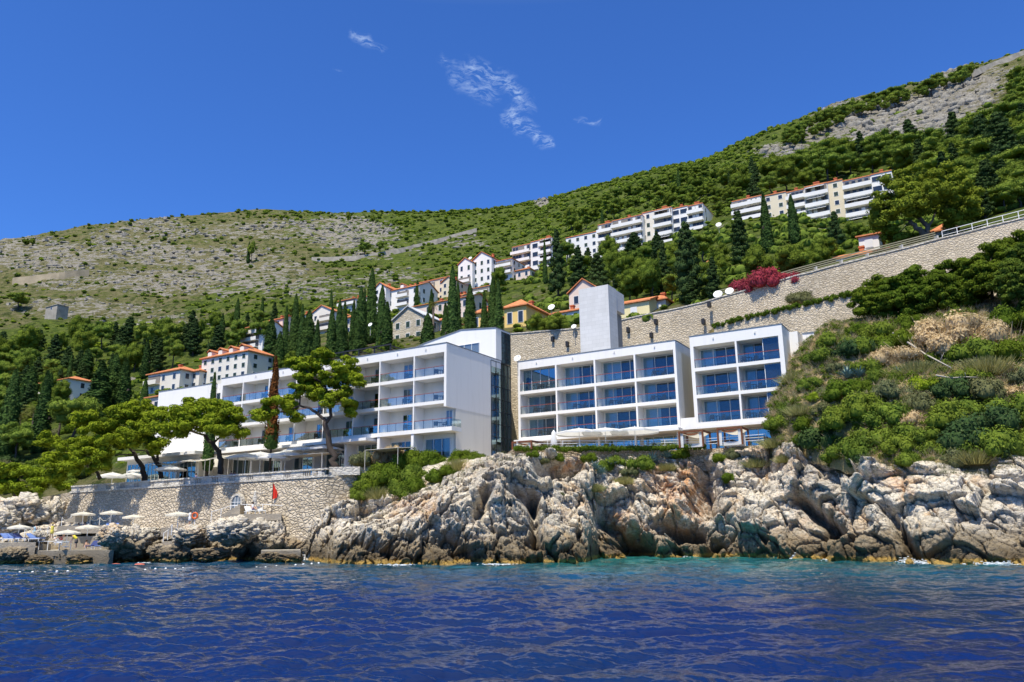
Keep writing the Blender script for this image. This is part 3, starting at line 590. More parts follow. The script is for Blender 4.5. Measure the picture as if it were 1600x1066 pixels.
# --- right-hand frames (M and B)
hm = empty('hotel_wing', W(-42, 92.15, 12), 'white four-bay hotel wing with three rows of blue glazed balconies behind the parasols', 'hotel wing')
FM = [21.85, 18.7, 15.55]
frame_wing(hm, -53.5, -30.8, VM, 106, 26.05, 24.93, FM, [-47.58, -41.88, -36.28], left_edge=.35)
mb = [(-53.15, -47.69), (-47.47, -41.99), (-41.77, -36.39), (-36.17, -31.12)]
tops = [24.93, FM[0] - .42, FM[1] - .42]
r4 = random.Random(5)
for ri, (z, zt) in enumerate(zip(FM, tops)):
    for bi, (a, c) in enumerate(mb):
        railing(hm, a + .01, c - .01, VM + .05, z)
        if ri == 0 and bi == 0:
            glazing(hm, a + .02, c - .02, VM + .9, z, zt - .01, 4, ((0, .22),), gm='glassdark')
        else:
            ca = ((0, r4.uniform(.28, .5)),) + (((r4.uniform(.78, .88), 1),) if r4.random() < .6 else ())
            glazing(hm, a + .25, c - .02, VM + 2.04, z, zt - .12, 3 if r4.random() < .7 else 4, ca)
        spots.append((a, c, VM, z))
# lower storey of M, behind the terrace
b = MB(); b.box(-53.5, -30.8, VM + 2.6, 106, 11.5, 15.1); b.build('ground_floor_wall', M['recess'], hm)
b = MB(); b.box(-53.5, -30.6, VM - 1.3, VM + 2.6, 14.75, 15.10); b.build('canopy_slab', M['white'], hm)
b = MB(); b.box(-53.4, -52.4, VM + .1, VM + 2.6, 11.5, 14.74); b.build('ground_pier', M['white'], hm)
for k, (a, c) in enumerate(((-52.2, -47.5), (-47.0, -42), (-41.5, -37), (-36.6, -31.2))): glazing(hm, a, c, VM + 2.5, 12.3, 14.6, 4, ((0, .3),) if k % 2 else (), gm='glassdark')
for uu in (-47.2, -41.8, -36.8, -31.3):
    b = MB(); b.box(uu - .12, uu + .12, VM + .3, VM + .55, 12.0, 14.74); b.build('column', M['white'], hm)
hb = empty('hotel_wing', W(-23, 92.15, 12), 'smaller white hotel wing with two bays of blue balconies next to the grassy bluff', 'hotel wing')
FB = [22.25, 18.95, 15.6]
frame_wing(hb, -28.95, -17.9, VM, 104, 26.25, 24.95, FB, [-23.36], left_edge=.42, edge=.5)
bb = [(-28.53, -23.47), (-23.25, -18.4)]; tops = [24.95, FB[0] - .42, FB[1] - .42]
for ri, (z, zt) in enumerate(zip(FB, tops)):
    a, c = bb[0]; railing(hb, a + .01, c - .01, VM + .05, z); glazing(hb, a + .2, c - .02, VM + 2.04, z, zt - .1, 3, ((0, .4),) if ri != 1 else ((0, .12), (.7, 1))); spots.append((a, c, VM, z))
    a, c = bb[1]; railing(hb, a + .01, c - .01, VM + .05, z); glazing(hb, a + .2, a + 2.9, VM + 2.04, z, zt - .1, 2, ((0, .45),)); spots.append((a, a + 2.6, VM, z))
    glazing(hb, a + 2.92, c - .01, VM + .35, z, zt - .01, 1, (), gm='glass')
    b = MB(); b.box(a + 2.92, c - .01, VM + 1.9, VM + 2.04, z, zt - .1); b.build('inner_wall', M['curtain'], hb)
b = MB(); b.box(-28.95, -17.9, VM + 2.6, 104, 11.5, 15.15); b.build('ground_floor_wall', M['recess'], hb)
b = MB(); b.box(-28.95, -17.9, VM - .1, VM + 2.6, 14.85, 15.16); b.build('canopy_slab', M['white'], hb)
for (a, c) in ((-28.6, -24.2), (-23.8, -19)): glazing(hb, a, c, VM + 2.5, 12.3, 14.7, 3, ((0, .25),), gm='glassdark')
b = MB(); b.box(-17.9 + .003, -16.9, 96, 104, 12, 26.1); b.build('side_bay', M['white'], hb)
b = MB(); b.box(-16.88, -13.2, 99.0, 99.6, 14, 26.4); b.build('end_screen', M['white'], hb)
b = MB(); b.box(-16.95, -13.1, 98.9, 99.7, 26.402, 26.5); b.build('roof_edge', M['cap'], hb)
lk = empty('link_wall', W(-29.9, 93, 12), 'low white parapet and recessed wall joining the two glazed hotel wings', 'wall')
b = MB(); b.box(-30.79, -28.96, VM + .2, VM + .6, 14.9, 16.3); b.build('parapet', M['white'], lk)
b = MB(); b.box(-30.79, -28.96, 100, 100.4, 12, 25.4); b.build('wall', M['recess'], lk)
# --- lift tower
tw = empty('lift_tower', W(-45.1, 100, 26), 'tall windowless white lift tower rising behind the four-bay wing', 'tower')
def panel_mat():
    t = NT('pale_stone_panels'); p = t.vec('World'); br = t.n('ShaderNodeTexBrick'); t.set(br.inputs[0], t.map(p, (1, 1, 1), (R_(90), 0, 0))); br.inputs['Scale'].default_value = 1.0
    br.inputs['Brick Width'].default_value = 1.0; br.inputs['Row Height'].default_value = .55; br.inputs['Mortar Size'].default_value = .012
    br.inputs['Color1'].default_value = (.62, .61, .585, 1); br.inputs['Color2'].default_value = (.68, .67, .645, 1); br.inputs['Mortar'].default_value = (.5, .49, .47, 1)
    c = t.mix(t.rng(t.noise(t.map(p, (1, 1, .3)), .9, 5), .4, .7, 0, .3), br.outputs[0], (.5, .49, .46)); return t.end(t.pbr(c, .8, None, .2))
M['panel'] = panel_mat()
b = MB(); b.box(-47.5, -42.83, 100, 102.9, 24, 37.6); b.build('shaft', M['panel'], tw)
b = MB(); b.box(-47.4, -42.9, 102.9, 106.0, 34.5, 37.55); b.build('overhang', M['panel'], tw)
b = MB(); b.box(-46.6, -43.6, 102.9, 106.4, 26, 34.5); b.build('rear_shaft', M['cap'], tw)
# --- left wing (L)
hl = empty('hotel_wing', W(-75, VL, 9.7), 'long white hotel wing with small balconies above the parasol terrace', 'hotel wing')
FL = [22.1, 18.85, 15.55]; DV = [-59.84, -65.4, -69.75, -75.0, -80.3, -85.7, -91.1]
b = MB(); b.box(-95.9, -54.85, VL, 90, 24.85, 25.95); b.build('parapet', M['white'], hl)
b = MB(); b.box(-95.96, -54.79, VL - .06, 90, 25.953, 26.05); b.build('roof_edge', M['cap'], hl)
b = MB(); b.box(-95.9, -54.87, VL + 2.1, 88, 9.4, 24.848); b.build('wall', M['recess'], hl)
b = MB(); b.box(-55.2, -54.85, VL, 87.28, 18.05, 24.846); b.build('end_wall', M['white'], hl)
b = MB(); b.box(-55.2, -54.88, VL + 2.1, 87.28, 9.4, 18.048); b.build('end_wall', M['white'], hl)
b = MB(); b.box(-95.9, -95.5, VL, VL + 2.1, 15.1, 24.846); b.build('end_wall', M['white'], hl)
for i, z in enumerate(FL):
    b = MB(); b.box(-95.5, -55.2 if i < 2 else -54.0, VL + .002, VL + 2.097, z - (.4 if i < 2 else .5), z); b.build('floor_slab', M['white'], hl)
b = MB(); b.box(-95.5, -66, VL - 1.6, VL + 2.0, 14.55, 14.9); b.build('canopy_slab', M['white'], hl)
tops = [24.85, FL[0] - .4, FL[1] - .4]
ends = [-55.2] + DV + [-95.5]
for i, (z, zt) in enumerate(zip(FL, tops)):
    for d in DV: b = MB(); b.box(d - .09, d + .09, VL + .004, VL + 2.097, z + .002, zt - .002); b.build('divider', M['white'], hl)
    for k in range(len(ends) - 1):
        c, a = ends[k] - .1, ends[k + 1] + .1
        railing(hl, a, (c if not (i == 2 and k == 0) else -54.05), VL + .05, z, 1.4, VL + 2.05 if (i == 2 and k == 0) else None)
        g0 = a + (c - a) * (.42 if k else .78); glazing(hl, g0, min(g0 + (1.45 if k else 1.15), c), VL + 2.05, z, z + 2.35, 2, ((0, .3),) if (k + i) % 2 else (), gm='glass' if (k + i) % 3 else 'glassdark')
        spots.append((a + (c - a) * .55, c, VL, z))
# ground floor of L: glazed restaurant front, piers, the two garden rooms at the bushes
for k, (a, c, n) in enumerate(((-59.4, -55.6, 3), (-64.9, -60.3, 2), (-70.4, -66.0, 4), (-76, -71.2, 4), (-82, -77, 4), (-88, -83, 4), (-94.5, -89, 5))):
    glazing(hl, a, c, VL + 2.04, 12.1 if k < 2 else 9.82, 14.5, n, ((0, .25), (.75, 1)) if k < 2 else (), gm='glass' if k < 2 else 'glassdark')
for uu in (-60, -65.4, -70.9, -76.5, -82.5, -88.5, -95):
    b = MB(); b.box(uu - .2, uu + .2, VL + .1, VL + 2.09, 9.5, 15.04 if uu > -66 else 14.54); b.build('pier', M['white'], hl)
rp_ = empty('restaurant_pavilion', W(-104, 75, 9.7), 'low glazed restaurant pavilion under the pines at the far end of the terrace', 'building')
b = MB(); b.box(-113, -96.2, 74.6, 77.08, 9.3, 14.5); b.build('wall', M['recess'], rp_)
b = MB(); b.box(-113.4, -95.6, 73.2, 77.07, 14.502, 14.95); b.build('canopy_roof', M['white'], rp_)
for k in range(4): glazing(rp_, -112.6 + k * 4.1, -109 + k * 4.1, 74.5, 9.85, 13.9, 4, (), gm='glassdark')
# stair tower of glass at the corner between the wings
sg = empty('stair_tower', W(-54.9, 89.5, 12), 'narrow green-glazed stair tower between the long wing and the balcony wing', 'tower')
g = MB(); g.box(-55.1, -54.86, 87.3, 92.5, 11.6, 25.6); gl = g.build('glass_wall', M['glassdark'], sg)
g = MB()
for vv_ in (87.3, 88.6, 89.9, 90.7, 91.6, 92.45): g.box(-54.858, -54.80, vv_, vv_ + .07, 11.6, 25.6)
for k in range(9): g.box(-54.858, -54.81, 87.37, 92.45, 12 + k * 1.7, 12.07 + k * 1.7)
g.build('mullion_frame', M['dark'], gl)
for k, z in enumerate((12.1, 15.5, 18.8, 22.1)):
    g = MB(); g.box(-56.9, -55.4, 87.6, 92.2, z, z + .3); g.build('landing', M['concrete'], sg)
    g = MB(); g.add([W(-56.8, 87.8, z + .3), W(-55.6, 87.8, z + .3), W(-55.6, 91.8, z + 3.3), W(-56.8, 91.8, z + 3.3), W(-56.8, 87.8, z + .05), W(-55.6, 87.8, z + .05), W(-55.6, 91.8, z + 3.05), W(-56.8, 91.8, z + 3.05)], [(0, 1, 2, 3), (7, 6, 5, 4), (0, 4, 5, 1), (1, 5, 6, 2), (2, 6, 7, 3), (3, 7, 4, 0)]); g.build('stair_flight', M['concrete'], sg)
g = MB(); g.box(-58.2, -57.9, 87.3, 92.4, 11.6, 25.8); g.build('back_wall', M['recess'], sg)
# upper storey block on the roof
ub = empty('roof_storey', W(-60, 89, 26), 'white rooftop storey with a sloping roofline and small blue window', 'building')
b = MB(); zz = [(-74, 25.96), (-54.85, 25.96), (-54.85, 30.4), (-60.6, 30.9), (-67.0, 29.8), (-74, 28.0)]
b.prism([W(u, 88.7, z) for u, z in zz], VA * 3.8); b.build('wall', M['white'], ub)
b = MB(); b.prism([W(u, 88.6, z) for u, z in [(-54.8, 30.402), (-60.6, 30.902), (-67.0, 29.802), (-74, 28.002), (-74, 28.1), (-67, 29.9), (-60.6, 31.0), (-54.8, 30.5)]], VA * 4.0); b.build('roof_edge', M['cap'], ub)
glazing(ub, -61.3, -57.5, 88.65, 27.2, 28.7, 3, ((0, .2),))
g = MB(); g.box(-54.848, -54.80, 90.1, 92.5, 25.7, 30.2); gs = g.build('corner_glass', M['glassdark'], ub)
g = MB()
for k in range(7): g.box(-54.798, -54.77, 90.1, 92.5, 25.7 + k * .72, 25.76 + k * .72)
for q in (90.1, 91.3, 92.44): g.box(-54.798, -54.765, q, q + .06, 25.7, 30.2)
g.build('mullion_frame', M['dark'], gs)
# windowless end of the long wing
we_ = empty('hotel_annexe', W(-103, VL, 12), 'blank white annexe wall at the far end of the long hotel wing', 'building')
b = MB(); b.box(-110.5, -97.9, VL, 90, 9, 25.4); b.build('wall', M['white'], we_)
b = MB(); b.box(-110.56, -97.9, VL - .06, 90, 25.402, 25.5); b.build('roof_edge', M['cap'], we_)
b = MB(); b.box(-97.9, -95.92, VL + 1, 90, 10, 25.5); b.build('link_wall', M['white'], we_)
glazing(we_, -97.85, -95.95, VL + .9, 21.5, 24.1, 2, ())
# roof terrace sun shade on L
rp = empty('roof_pergola', W(-72, 79.5, 26), 'dark framed roof terrace awning with sagging shade cloth on the long wing', 'pergola')
f = MB(); pts = np.linspace(-82, -65.5, 7)
for u in pts:
    f.box(u - .08, u + .08, 79.2, 79.36, 26, 27.35); f.box(u - .06, u + .06, 79.2, 84, 27.35, 27.5)
f.box(-82.1, -65.3, 79.1, 79.22, 27.5, 27.66); f.build('frame', M['dark'], rp)
c = MB()
for a_, c_2 in zip(pts[:-1], pts[1:]):
    n = 8
    for i in range(n):
        s0, s1 = i / n, (i + 1) / n; z0 = 27.4 - .75 * 4 * s0 * (1 - s0); z1 = 27.4 - .75 * 4 * s1 * (1 - s1)
        c.box(a_ + (c_2 - a_) * s0, a_ + (c_2 - a_) * s1, 79.4, 84, min(z0, z1), min(z0, z1) + .03)
c.build('shade_cloth', simple('beige_netting', (.30, .25, .17), .9, .2, 1), rp)
# hotel balcony seating: small dark chairs and tables
def chair_mesh():
    b = MB(); fr = lambda a, c, z: np.array([a, c, z])
    b.box(-.26, .26, -.26, .26, .38, .44, fr); b.box(-.26, .26, .22, .28, .44, .86, fr); b.box(-.28, -.23, -.24, .24, .6, .65, fr); b.box(.23, .28, -.24, .24, .6, .65, fr)
    for x in (-.24, .24):
        for y in (-.23, .23): b.box(x - .025, x + .025, y - .025, y + .025, 0, .62 if y < 0 else .4, fr)
    return b.mesh('balcony_chair')
def table_mesh():
    b = MB(); b.lathe((0, 0, 0), [(.22, 0), (.22, .02), (.03, .04), (.03, .66), (.34, .67), (.34, .7)], 10); return b.mesh('balcony_table')
cm = chair_mesh(); tm = table_mesh()
rr = random.Random(2)
for (a, c, v, z) in spots:
    if rr.random() < .12: continue
    uc = min(max((a + c) / 2 + rr.uniform(-.5, .5), a + 1.1), c - 1.1) if c - a > 2.3 else (a + c) / 2
    for k, (du, rot_) in enumerate(((-.65, 2.2), (.65, -2.2))):
        o = link('balcony_chair', cm, M['dark']); o.location = W(uc + du, v + .8, z + .002); o.rotation_euler = (0, 0, rot_ + AZ); tag(o, 'dark wicker chair behind a glass balcony railing of the white hotel', 'chair', 'dark chairs on the hotel balconies')
    o = link('balcony_table', tm, M['dark']); o.location = W(uc, v + .75, z + .002); tag(o, 'small dark round table between balcony chairs of the white hotel', 'table', 'dark tables on the hotel balconies')
M['earth'] = stone_mat('rough_earth_wall', (0.46, 0.37, 0.26), (0.60, 0.50, 0.38), (0.26, 0.19, 0.13), (2.6, 2.6, 3.4), 0.8, 0.3)
# terraces (ground)
q = [SW[0][:2], SW[1][:2], SW[2][:2]]
e1 = (W(-54, 80, 0))[:2]; e2 = (W(-54, 92, 0))[:2]; e3 = (W(-110, 92, 0))[:2]; e4 = np.array([-85.0, 140.0])
slab_struct('terrace_paving', [q[0], q[1], q[2], q[2] + np.array([2.5, 1.5]), e1, e2, e3, e4], 9.75, M['stonebig'], 5.0)
slab_struct('hotel_terrace', [P(800, 712, 89.5)[:2], P(880, 714, 91.0)[:2], P(960, 716, 92)[:2], P(1040, 712, 92)[:2], P(1100, 708, 92)[:2], P(1200, 700, 87.5)[:2], W(-17, 93, 0)[:2], W(-17, 100, 0)[:2], W(-54, 100, 0)[:2], W(-53.6, 87, 0)[:2]], 12.2, M['earth'], 2.5)
# ================================================================ RETAINING WALLS
def ribbon(pts, zb, th, top=True):
    """pts: (x, y, ztop); a wall with a slight batter, thickness th towards the hill"""
    b = MB(); n = len(pts); P0 = np.array([p[:2] for p in pts]); 
    dr = np.gradient(P0, axis=0); dr /= np.linalg.norm(dr, axis=1)[:, None]; nn = np.stack([-dr[:, 1], dr[:, 0]], 1)
    vs = []
    for i, p in enumerate(pts):
        f = P0[i] - nn[i] * .9 * min(1, (p[2] - zb) / 25); k = P0[i] + nn[i] * th
        vs += [(f[0], f[1], zb), (P0[i][0], P0[i][1], p[2]), (k[0], k[1], p[2]), (k[0], k[1], zb)]
    fs = []
    for i in range(n - 1):
        a, c = 4 * i, 4 * i + 4; fs += [(a, c, c + 1, a + 1), (a + 1, c + 1, c + 2, a + 2), (a + 2, c + 2, c + 3, a + 3)]
    fs += [(0, 1, 2, 3), (4 * n - 1, 4 * n - 2, 4 * n - 3, 4 * n - 4)]
    b.add(vs, fs); return b
def wall_pts(pts, step=3.0, jit=0.0):
    out = []
    for a, c in zip(pts[:-1], pts[1:]):
        L = math.hypot(c[0] - a[0], c[1] - a[1]); n = max(1, int(L / step))
        for k in range(n): s = k / n; out.append((a[0] + (c[0] - a[0]) * s, a[1] + (c[1] - a[1]) * s, a[2] + (c[2] - a[2]) * s + random.uniform(-jit, jit)))
    out.append(pts[-1]); return out
rw = empty('retaining_wall', (20, 120, 10), 'long rubble stone retaining wall climbing behind the hotel towards the pines', 'wall')
dense = wall_pts(WALL, 2.0, .06); ribbon(dense, 8.0, 1.2).build('stone_face', M['stone'], rw)
cp = MB(); up_ = wall_pts(WALL[3:], 4.0)
ribbon([(a + .2, c - .12, z + .18) for a, c, z in up_], 8, .9).v
def strip(pts, w0, w1, z0, z1):
    b = MB(); P0 = np.array([p[:2] for p in pts]); dr = np.gradient(P0, axis=0); dr /= np.linalg.norm(dr, axis=1)[:, None]; nn = np.stack([-dr[:, 1], dr[:, 0]], 1); vs = []
    for i, p in enumerate(pts):
        for (wq, zq) in ((w0, z0), (w0, z1), (w1, z1), (w1, z0)): q_ = P0[i] + nn[i] * wq; vs.append((q_[0], q_[1], p[2] + zq))
    n = len(pts); fs = []
    for i in range(n - 1):
        a, c = 4 * i, 4 * i + 4
        for k in range(4): fs.append((a + k, c + k, c + (k + 1) % 4, a + (k + 1) % 4))
    fs += [(0, 1, 2, 3), (4 * n - 1, 4 * n - 2, 4 * n - 3, 4 * n - 4)]
    b.add(vs, fs); return b
strip(dense, -.12, 1.1, .02, .2).build('coping', M['ashlar'], rw)
for (x, y) in ((864, 530), (887, 538), (982, 516), (1025, 503), (1018, 524), (1108, 476), (1099, 503)):
    q = P(x, y, 120); wy_, _ = wall_y(q[0]); q = P(x, y, wy_ - .35); b = MB(); b.box(q @ UA - .22, q @ UA + .22, q @ VA - .4, q @ VA + .5, q[2] - .4, q[2] + .4); b.build('drain_niche', M['dark'], rw)
LW = [(29.5, 111.0, 32.0), (31.1, 110, 32.2), (38, 104.3, 32.6), (45.9, 98, 33.0), (54, 92.3, 33.4), (66, 86, 34)]
lw = empty('retaining_wall', (38, 104, 20), 'lower tier of rubble stone wall topped by a strip of green creeper', 'wall')
ribbon(wall_pts(LW, 2.0, .04), 10, 1.0).build('stone_face', M['stone'], lw)
b = MB(); b.prism([np.array([a, c + .9, 31.9]) for a, c, z in LW] + [np.array([a, wall_y(a)[0] + .2, 31.9]) for a, c, z in LW[::-1]], (0, 0, -6)); b.build('terrace_fill', M['bluff'], lw)
# slatted fence on the crest road and the white metal railing further up
M['slat'] = simple('weathered_slats', (.27, .25, .16), .8, .15, 2)
sf = empty('slatted_fence', (40, 110, 38), 'pale slatted timber fence following the top of the big stone wall', 'fence')
fp = wall_pts([(31.5, 115.5, 37.3), (40.9, 109.4, 38.55), (50.5, 105.4, 40.05), (58.5, 101.6, 41.1)], 3.4)
for k, z in enumerate((.55, .95, 1.35, 1.75)): strip(fp, -.03 + k * .32, .05 + k * .32, z - .14, z).build('rail', M['slat'], sf)
for i, (a, c, z) in enumerate(fp): b = MB(); b.cbox((a, c + .1, z - .3), .2, .9, 1.1); b.build('post', M['concrete'], sf)
mf = empty('metal_railing', (62, 99, 41), 'white metal railing at the top end of the stone wall beside the oleander', 'railing')
fp = wall_pts([(59, 101.0, 41.2), (67.1, 97, 42.3), (80, 91, 44)], 1.6); strip(fp, 0, .05, 1.15, 1.22).build('rail', M['white2'], mf); strip(fp, 0, .04, .55, .6).build('rail', M['white2'], mf)
for a, c, z in fp: b = MB(); b.cbox((a, c, z), .07, .07, 1.2); b.build('post', M['white2'], mf)
# seawall below the parasol terrace
sw = empty('seawall', SW[1] * [1, 1, 0] + [0, 0, 2], 'high battered stone seawall carrying the balustrade of the parasol terrace', 'wall')
swp = [(SW[0][0] - 3, SW[0][1] + 16, 9.55), (SW[0][0], SW[0][1], 9.55), (SW[1][0], SW[1][1], 9.55), (SW[2][0], SW[2][1], 9.55), (SW[2][0] + 3.5, SW[2][1] + 2.6, 9.55)]
def batter(pts, z0, z1, out):
    b = MB(); vs = []; n = len(pts); P0 = np.array([p[:2] for p in pts]); dr = np.gradient(P0, axis=0); dr /= np.linalg.norm(dr, axis=1)[:, None]; nn = np.stack([dr[:, 1], -dr[:, 0]], 1)
    for i in range(n):
        o_ = P0[i] + nn[i] * out; vs += [(o_[0], o_[1], z0), (P0[i][0], P0[i][1], z1), (P0[i][0] - nn[i][0], P0[i][1] - nn[i][1], z1), (P0[i][0] - nn[i][0], P0[i][1] - nn[i][1], z0)]
    fs = []
    for i in range(n - 1):
        a, c = 4 * i, 4 * i + 4; fs += [(a, c, c + 1, a + 1), (a + 1, c + 1, c + 2, a + 2), (a + 2, c + 2, c + 3, a + 3)]
    fs += [(0, 1, 2, 3), (4 * n - 1, 4 * n - 2, 4 * n - 3, 4 * n - 4)]; b.add(vs, fs); return b
batter(swp, 0.2, 9.57, 1.4).build('stone_face', M['stonebig'], sw)
strip([(a, c, 9.55) for a, c, z in swp], -.14, .9, .022, .26).build('string_course', M['ashlar'], sw)
# balustrade: solid piers, short runs of stone balusters, capping
bal = empty('balustrade', SW[1] + [0, 0, 0], 'pale stone balustrade with groups of slots along the terrace above the seawall', 'balustrade')
def along(pts, L_):
    for a, c in zip(pts[:-1], pts[1:]):
        d = math.hypot(c[0] - a[0], c[1] - a[1])
        if L_ <= d: return np.array(a[:2]) + (np.array(c[:2]) - np.array(a[:2])) * L_ / d, (np.array(c[:2]) - np.array(a[:2])) / d
        L_ -= d
    return np.array(pts[-1][:2]), (np.array(pts[-1][:2]) - np.array(pts[-2][:2])) / np.linalg.norm(np.array(pts[-1][:2]) - np.array(pts[-2][:2]))
bp = [SW[0], SW[1], SW[2]]; TL = sum(math.hypot(*(c - a)[:2]) for a, c in zip(bp[:-1], bp[1:])); L_ = 0
while L_ < TL - 3:
    p, t_ = along(bp, L_); fr = lambda a, c, z, p=p, t_=t_: np.array([p[0] + t_[0] * a - t_[1] * -c * -1, p[1] + t_[1] * a + t_[0] * c, z])
    fr = lambda a, c, z, p=p, t_=t_: np.array([p[0] + t_[0] * a - t_[1] * c, p[1] + t_[1] * a + t_[0] * c, z])
    b = MB(); b.box(.0, 2.1, .05, .38, 9.81, 10.43, fr); b.build('parapet_panel', M['ashlar'], bal)
    for k in range(3): b = MB(); b.box(2.2 + k * .34, 2.36 + k * .34, .08, .34, 9.81, 10.43, fr); b.build('baluster', M['ashlar'], bal)
    L_ += 3.24
strip([(p[0], p[1], 10.41) for p in bp], -.08, .45, .022, .21).build('capping', M['ashlar'], bal)
# end pier by the bushes
b = MB(); e = SW[2]; b.cbox((e[0] + 1.8, e[1] + 1.4, 9.81), 3.6, 1.4, .95); b.build('end_pier', M['ashlar'], bal)
M['wglass2'] = simple('grey_window_pane', (.16, .19, .21), .3, .3, .7, .5)
# arched doorway in the seawall
def arch(px, py, wd, ht, d, label):
    q = P(px, py, d); t_ = (SW[2] - SW[1])[:2]; t_ /= np.linalg.norm(t_); fr = lambda a, c, z: np.array([q[0] + t_[0] * a - t_[1] * c, q[1] + t_[1] * a + t_[0] * c, q[2] + z])
    r = empty('arched_window', q, label, 'window'); pts = [(-wd / 2, 0), (wd / 2, 0)] + [(wd / 2 * math.cos(g), ht + wd / 2 * math.sin(g)) for g in np.linspace(0, math.pi, 9)]
    b = MB(); b.prism([fr(a, 0, z) for a, z in pts], fr(0, .5, 0) - fr(0, 0, 0)); b.build('pane', M['wglass2'], r)
    g = MB(); outer = [((wd / 2 + .28) * math.cos(a), ht + (wd / 2 + .28) * math.sin(a)) for a in np.linspace(0, math.pi, 11)]; inner = [(wd / 2 * math.cos(a), ht + wd / 2 * math.sin(a)) for a in np.linspace(0, math.pi, 11)]
    outer = [(wd / 2 + .28, 0)] + outer + [(-wd / 2 - .28, 0)]; inner = [(wd / 2, 0)] + inner + [(-wd / 2, 0)]
    for (o1, o2, i1, i2) in zip(outer[:-1], outer[1:], inner[:-1], inner[1:]): g.prism([fr(o1[0], -.1, o1[1]), fr(o2[0], -.1, o2[1]), fr(i2[0], -.1, i2[1]), fr(i1[0], -.1, i1[1])], fr(0, .5, 0) - fr(0, 0, 0))
    g.build('stone_frame', M['ashlar'], r); g = MB()
    for a in (-wd / 6, wd / 6): g.box(a - .03, a + .03, -.05, .0, 0, ht + wd * .4, fr)
    for z in (ht * .5, ht): g.box(-wd / 2, wd / 2, -.06, -.045, z - .03, z + .03, fr)
    g.build('window_frame', M['white2'], r)
arch(369, 796, 1.6, .85, 98.0, 'arched white-barred window in dressed stone low in the seawall')
# ================================================================ HOUSES ON THE HILLSIDE
M['hw'] = simple('cream_house_render', (.76, .71, .62), .85, .08, .15, .2)
M['hwh'] = simple('white_house_render', (.80, .78, .74), .85, .08, .15, .2)
M['hpink'] = simple('pale_pink_render', (.74, .60, .50), .85, .08, .15, .2)
M['hyel'] = simple('yellow_render', (.78, .55, .20), .85, .08, .15, .2)
M['hlem'] = simple('lemon_render', (.78, .68, .38), .85, .06, .15, .2)
M['hbeige'] = simple('beige_render', (.68, .60, .44), .85, .08, .15, .2)
M['shut'] = simple('dark_green_shutter', (.025, .05, .04), .6, .2, 1)
M['wglass'] = simple('dark_window_pane', (.03, .04, .055), .15, .3, .7, .6)
M['chim'] = simple('brick_chimney', (.52, .16, .07), .85, .2, 1)
M['slate'] = simple('pale_grey_roof', (.55, .57, .60), .8, .12, .4, .2)
M['void'] = simple('loggia_shade', (.22, .20, .18), .9, .2, .5)  # dark tone that paints the shade of loggia recesses onto flat panels
M['awn'] = simple('white_awning', (.8, .8, .78), .8, .1, .6)
def win(parent, fr, a, c, z, w_, h_, mat, sill=True):
    """window on face frame fr(a, out, z): frame, pane sub-part"""
    b = MB(); b.box(a - w_ / 2 - .12, a + w_ / 2 + .12, c - .06, c + .02, z - .1, z + h_ + .12, fr); o = b.build('window', M['frame'], parent)
    b = MB(); b.box(a - w_ / 2, a + w_ / 2, c - .09, c - .058, z, z + h_, fr); b.build('pane', mat, o)
def roof_hip(b, u0, u1, v0, v1, z, h, ov=.5):
    u0 -= ov; u1 += ov; v0 -= ov; v1 += ov; k = min(u1 - u0, v1 - v0) / 2; vm = (v0 + v1) / 2; um = (u0 + u1) / 2
    if u1 - u0 >= v1 - v0: r0, r1 = W(u0 + k, vm, z + h), W(u1 - k, vm, z + h)
    else: r0, r1 = W(um, v0 + k, z + h), W(um, v1 - k, z + h)
    B = [W(u0, v0, z), W(u1, v0, z), W(u1, v1, z), W(u0, v1, z)]
    L = [p - [0, 0, .22] for p in B]
    if u1 - u0 >= v1 - v0: fs = [(4, 5, 9, 8), (5, 6, 9), (6, 7, 8, 9), (7, 4, 8)]
    else: fs = [(4, 5, 8), (5, 6, 9, 8), (6, 7, 9), (7, 4, 8, 9)]
    b.add(L + B + [r0, r1], [(3, 2, 1, 0), (0, 1, 5, 4), (1, 2, 6, 5), (2, 3, 7, 6), (3, 0, 4, 7)] + fs)
def roof_gable(b, u0, u1, v0, v1, z, h, along_u=True, ov=.4, th=.22):
    u0 -= ov; u1 += ov; v0 -= ov; v1 += ov
    if along_u:
        pr = [(v0, z), ((v0 + v1) / 2, z + h), (v1, z), (v1, z + th), ((v0 + v1) / 2, z + h + th), (v0, z + th)]; b.prism([W(u0, v, q) for v, q in pr], UA * (u1 - u0))
    else:
        pr = [(u0, z), ((u0 + u1) / 2, z + h), (u1, z), (u1, z + th), ((u0 + u1) / 2, z + h + th), (u0, z + th)]; b.prism([W(u, v0, q) for u, q in pr], VA * (v1 - v0))
def chimney(root, u, v, z, h=1.3, w_=.7):
    b = MB(); b.box(u - w_ / 2, u + w_ / 2, v - .35, v + .35, z - .6, z + h - .25); b.box(u - w_ / 2 - .1, u + w_ / 2 + .1, v - .45, v + .45, z + h - .252, z + h); b.build('chimney', M['chim'], root)
def frame_from(pxL, pxR, pyT, pyB, d):
    v0 = float(P(pxR, pyT, d) @ VA); uR, zT = onv(pxR, pyT, v0); _, zB = onv(pxR, pyB, v0); uL, _ = onv(pxL, pyT + (pxR - pxL) * .17, v0); return uL, uR, v0, zB, zT
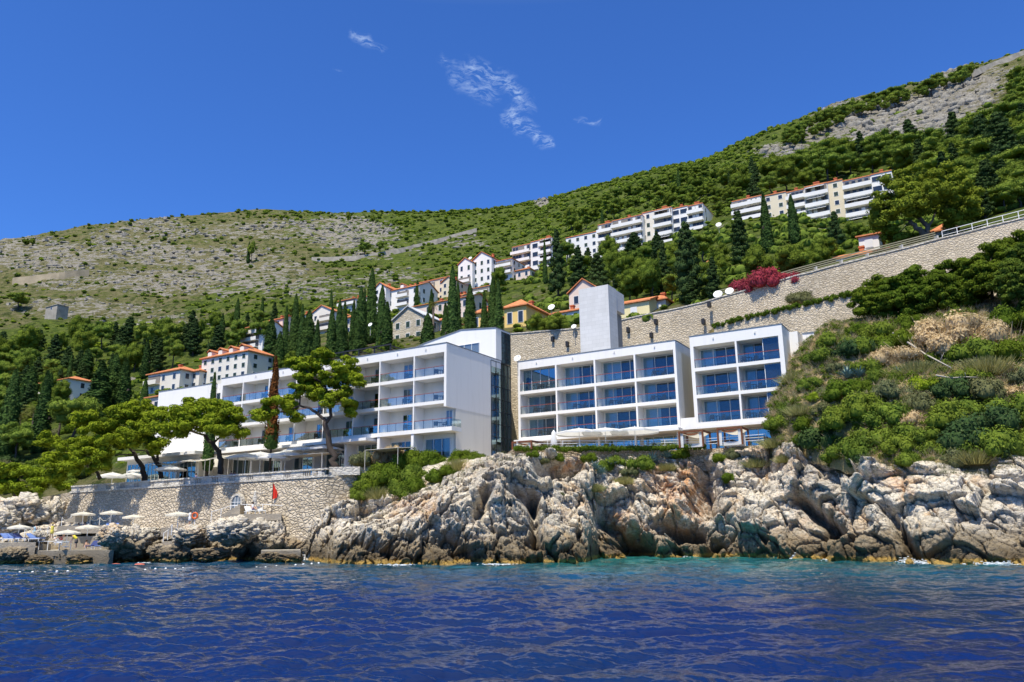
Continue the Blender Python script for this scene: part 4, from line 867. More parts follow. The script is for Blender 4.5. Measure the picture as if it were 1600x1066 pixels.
def house(name, label, pxL, pxR, pyT, pyB, d, dep, floors, bays, roof='hip', wall='hwh', rh=2.2, side=2, pane='wglass', chim=1, balc=(), ww=1.0, cat='house', group=None, rmat='tile', gapex=None, dorm=0, skip=()):
    uL, uR, v0, zB, zT = frame_from(pxL, pxR, pyT, pyB, d)
    root = empty(name, W((uL + uR) / 2, v0 + dep / 2, zB - 1), label, cat, group)
    b = MB(); b.box(uL, uR, v0, v0 + dep, zB - 7, zT)
    if roof == 'gable_v': b.prism([W(uL, v0, zT - .01), W(uR, v0, zT - .01), W((uL + uR) / 2, v0, zT + rh)], VA * dep)
    if roof == 'gable_u': b.prism([W(uL, v0, zT - .01), W(uL, v0 + dep, zT - .01), W(uL, v0 + dep / 2, zT + rh)], UA * (uR - uL))
    b.build('wall', M[wall], root); b = MB()
    if roof == 'hip': roof_hip(b, uL, uR, v0, v0 + dep, zT + .22, rh)
    elif roof == 'gable_v': roof_gable(b, uL, uR, v0, v0 + dep, zT, rh, False)
    elif roof == 'gable_u': roof_gable(b, uL, uR, v0, v0 + dep, zT, rh, True)
    elif roof == 'flat': b.box(uL - .3, uR + .3, v0 - .3, v0 + dep, zT + .002, zT + .25)
    ro = b.build('roof', M[rmat], root)
    fh = (zT - zB) / floors; fr = lambda a, c, z: W(a, v0 + c, z); frs = lambda a, c, z: W(uR - c, v0 + a, z)
    for i in range(floors):
        z = zB + fh * i + fh * .3
        for k in range(bays):
            if (i, k) in skip: continue
            win(root, fr, uL + (uR - uL) * (k + .5) / bays, 0, z, min(ww, (uR - uL) / bays * .55), fh * .48, M[pane] if random.random() < .75 else M['wglass'])
        for k in range(side): win(root, frs, dep * (k + .5) / side, 0, z, min(ww, dep / side * .5), fh * .48, M[pane])
    for (i, k0, k1) in balc:
        z = zB + fh * i; a = uL + (uR - uL) * k0; c = uL + (uR - uL) * k1; b = MB(); b.box(a, c, v0 - 1.3, v0 - .11, z - .1, z + .12); b.box(a, c, v0 - 1.3, v0 - 1.18, z + .121, z + 1.0); b.build('balcony', M[wall], root)
        b = MB(); b.box(a + .15, c - .15, v0 - .1, v0 - .02, z + .13, z + 2.2); b.build('loggia_shade_panel', M['void'], root)  # flat dark panel before the wall, painted as a shaded recess
    for k in range(chim): chimney(root, uL + (uR - uL) * (.2 + .6 * (k + .5) / chim), v0 + dep * .55, zT + rh * .8)
    for k in range(dorm):
        u = uL + (uR - uL) * (k + .6) / (dorm + .3); b = MB(); b.box(u - .7, u + .7, v0 + .3, v0 + 3, zT + .2, zT + 1.6); dm = b.build('dormer', M[wall], root); b = MB(); roof_gable(b, u - .7, u + .7, v0 + .3, v0 + 3, zT + 1.6, .6, False, .2, .15); b.build('dormer_roof', M['tile'], dm)
    return root
def apartments(label, segs, dref, dep, group=None, name='apartment_building', chim=5):
    """segs: (pxL, pxR, pyT, pyB, floors, kind, voff, wall)"""
    sR = segs[-1]; v0 = float(P(sR[1], sR[2], dref) @ VA); root = None
    for (pxL, pxR, pyT, pyB, fl, kind, vo, wall) in segs:
        v = v0 + vo; uR, zT = onv(pxR, pyT, v); _, zB = onv(pxR, pyB, v); uL, _ = onv(pxL, pyT + (pxR - pxL) * .17, v)
        if root is None: root = empty(name, W(uL, v, zB - 1), label, 'apartment building', group)
        b = MB(); b.box(uL, uR, v, v0 + dep, zB - 9, zT); b.build('wall', M[wall], root)
        b = MB(); b.box(uL + .02, uR + .02, v - .2, v0 + dep - .4, zT + .002, zT + .3); b.build('roof', M['tile'], root)
        fh = (zT - zB) / fl; fr = lambda a, c, z: W(a, v + c, z); nb = max(1, int(round((uR - uL) / 3.2)))
        frs = lambda a, c, z: W(uR - c, v + a, z)
        for i in range(fl):
            z = zB + fh * i
            if kind == 'balc':
                b = MB(); b.box(uL + .15, uR - .15, v - .06, v - .02, z + .95, z + fh - .25); lo = b.build('loggia_shade_panel', M['void'], root)  # thin dark sheet on the facade, its colour stands for recess shade
                n = nb * 2
                for k in range(n):
                    a = uL + .3 + (uR - uL - .6) * (k + .5) / n
                    if random.random() < .8: b = MB(); b.box(a - .5, a + .5, v - .09, v - .062, z + 1.0, z + fh - .4); b.build('pane', M['wglass'] if random.random() < .7 else M['frame'], lo)
                b = MB(); b.box(uL - .05, uR + .05, v - 1.5, v - .1, z - .12, z + .12); b.box(uL - .05, uR + .05, v - 1.5, v - 1.36, z + .121, z + 1.02); b.build('balcony', M['hwh'], root)
                if random.random() < .25: b = MB(); b.hexa([W(uL + .5, v - 1.7, z + fh - 1.1), W(uR - .8, v - 1.7, z + fh - 1.1), W(uR - .8, v - .1, z + fh - .35), W(uL + .5, v - .1, z + fh - .35), W(uL + .5, v - 1.7, z + fh - 1.05), W(uR - .8, v - 1.7, z + fh - 1.05), W(uR - .8, v - .1, z + fh - .3), W(uL + .5, v - .1, z + fh - .3)]); b.build('awning', M['awn'], root)
            elif kind == 'win':
                for k in range(nb): win(root, fr, uL + (uR - uL) * (k + .5) / nb, 0, z + fh * .3, 1.1, fh * .45, M['shut'] if random.random() < .6 else M['wglass'])
            elif kind == 'glz':
                for k in range(nb): win(root, fr, uL + (uR - uL) * (k + .5) / nb, 0, z + fh * .25, 2.3, fh * .5, M['wglass'])
            if random.random() < .6: win(root, frs, 2.5, 0, z + fh * .3, 1.0, fh * .4, M['shut'])
        if kind == 'gab': b = MB(); roof_gable(b, uL, uR, v, v0 + dep, zT + .3, (uR - uL) * .22, False, .3, .3); b.build('gable_roof', M['tile'], root)
        if random.random() < .75: chimney(root, (uL + uR) / 2, v + 2.5, zT + .3, 1.7, random.choice((.8, 1.6)))
    return root
random.seed(11)
apartments('longest terraced apartment block with stacked balconies and brick chimneys beside the big umbrella pine',
 [(1143, 1190, 306, 352, 4, 'balc', 0, 'hwh'), (1190, 1228, 300, 350, 4, 'win', 1, 'hbeige'), (1228, 1256, 296, 351, 4, 'balc', 1.2, 'hw'), (1256, 1292, 286, 355, 4, 'balc', -1, 'hwh'), (1292, 1316, 281, 350, 5, 'win', .5, 'hbeige'), (1316, 1360, 275, 350, 5, 'balc', -.5, 'hwh'), (1360, 1393, 267, 345, 5, 'glz', 0, 'hwh')], 203, 11)
apartments('stepped white apartment block with balconies half way up the green slope',
 [(884, 934, 362, 408, 4, 'win', 1, 'hwh'), (934, 956, 348, 402, 4, 'balc', 0, 'hwh'), (956, 1003, 336, 400, 5, 'balc', -2.5, 'hwh'), (1003, 1021, 330, 385, 4, 'win', 0, 'hw'), (1021, 1049, 324, 380, 4, 'balc', -1.5, 'hwh'), (1049, 1074, 322, 375, 4, 'glz', 0, 'hwh'), (1074, 1098, 318, 372, 4, 'balc', -.5, 'hwh')], 243, 12)
apartments('pale apartment row with rooftop terrace behind the paired gabled houses', [(800, 829, 381, 432, 4, 'balc', 0, 'hw'), (829, 843, 376, 430, 4, 'glz', -1, 'hwh'), (843, 862, 371, 418, 4, 'balc', 0, 'hwh')], 288, 10)
house('gabled_house', 'taller of the paired gabled houses, its white front full of dark shutters', 738, 768, 402, 452, 282, 11, 4, 3, 'gable_v', 'hwh', 3.0, 3, 'shut', 2)
house('gabled_house', 'smaller of the paired white gabled houses beside the tall cypress', 716, 738, 410, 455, 284, 11, 3, 2, 'gable_v', 'hwh', 2.4, 0, 'shut', 1, ((1, 0, .9),))
house('town_house', 'white balconied house with orange roof joined to the paired gabled houses', 768, 800, 404, 448, 281, 10, 4, 2, 'flat', 'hwh', .5, 3, 'wglass', 2, ((3, 0, 1), (2, 0, 1)))
house('town_house', 'low white house with violet windows below the paired gabled houses', 734, 764, 447, 468, 262, 9, 2, 3, 'flat', 'hwh', .4, 1, 'wglass', 0, ((1, 0, 1),))
house('town_house', 'small peach house with arched bay below the apartment row', 806, 828, 420, 446, 272, 8, 2, 2, 'hip', 'hpink', 1.6, 2, 'wglass', 1)
house('large_house', 'broad white house with balcony and row of brick chimneys above the stone house', 604, 655, 446, 487, 262, 11, 3, 4, 'gable_u', 'hwh', 2.6, 2, 'shut', 4, ((2, .35, .7), (1, .35, .7)), dorm=1)
house('gabled_house', 'narrow white gabled house squeezed behind the tallest cypress', 585, 603, 449, 480, 266, 9, 3, 2, 'gable_v', 'hwh', 2.2, 0, 'shut', 1)
house('town_house', 'ochre stone house with flat terrace partly hidden by two cypresses', 657, 696, 434, 470, 275, 9, 3, 3, 'flat', 'hbeige', .4, 1, 'wglass', 1, ((2, 0, .6),))
house('long_house', 'long low pink house with red roof behind the palm and cypresses', 642, 736, 463, 520, 205, 9, 3, 5, 'gable_u', 'hpink', 1.8, 1, 'shut', 2)
house('stone_house', 'stone house with a pale grey gabled roof above the long hotel wing', 614, 662, 494, 532, 168, 8, 2, 3, 'gable_v', 'stonehouse', 2.9, 1, 'shut', 0, rmat='slate')
house('town_house', 'white house with blue windows and red roof above the first cypress row', 530, 556, 466, 492, 292, 9, 3, 3, 'hip', 'hwh', 1.8, 1, 'wglass', 2, ((2, 0, 1),))
house('gabled_house', 'cream gabled house with balconies left among the cypresses below the bare hill', 485, 520, 486, 528, 240, 9, 3, 2, 'gable_v', 'hw', 2.6, 2, 'wglass', 0, ((1, .3, 1), (2, .4, 1)))
house('balcony_house', 'white house with stacked balconies standing alone above the villa with dormers', 382, 412, 508, 552, 226, 9, 4, 2, 'gable_u', 'hwh', 2.0, 2, 'wglass', 1, ((1, 0, .8), (2, 0, .8), (3, 0, .8)))
house('town_house', 'narrow pinkish house with chimneys just behind the stacked-balcony house', 414, 442, 498, 530, 234, 8, 3, 2, 'gable_u', 'hpink', 1.8, 2, 'wglass', 2)
house('villa', 'cream villa with small roof dormers and dark shutters above the hotel annexe', 316, 388, 549, 590, 182, 9, 3, 6, 'hip', 'hw', 2.4, 2, 'shut', 2, dorm=4)
house('terrace_house', 'beige house with arched terrace and orange roof below the dormered villa', 232, 282, 578, 612, 186, 8, 2, 3, 'hip', 'hw', 1.8, 2, 'wglass', 1, ((1, 0, .4),))
house('terrace_house', 'small cream house with brick chimneys beside the arched-terrace house', 283, 312, 580, 608, 188, 7, 2, 2, 'hip', 'hw', 1.6, 2, 'wglass', 2)
house('low_house', 'low pink outbuilding with orange roof touching the blank annexe wall', 229, 262, 618, 650, 152, 6, 1, 1, 'gable_u', 'hpink', 1.0, 0, 'wglass', 0)
house('small_house', 'grey house with orange hipped roof between cypresses near the frame edge', 10, 36, 600, 625, 215, 8, 1, 2, 'hip', 'hw', 1.8, 1, 'wglass', 0)
house('small_house', 'grey-walled house with long orange roof behind the dark cypress cluster', 50, 107, 592, 640, 205, 8, 3, 4, 'hip', 'hw', 1.6, 1, 'wglass', 0)
house('yellow_house', 'bright yellow house with red hipped roof beside the lift tower greenery', 788, 822, 477, 512, 146, 12, 1, 2, 'hip', 'hyel', 2.0, 1, 'wglass', 1)
house('yellow_house', 'pale lemon house with white shutters right behind the lift tower', 966, 1014, 470, 503, 128.5, 7, 1, 1, 'gable_u', 'hlem', 1.5, 1, 'frame', 0)
house('small_house', 'small pink house with tiled roof next to the pale lemon house', 1015, 1040, 468, 492, 131, 6, 1, 1, 'hip', 'hpink', 1.2, 1, 'frame', 1)
house('gabled_house', 'pink gabled house peeping over the left edge of the lift tower', 889, 934, 452, 500, 158, 9, 2, 2, 'gable_v', 'hpink', 2.8, 1, 'wglass', 0)
house('terrace_house', 'low white house with washing line and red roof beside the lift tower', 862, 905, 485, 512, 146, 6, 1, 3, 'gable_u', 'hwh', 1.2, 0, 'wglass', 1)
house('white_house', 'white house with tiled lean-to roof under the big umbrella pine', 1341, 1372, 366, 392, 116, 8, 1, 1, 'gable_u', 'hwh', 1.0, 1, 'frame', 0)
house('white_house', 'long low white house with ridge tiles just above the slatted fence', 1306, 1386, 392, 402, 112, 4, 1, 1, 'gable_u', 'hwh', 1.0, 0, 'frame', 1, skip=((0, 0),))
house('small_house', 'small house with bright orange roof behind the umbrella pine trunk', 1458, 1494, 358, 372, 112, 6, 1, 1, 'hip', 'hwh', 1.6, 1, 'frame', 0)
house('small_house', 'tiny orange-roofed house hidden in dark trees below the stepped block', 1108, 1122, 408, 418, 172, 6, 1, 1, 'hip', 'hw', 1.4, 1, 'wglass', 0)
house('gabled_house', 'cream gabled house at the end of the row above the stone house', 690, 712, 438, 472, 268, 8, 3, 2, 'gable_v', 'hbeige', 2.0, 1, 'wglass', 1)
house('town_house', 'cream house with orange hipped roof beside the pointed cypress', 560, 584, 462, 492, 276, 8, 3, 2, 'hip', 'hw', 1.8, 1, 'shut', 2, ((1, 0, 1),))
house('town_house', 'ochre house with a red roof low between the cypress rows', 540, 560, 494, 520, 225, 8, 2, 2, 'hip', 'hbeige', 1.6, 1, 'wglass', 1)
house('town_house', 'pale peach house under the long pink house', 664, 700, 500, 530, 172, 7, 2, 3, 'hip', 'hpink', 1.6, 1, 'shut', 1)
house('yellow_house', 'ochre yellow house half hidden by the cypress trio', 738, 762, 488, 516, 160, 7, 1, 2, 'hip', 'hyel', 1.6, 1, 'wglass', 1)
house('town_house', 'small white house with terracotta roof under the gabled pair', 700, 724, 462, 490, 240, 7, 2, 2, 'gable_u', 'hwh', 1.6, 1, 'wglass', 2)
house('town_house', 'cream house with brick chimney above the cream gabled house', 452, 478, 492, 520, 256, 8, 2, 2, 'hip', 'hw', 1.8, 1, 'shut', 1)
# hillside road walls
def hill_wall(label, pts, h, mat, name='road_wall', lift=0.3):
    q = np.array([on_hill(x, y, 200) for x, y in pts]); q = np.stack([np.convolve(np.pad(q[:, i], 3, mode='edge'), np.ones(7) / 7, 'valid') for i in range(3)], 1); r = empty(name, q[len(q) // 2], label, 'wall'); b = MB(); vs = []
    for p in q: d = np.array([p[0], p[1], 0]); d /= np.linalg.norm(d); vs += [p - d * 1.5 - [0, 0, 2], p - d * 1.3 + [0, 0, h + lift], p + d * 1.0 + [0, 0, h + lift], p + d * 1.5 - [0, 0, 2]]
    fs = []
    for i in range(len(q) - 1):
        a, c = 4 * i, 4 * i + 4; fs += [(a, c, c + 1, a + 1), (a + 1, c + 1, c + 2, a + 2), (a + 2, c + 2, c + 3, a + 3)]
    b.add(vs, fs); b.build('wall', mat, r); return r
M['hillstone'] = simple('grey_road_stone', (.36, .33, .28), .9, .3, .4, .1, coord='World')
hill_wall('long grey stone road wall curving across the middle of the bare hillside', [(x, 403 - (x - 480) * .0 - max(0, x - 540) ** 1.35 * .035) for x in range(478, 760, 12)], .9, M['hillstone'])
hill_wall('weathered concrete retaining wall low on the rocky ridge', [(x, 442 - (x - 12) * .115) for x in range(12, 150, 9)], 3.0, simple('stained_concrete', (.42, .35, .24), .9, .35, .15, .1, coord='World'))
hill_wall('pale road wall near the crest above the crag', [(x, 118 - (x - 1512) * .42) for x in range(1512, 1640, 10)], 1.6, M['hillstone'])
house('ruin', 'small roofless grey ruin on the terraced rocky slope', 72, 90, 476, 483, 330, 5, 1, 1, 'flat', 'hillstone', .2, 0, 'wglass', 0, rmat='hillstone')
# ================================================================ VEGETATION
M['cyp'] = leaf_mat('cypress_leaves', (0.031, 0.071, 0.024), (0.076, 0.145, 0.037), (0.119, 0.170, 0.051), .12, .9)
M['con'] = leaf_mat('dark_conifer_needles', (0.027, 0.058, 0.025), (0.063, 0.112, 0.036), (0.108, 0.144, 0.054), .12, .8)
M['pine'] = leaf_mat('pine_needles', (0.105, 0.167, 0.017), (0.239, 0.325, 0.022), (0.325, 0.393, 0.042), .2, .5)
M['pine2'] = leaf_mat('forest_pine_needles', (0.094, 0.160, 0.030), (0.199, 0.283, 0.046), (0.266, 0.321, 0.063), .2, .3)
M['pine3'] = leaf_mat('big_pine_needles', (.12, .18, .025), (.22, .29, .035), (.27, .33, .05), .2, .5)
M['broad'] = leaf_mat('broad_leaves', (0.065, 0.115, 0.021), (0.164, 0.231, 0.032), (0.241, 0.302, 0.051), .25, .9)
M['bright'] = leaf_mat('bright_leaves', (0.063, 0.115, 0.013), (0.126, 0.190, 0.022), (0.179, 0.230, 0.038), .3, .9)
M['olive'] = leaf_mat('olive_grey_leaves', (0.091, 0.111, 0.052), (0.156, 0.176, 0.085), (0.221, 0.221, 0.117), .2, .9)
M['dryleaf'] = leaf_mat('dry_brush', (.46, .36, .20), (.62, .52, .33), (.66, .58, .42), .35, 1.2)
M['brownleaf'] = leaf_mat('dead_brown_needles', (0.140, 0.055, 0.020), (0.220, 0.095, 0.035), None, .15, 1.2)
M['pinkf'] = leaf_mat('oleander_flowers', (0.220, 0.030, 0.050), (0.420, 0.070, 0.110), (0.050, 0.080, 0.020), .25, 1.6)
M['agave'] = simple('agave_leaf', (.17, .25, .22), .6, .25, 2)
M['palm'] = leaf_mat('palm_fronds', (0.090, 0.120, 0.025), (0.200, 0.220, 0.060), (0.260, 0.230, 0.100), .25, 2)
M['bark'] = simple('dark_bark', (.075, .06, .05), .95, .35, 2, .1, bump=.8)
M['bark2'] = simple('grey_bark', (.17, .13, .10), .95, .35, 2, .1, bump=.8)
M['dead'] = simple('bleached_wood', (.42, .38, .32), .9, .3, 3, .1)
def unit(n, r=rng):
    v = r.normal(size=(n, 3)); return v / np.linalg.norm(v, axis=1)[:, None]
def leaf_quads(C, Nn, L, Wd, r=rng, droop=0.0):
    """diamond shaped leaf clumps lying roughly in the plane normal to Nn"""
    n = len(C); a = np.cross(Nn, unit(n, r)); a /= np.linalg.norm(a, axis=1)[:, None] + 1e-9; b = np.cross(Nn, a)
    L = np.broadcast_to(L, (n,))[:, None] * r.uniform(.6, 1.3, (n, 1)); Wd = np.broadcast_to(Wd, (n,))[:, None] * r.uniform(.6, 1.3, (n, 1))
    V = np.stack([C - a * L, C - b * Wd + Nn * L * .15, C + a * L, C + b * Wd + Nn * L * .15], 1).reshape(-1, 3)
    return V, np.arange(4 * n).reshape(n, 4)
def cube_sphere(k=3):
    vs = []; fs = []; g = np.linspace(-1, 1, k + 1)
    for ax in range(3):
        for s in (-1, 1):
            base = len(vs)
            for i in g:
                for j in g:
                    p = [0, 0, 0]; p[ax] = s; p[(ax + 1) % 3] = i * s; p[(ax + 2) % 3] = j; vs.append(p)
            for i in range(k):
                for j in range(k): a = base + i * (k + 1) + j; fs.append((a, a + k + 1, a + k + 2, a + 1))
    v = np.array(vs, float); v /= np.linalg.norm(v, axis=1)[:, None]; return v, np.array(fs)
CSV, CSF = cube_sphere(3)
def join(parts):
    Vs, Fs, n = [], [], 0
    for v, f in parts: Vs.append(v); Fs.append(f + n); n += len(v)
    return np.concatenate(Vs), np.concatenate(Fs)
def puffs(cs, rs, per, L, Wd, up=0.35, core=.72, seed=0, sq=1.0, jn=.7):
    """foliage puffs: leaf diamonds on a shell round every centre, and a small rough core"""
    r = np.random.default_rng(seed); parts = []
    for c, rad in zip(cs, rs):
        rad = np.broadcast_to(rad, (3,)); d = unit(per, r); d[:, 2] = np.where(r.random(per) < up, np.abs(d[:, 2]), d[:, 2])
        rr_ = r.uniform(.72, 1.08, (per, 1)); C = np.asarray(c) + d * rad * rr_; nn = d / rad; nn /= np.linalg.norm(nn, axis=1)[:, None]; nn = nn + unit(per, r) * jn; nn /= np.linalg.norm(nn, axis=1)[:, None]
        parts.append(leaf_quads(C, nn, L, Wd, r))
        if core: parts.append((np.asarray(c) + CSV * rad * core * (1 + .12 * r.normal(size=(len(CSV), 1)) * 0), CSF))
    return join(parts)
def proto_mesh(name, VF, mat): m = mesh_np(name, VF[0], VF[1]); m.materials.append(mat); return m
# --- prototypes, unit height 1 (z 0..1)
def cyp_crown(seed, wd=.085, n=5200, ragged=.16, top=2.0):
    r = np.random.default_rng(seed); t = r.random(n) ** .85; t = t * .97 + .03; prof = lambda t: (np.clip(t / .10, 0, 1) ** .5) * np.clip(1 - t ** top, 0, 1) ** .75
    g = r.random(n) * 2 * math.pi; q = np.stack([np.cos(g) * 2.2, np.sin(g) * 2.2, t * 13], 1)
    rad = wd * prof(t) * (1 + ragged * 1.4 * vnoise(q + seed * 9, seed) + ragged * vnoise(q * 2.3, seed + 5)) * r.uniform(.78, 1.06, n)
    C = np.stack([np.cos(g) * rad, np.sin(g) * rad, t], 1); N = np.stack([np.cos(g), np.sin(g), np.full(n, .25)], 1) + unit(n, r) * .65; N /= np.linalg.norm(N, axis=1)[:, None]
    A = leaf_quads(C, N, .016, .0075, r)
    k, m_ = 22, 12; tv = np.linspace(.03, .985, k); vs = []
    for tq in tv:
        for j in range(m_):
            gg = 2 * math.pi * j / m_; qq = np.array([[math.cos(gg) * 2.2, math.sin(gg) * 2.2, tq * 13]]); rr_ = wd * float(prof(np.array([tq]))[0]) * .84 * (1 + ragged * 1.4 * float(vnoise(qq + seed * 9, seed)[0])); vs.append((math.cos(gg) * rr_, math.sin(gg) * rr_, tq))
    fs = [(i * m_ + j, i * m_ + (j + 1) % m_, (i + 1) * m_ + (j + 1) % m_, (i + 1) * m_ + j) for i in range(k - 1) for j in range(m_)]
    return join([A, (np.array(vs), np.array(fs))])
CYP = [proto_mesh('cypress_crown', cyp_crown(s, w_, 5200, rg_, tp_), M['cyp']) for s, w_, rg_, tp_ in ((1, .085, .14, 2.0), (2, .075, .2, 1.7), (3, .095, .17, 2.6), (4, .07, .12, 1.5))]
def conifer(seed, wd=.24):
    r = np.random.default_rng(seed); cs = []; rs = []
    for k in range(46):
        t = .14 + .84 * (k / 46) ** .9; g = k * 2.4 + r.uniform(-.4, .4); ra = wd * (1 - t) ** .7 * r.uniform(.35, 1.05); cs.append((math.cos(g) * ra, math.sin(g) * ra, t)); s = wd * (.2 + .5 * (1 - t)) * r.uniform(.6, 1.0); rs.append((s, s, s * .55))
    return puffs(cs, rs, 110, .020, .010, .3, .7, seed)
CON = [proto_mesh('conifer_crown', conifer(s, w_), M['con']) for s, w_ in ((11, .22), (12, .28), (13, .18))]
def roundtree(seed, n=34, flat=.8, L=.026, per=150, h0=.3, wd=.42):
    r = np.random.default_rng(seed); cs = []; rs = []
    for k in range(n):
        d = unit(1, r)[0]; q = d * r.uniform(.35, .95) ; cs.append((q[0] * wd, q[1] * wd, h0 + (1 - h0) * (.5 + q[2] * .42))); s = r.uniform(.10, .19); rs.append((s, s, s * flat))
    return puffs(cs, rs, per, L, L * .45, .45, .72, seed)
PIN = [proto_mesh('pine_crown', roundtree(s, 30, .6, .024, 150, .32, .42), M['pine2']) for s in (21, 22, 23)]
BRO = [proto_mesh('leafy_crown', roundtree(s, 36, .85, .024, 150, .12, .42), M['broad']) for s in (31, 32)]
def bush_v(seed, n=16, L=.05, per=150, sq=.75):
    r = np.random.default_rng(seed); cs = []; rs = []
    for k in range(n):
        g = r.random() * 6.28; ra = r.random() ** .5 * .68; z = (1 - ra * ra) * r.uniform(.25, .8); cs.append((math.cos(g) * ra, math.sin(g) * ra, z * sq)); s = r.uniform(.24, .42); rs.append((s, s, s * .8))
    return puffs(cs, rs, per, L, L * .5, .5, .72, seed)
BU_V = [bush_v(s) for s in (41, 42, 43)]
BUSH = {k: [proto_mesh('foliage', v, M[k]) for v in BU_V] for k in ('broad', 'bright', 'olive', 'pine', 'con', 'pinkf')}
def spiky(seed, n=1100, mat=None, up=1.0):
    r = np.random.default_rng(seed); b = r.normal(size=(n, 2)) * .28; d = np.stack([b[:, 0] * 1.6 + r.normal(size=n) * .25, b[:, 1] * 1.6 + r.normal(size=n) * .25, np.ones(n)], 1); d /= np.linalg.norm(d, axis=1)[:, None]
    L = r.uniform(.5, 1.1, n)[:, None]; p0 = np.stack([b[:, 0], b[:, 1], np.zeros(n)], 1); s = np.cross(d, unit(n, r)); s /= np.linalg.norm(s, axis=1)[:, None]; p1 = p0 + d * L
    V = np.stack([p0 - s * .016, p0 + s * .016, p1 + s * .007, p1 - s * .007], 1).reshape(-1, 3); return V, np.arange(4 * n).reshape(n, 4)
BUSH['dry'] = [proto_mesh('branches', join([bush_v(s, 14, .05, 170), (lambda q: (q[0] * [.8, .8, .75], q[1]))(spiky(s, 160))]), M['dryleaf']) for s in (51, 52)]
M['reedl'] = leaf_mat('grass_blades', (.24, .26, .09), (.40, .40, .17), (.5, .46, .25), .35, .9)
BUSH['reed'] = [proto_mesh('branches', (lambda q: (q[0] * [1, 1, .7], q[1]))(spiky(s, 1500)), M['reedl']) for s in (53, 54)]
def trunk_mesh(h=1.0, r0=.03, r1=.012, seed=0, mat='bark'):
    r = random.Random(seed); b = MB(); pts = [np.array([r.uniform(-.012, .012) * i, r.uniform(-.012, .012) * i, h * i / 5 - .05]) for i in range(6)]; b.tube(pts, [r0 + (r1 - r0) * i / 5 for i in range(6)], 7); m = b.mesh('trunk', smooth=True); m.materials.append(M[mat]); return m
TRK = {'cyp': trunk_mesh(.6, .022, .008, 1), 'con': trunk_mesh(.9, .03, .006, 2), 'pin': trunk_mesh(.7, .035, .015, 3), 'bro': trunk_mesh(.6, .03, .012, 4)}
def tree(kind, base, top_z, width, label, group=None, name=None, crown=None, mat=None):
    """tree thing > trunk, crown from shared meshes; width in metres"""
    lst = {'cyp': CYP, 'con': CON, 'pin': PIN, 'bro': BRO}[kind]; nat = {'cyp': .17, 'con': .46, 'pin': 1.02, 'bro': 1.0}[kind]
    h = max(1.0, top_z - base[2]); nm = name or {'cyp': 'cypress_tree', 'con': 'conifer_tree', 'pin': 'pine_tree', 'bro': 'broadleaf_tree'}[kind]
    o = empty(nm, base, label, 'tree', group, rz=random.uniform(0, 6.28)); sx = width / nat; o.scale = (sx, sx, h)
    link('trunk', TRK[kind], None, o); me_ = random.choice(lst) if crown is None else lst[crown % len(lst)]
    link('crown', me_, None, o); return o
def tree_px(kind, px, pyt, pyb, wpx, label, dmin=0, d=None, **k):
    base = on_hill(px, pyb, dmin) if d is None else P(px, pyb, d); dd = base[1]; top = P(px, pyt, dd)[2]; base[2] -= .5; return tree(kind, base, top, wpx * wid(base) / F_PX * .95, label, **k)
ANCH = [(1268, 310, 'the longest apartment block'), (990, 350, 'the stepped apartment block'), (832, 400, 'the pale apartment row'), (752, 430, 'the paired gabled houses'), (630, 460, 'the broad white house'), (505, 500, 'the cream gabled house'), (397, 520, 'the stacked-balcony house'), (350, 565, 'the dormered villa'), (257, 592, 'the arched-terrace house'), (80, 612, 'the long orange roof'), (1420, 190, 'the grey crag'), (1310, 215, 'the crag foot'), (1440, 330, 'the forked umbrella pine'), (1570, 110, 'the crest road wall'), (1063, 290, 'the lone high cypress'), (940, 480, 'the lift tower'), (1080, 400, 'the ragged conifer'), (110, 650, 'the bright garden pine'), (165, 600, 'the dark cypress cluster'), (30, 470, 'the grey ruin'), (240, 540, 'the spiry cypress'), (1190, 430, 'the pink oleander'), (1580, 260, 'the metal railing'), (890, 340, 'the small cypress spike')]
_used = {}
def auto_label(px, py, s, what):
    a = min(ANCH, key=lambda q: math.hypot(q[0] - px, (q[1] - py) * 1.5)); dx, dy = px - a[0], py - a[1]; d = math.hypot(dx, dy)
    rel = ('uphill of' if dy < -abs(dx) * .5 else ('downhill of' if dy > abs(dx) * .5 else ('seaward of' if dx < 0 else 'ridgeward of'))); far = 'just' if d < 45 else ('some way' if d < 95 else 'well')
    sz = 'small' if s < 24 else ('middling' if s < 36 else ('large' if s < 46 else 'very large')); base = '%s %s %s %s %s' % (sz, what, far, rel, a[2]); k = _used.get(base, 0); _used[base] = k + 1
    return base if k == 0 else '%s %s' % (ORD[min(k, 19)], base)
random.seed(5)
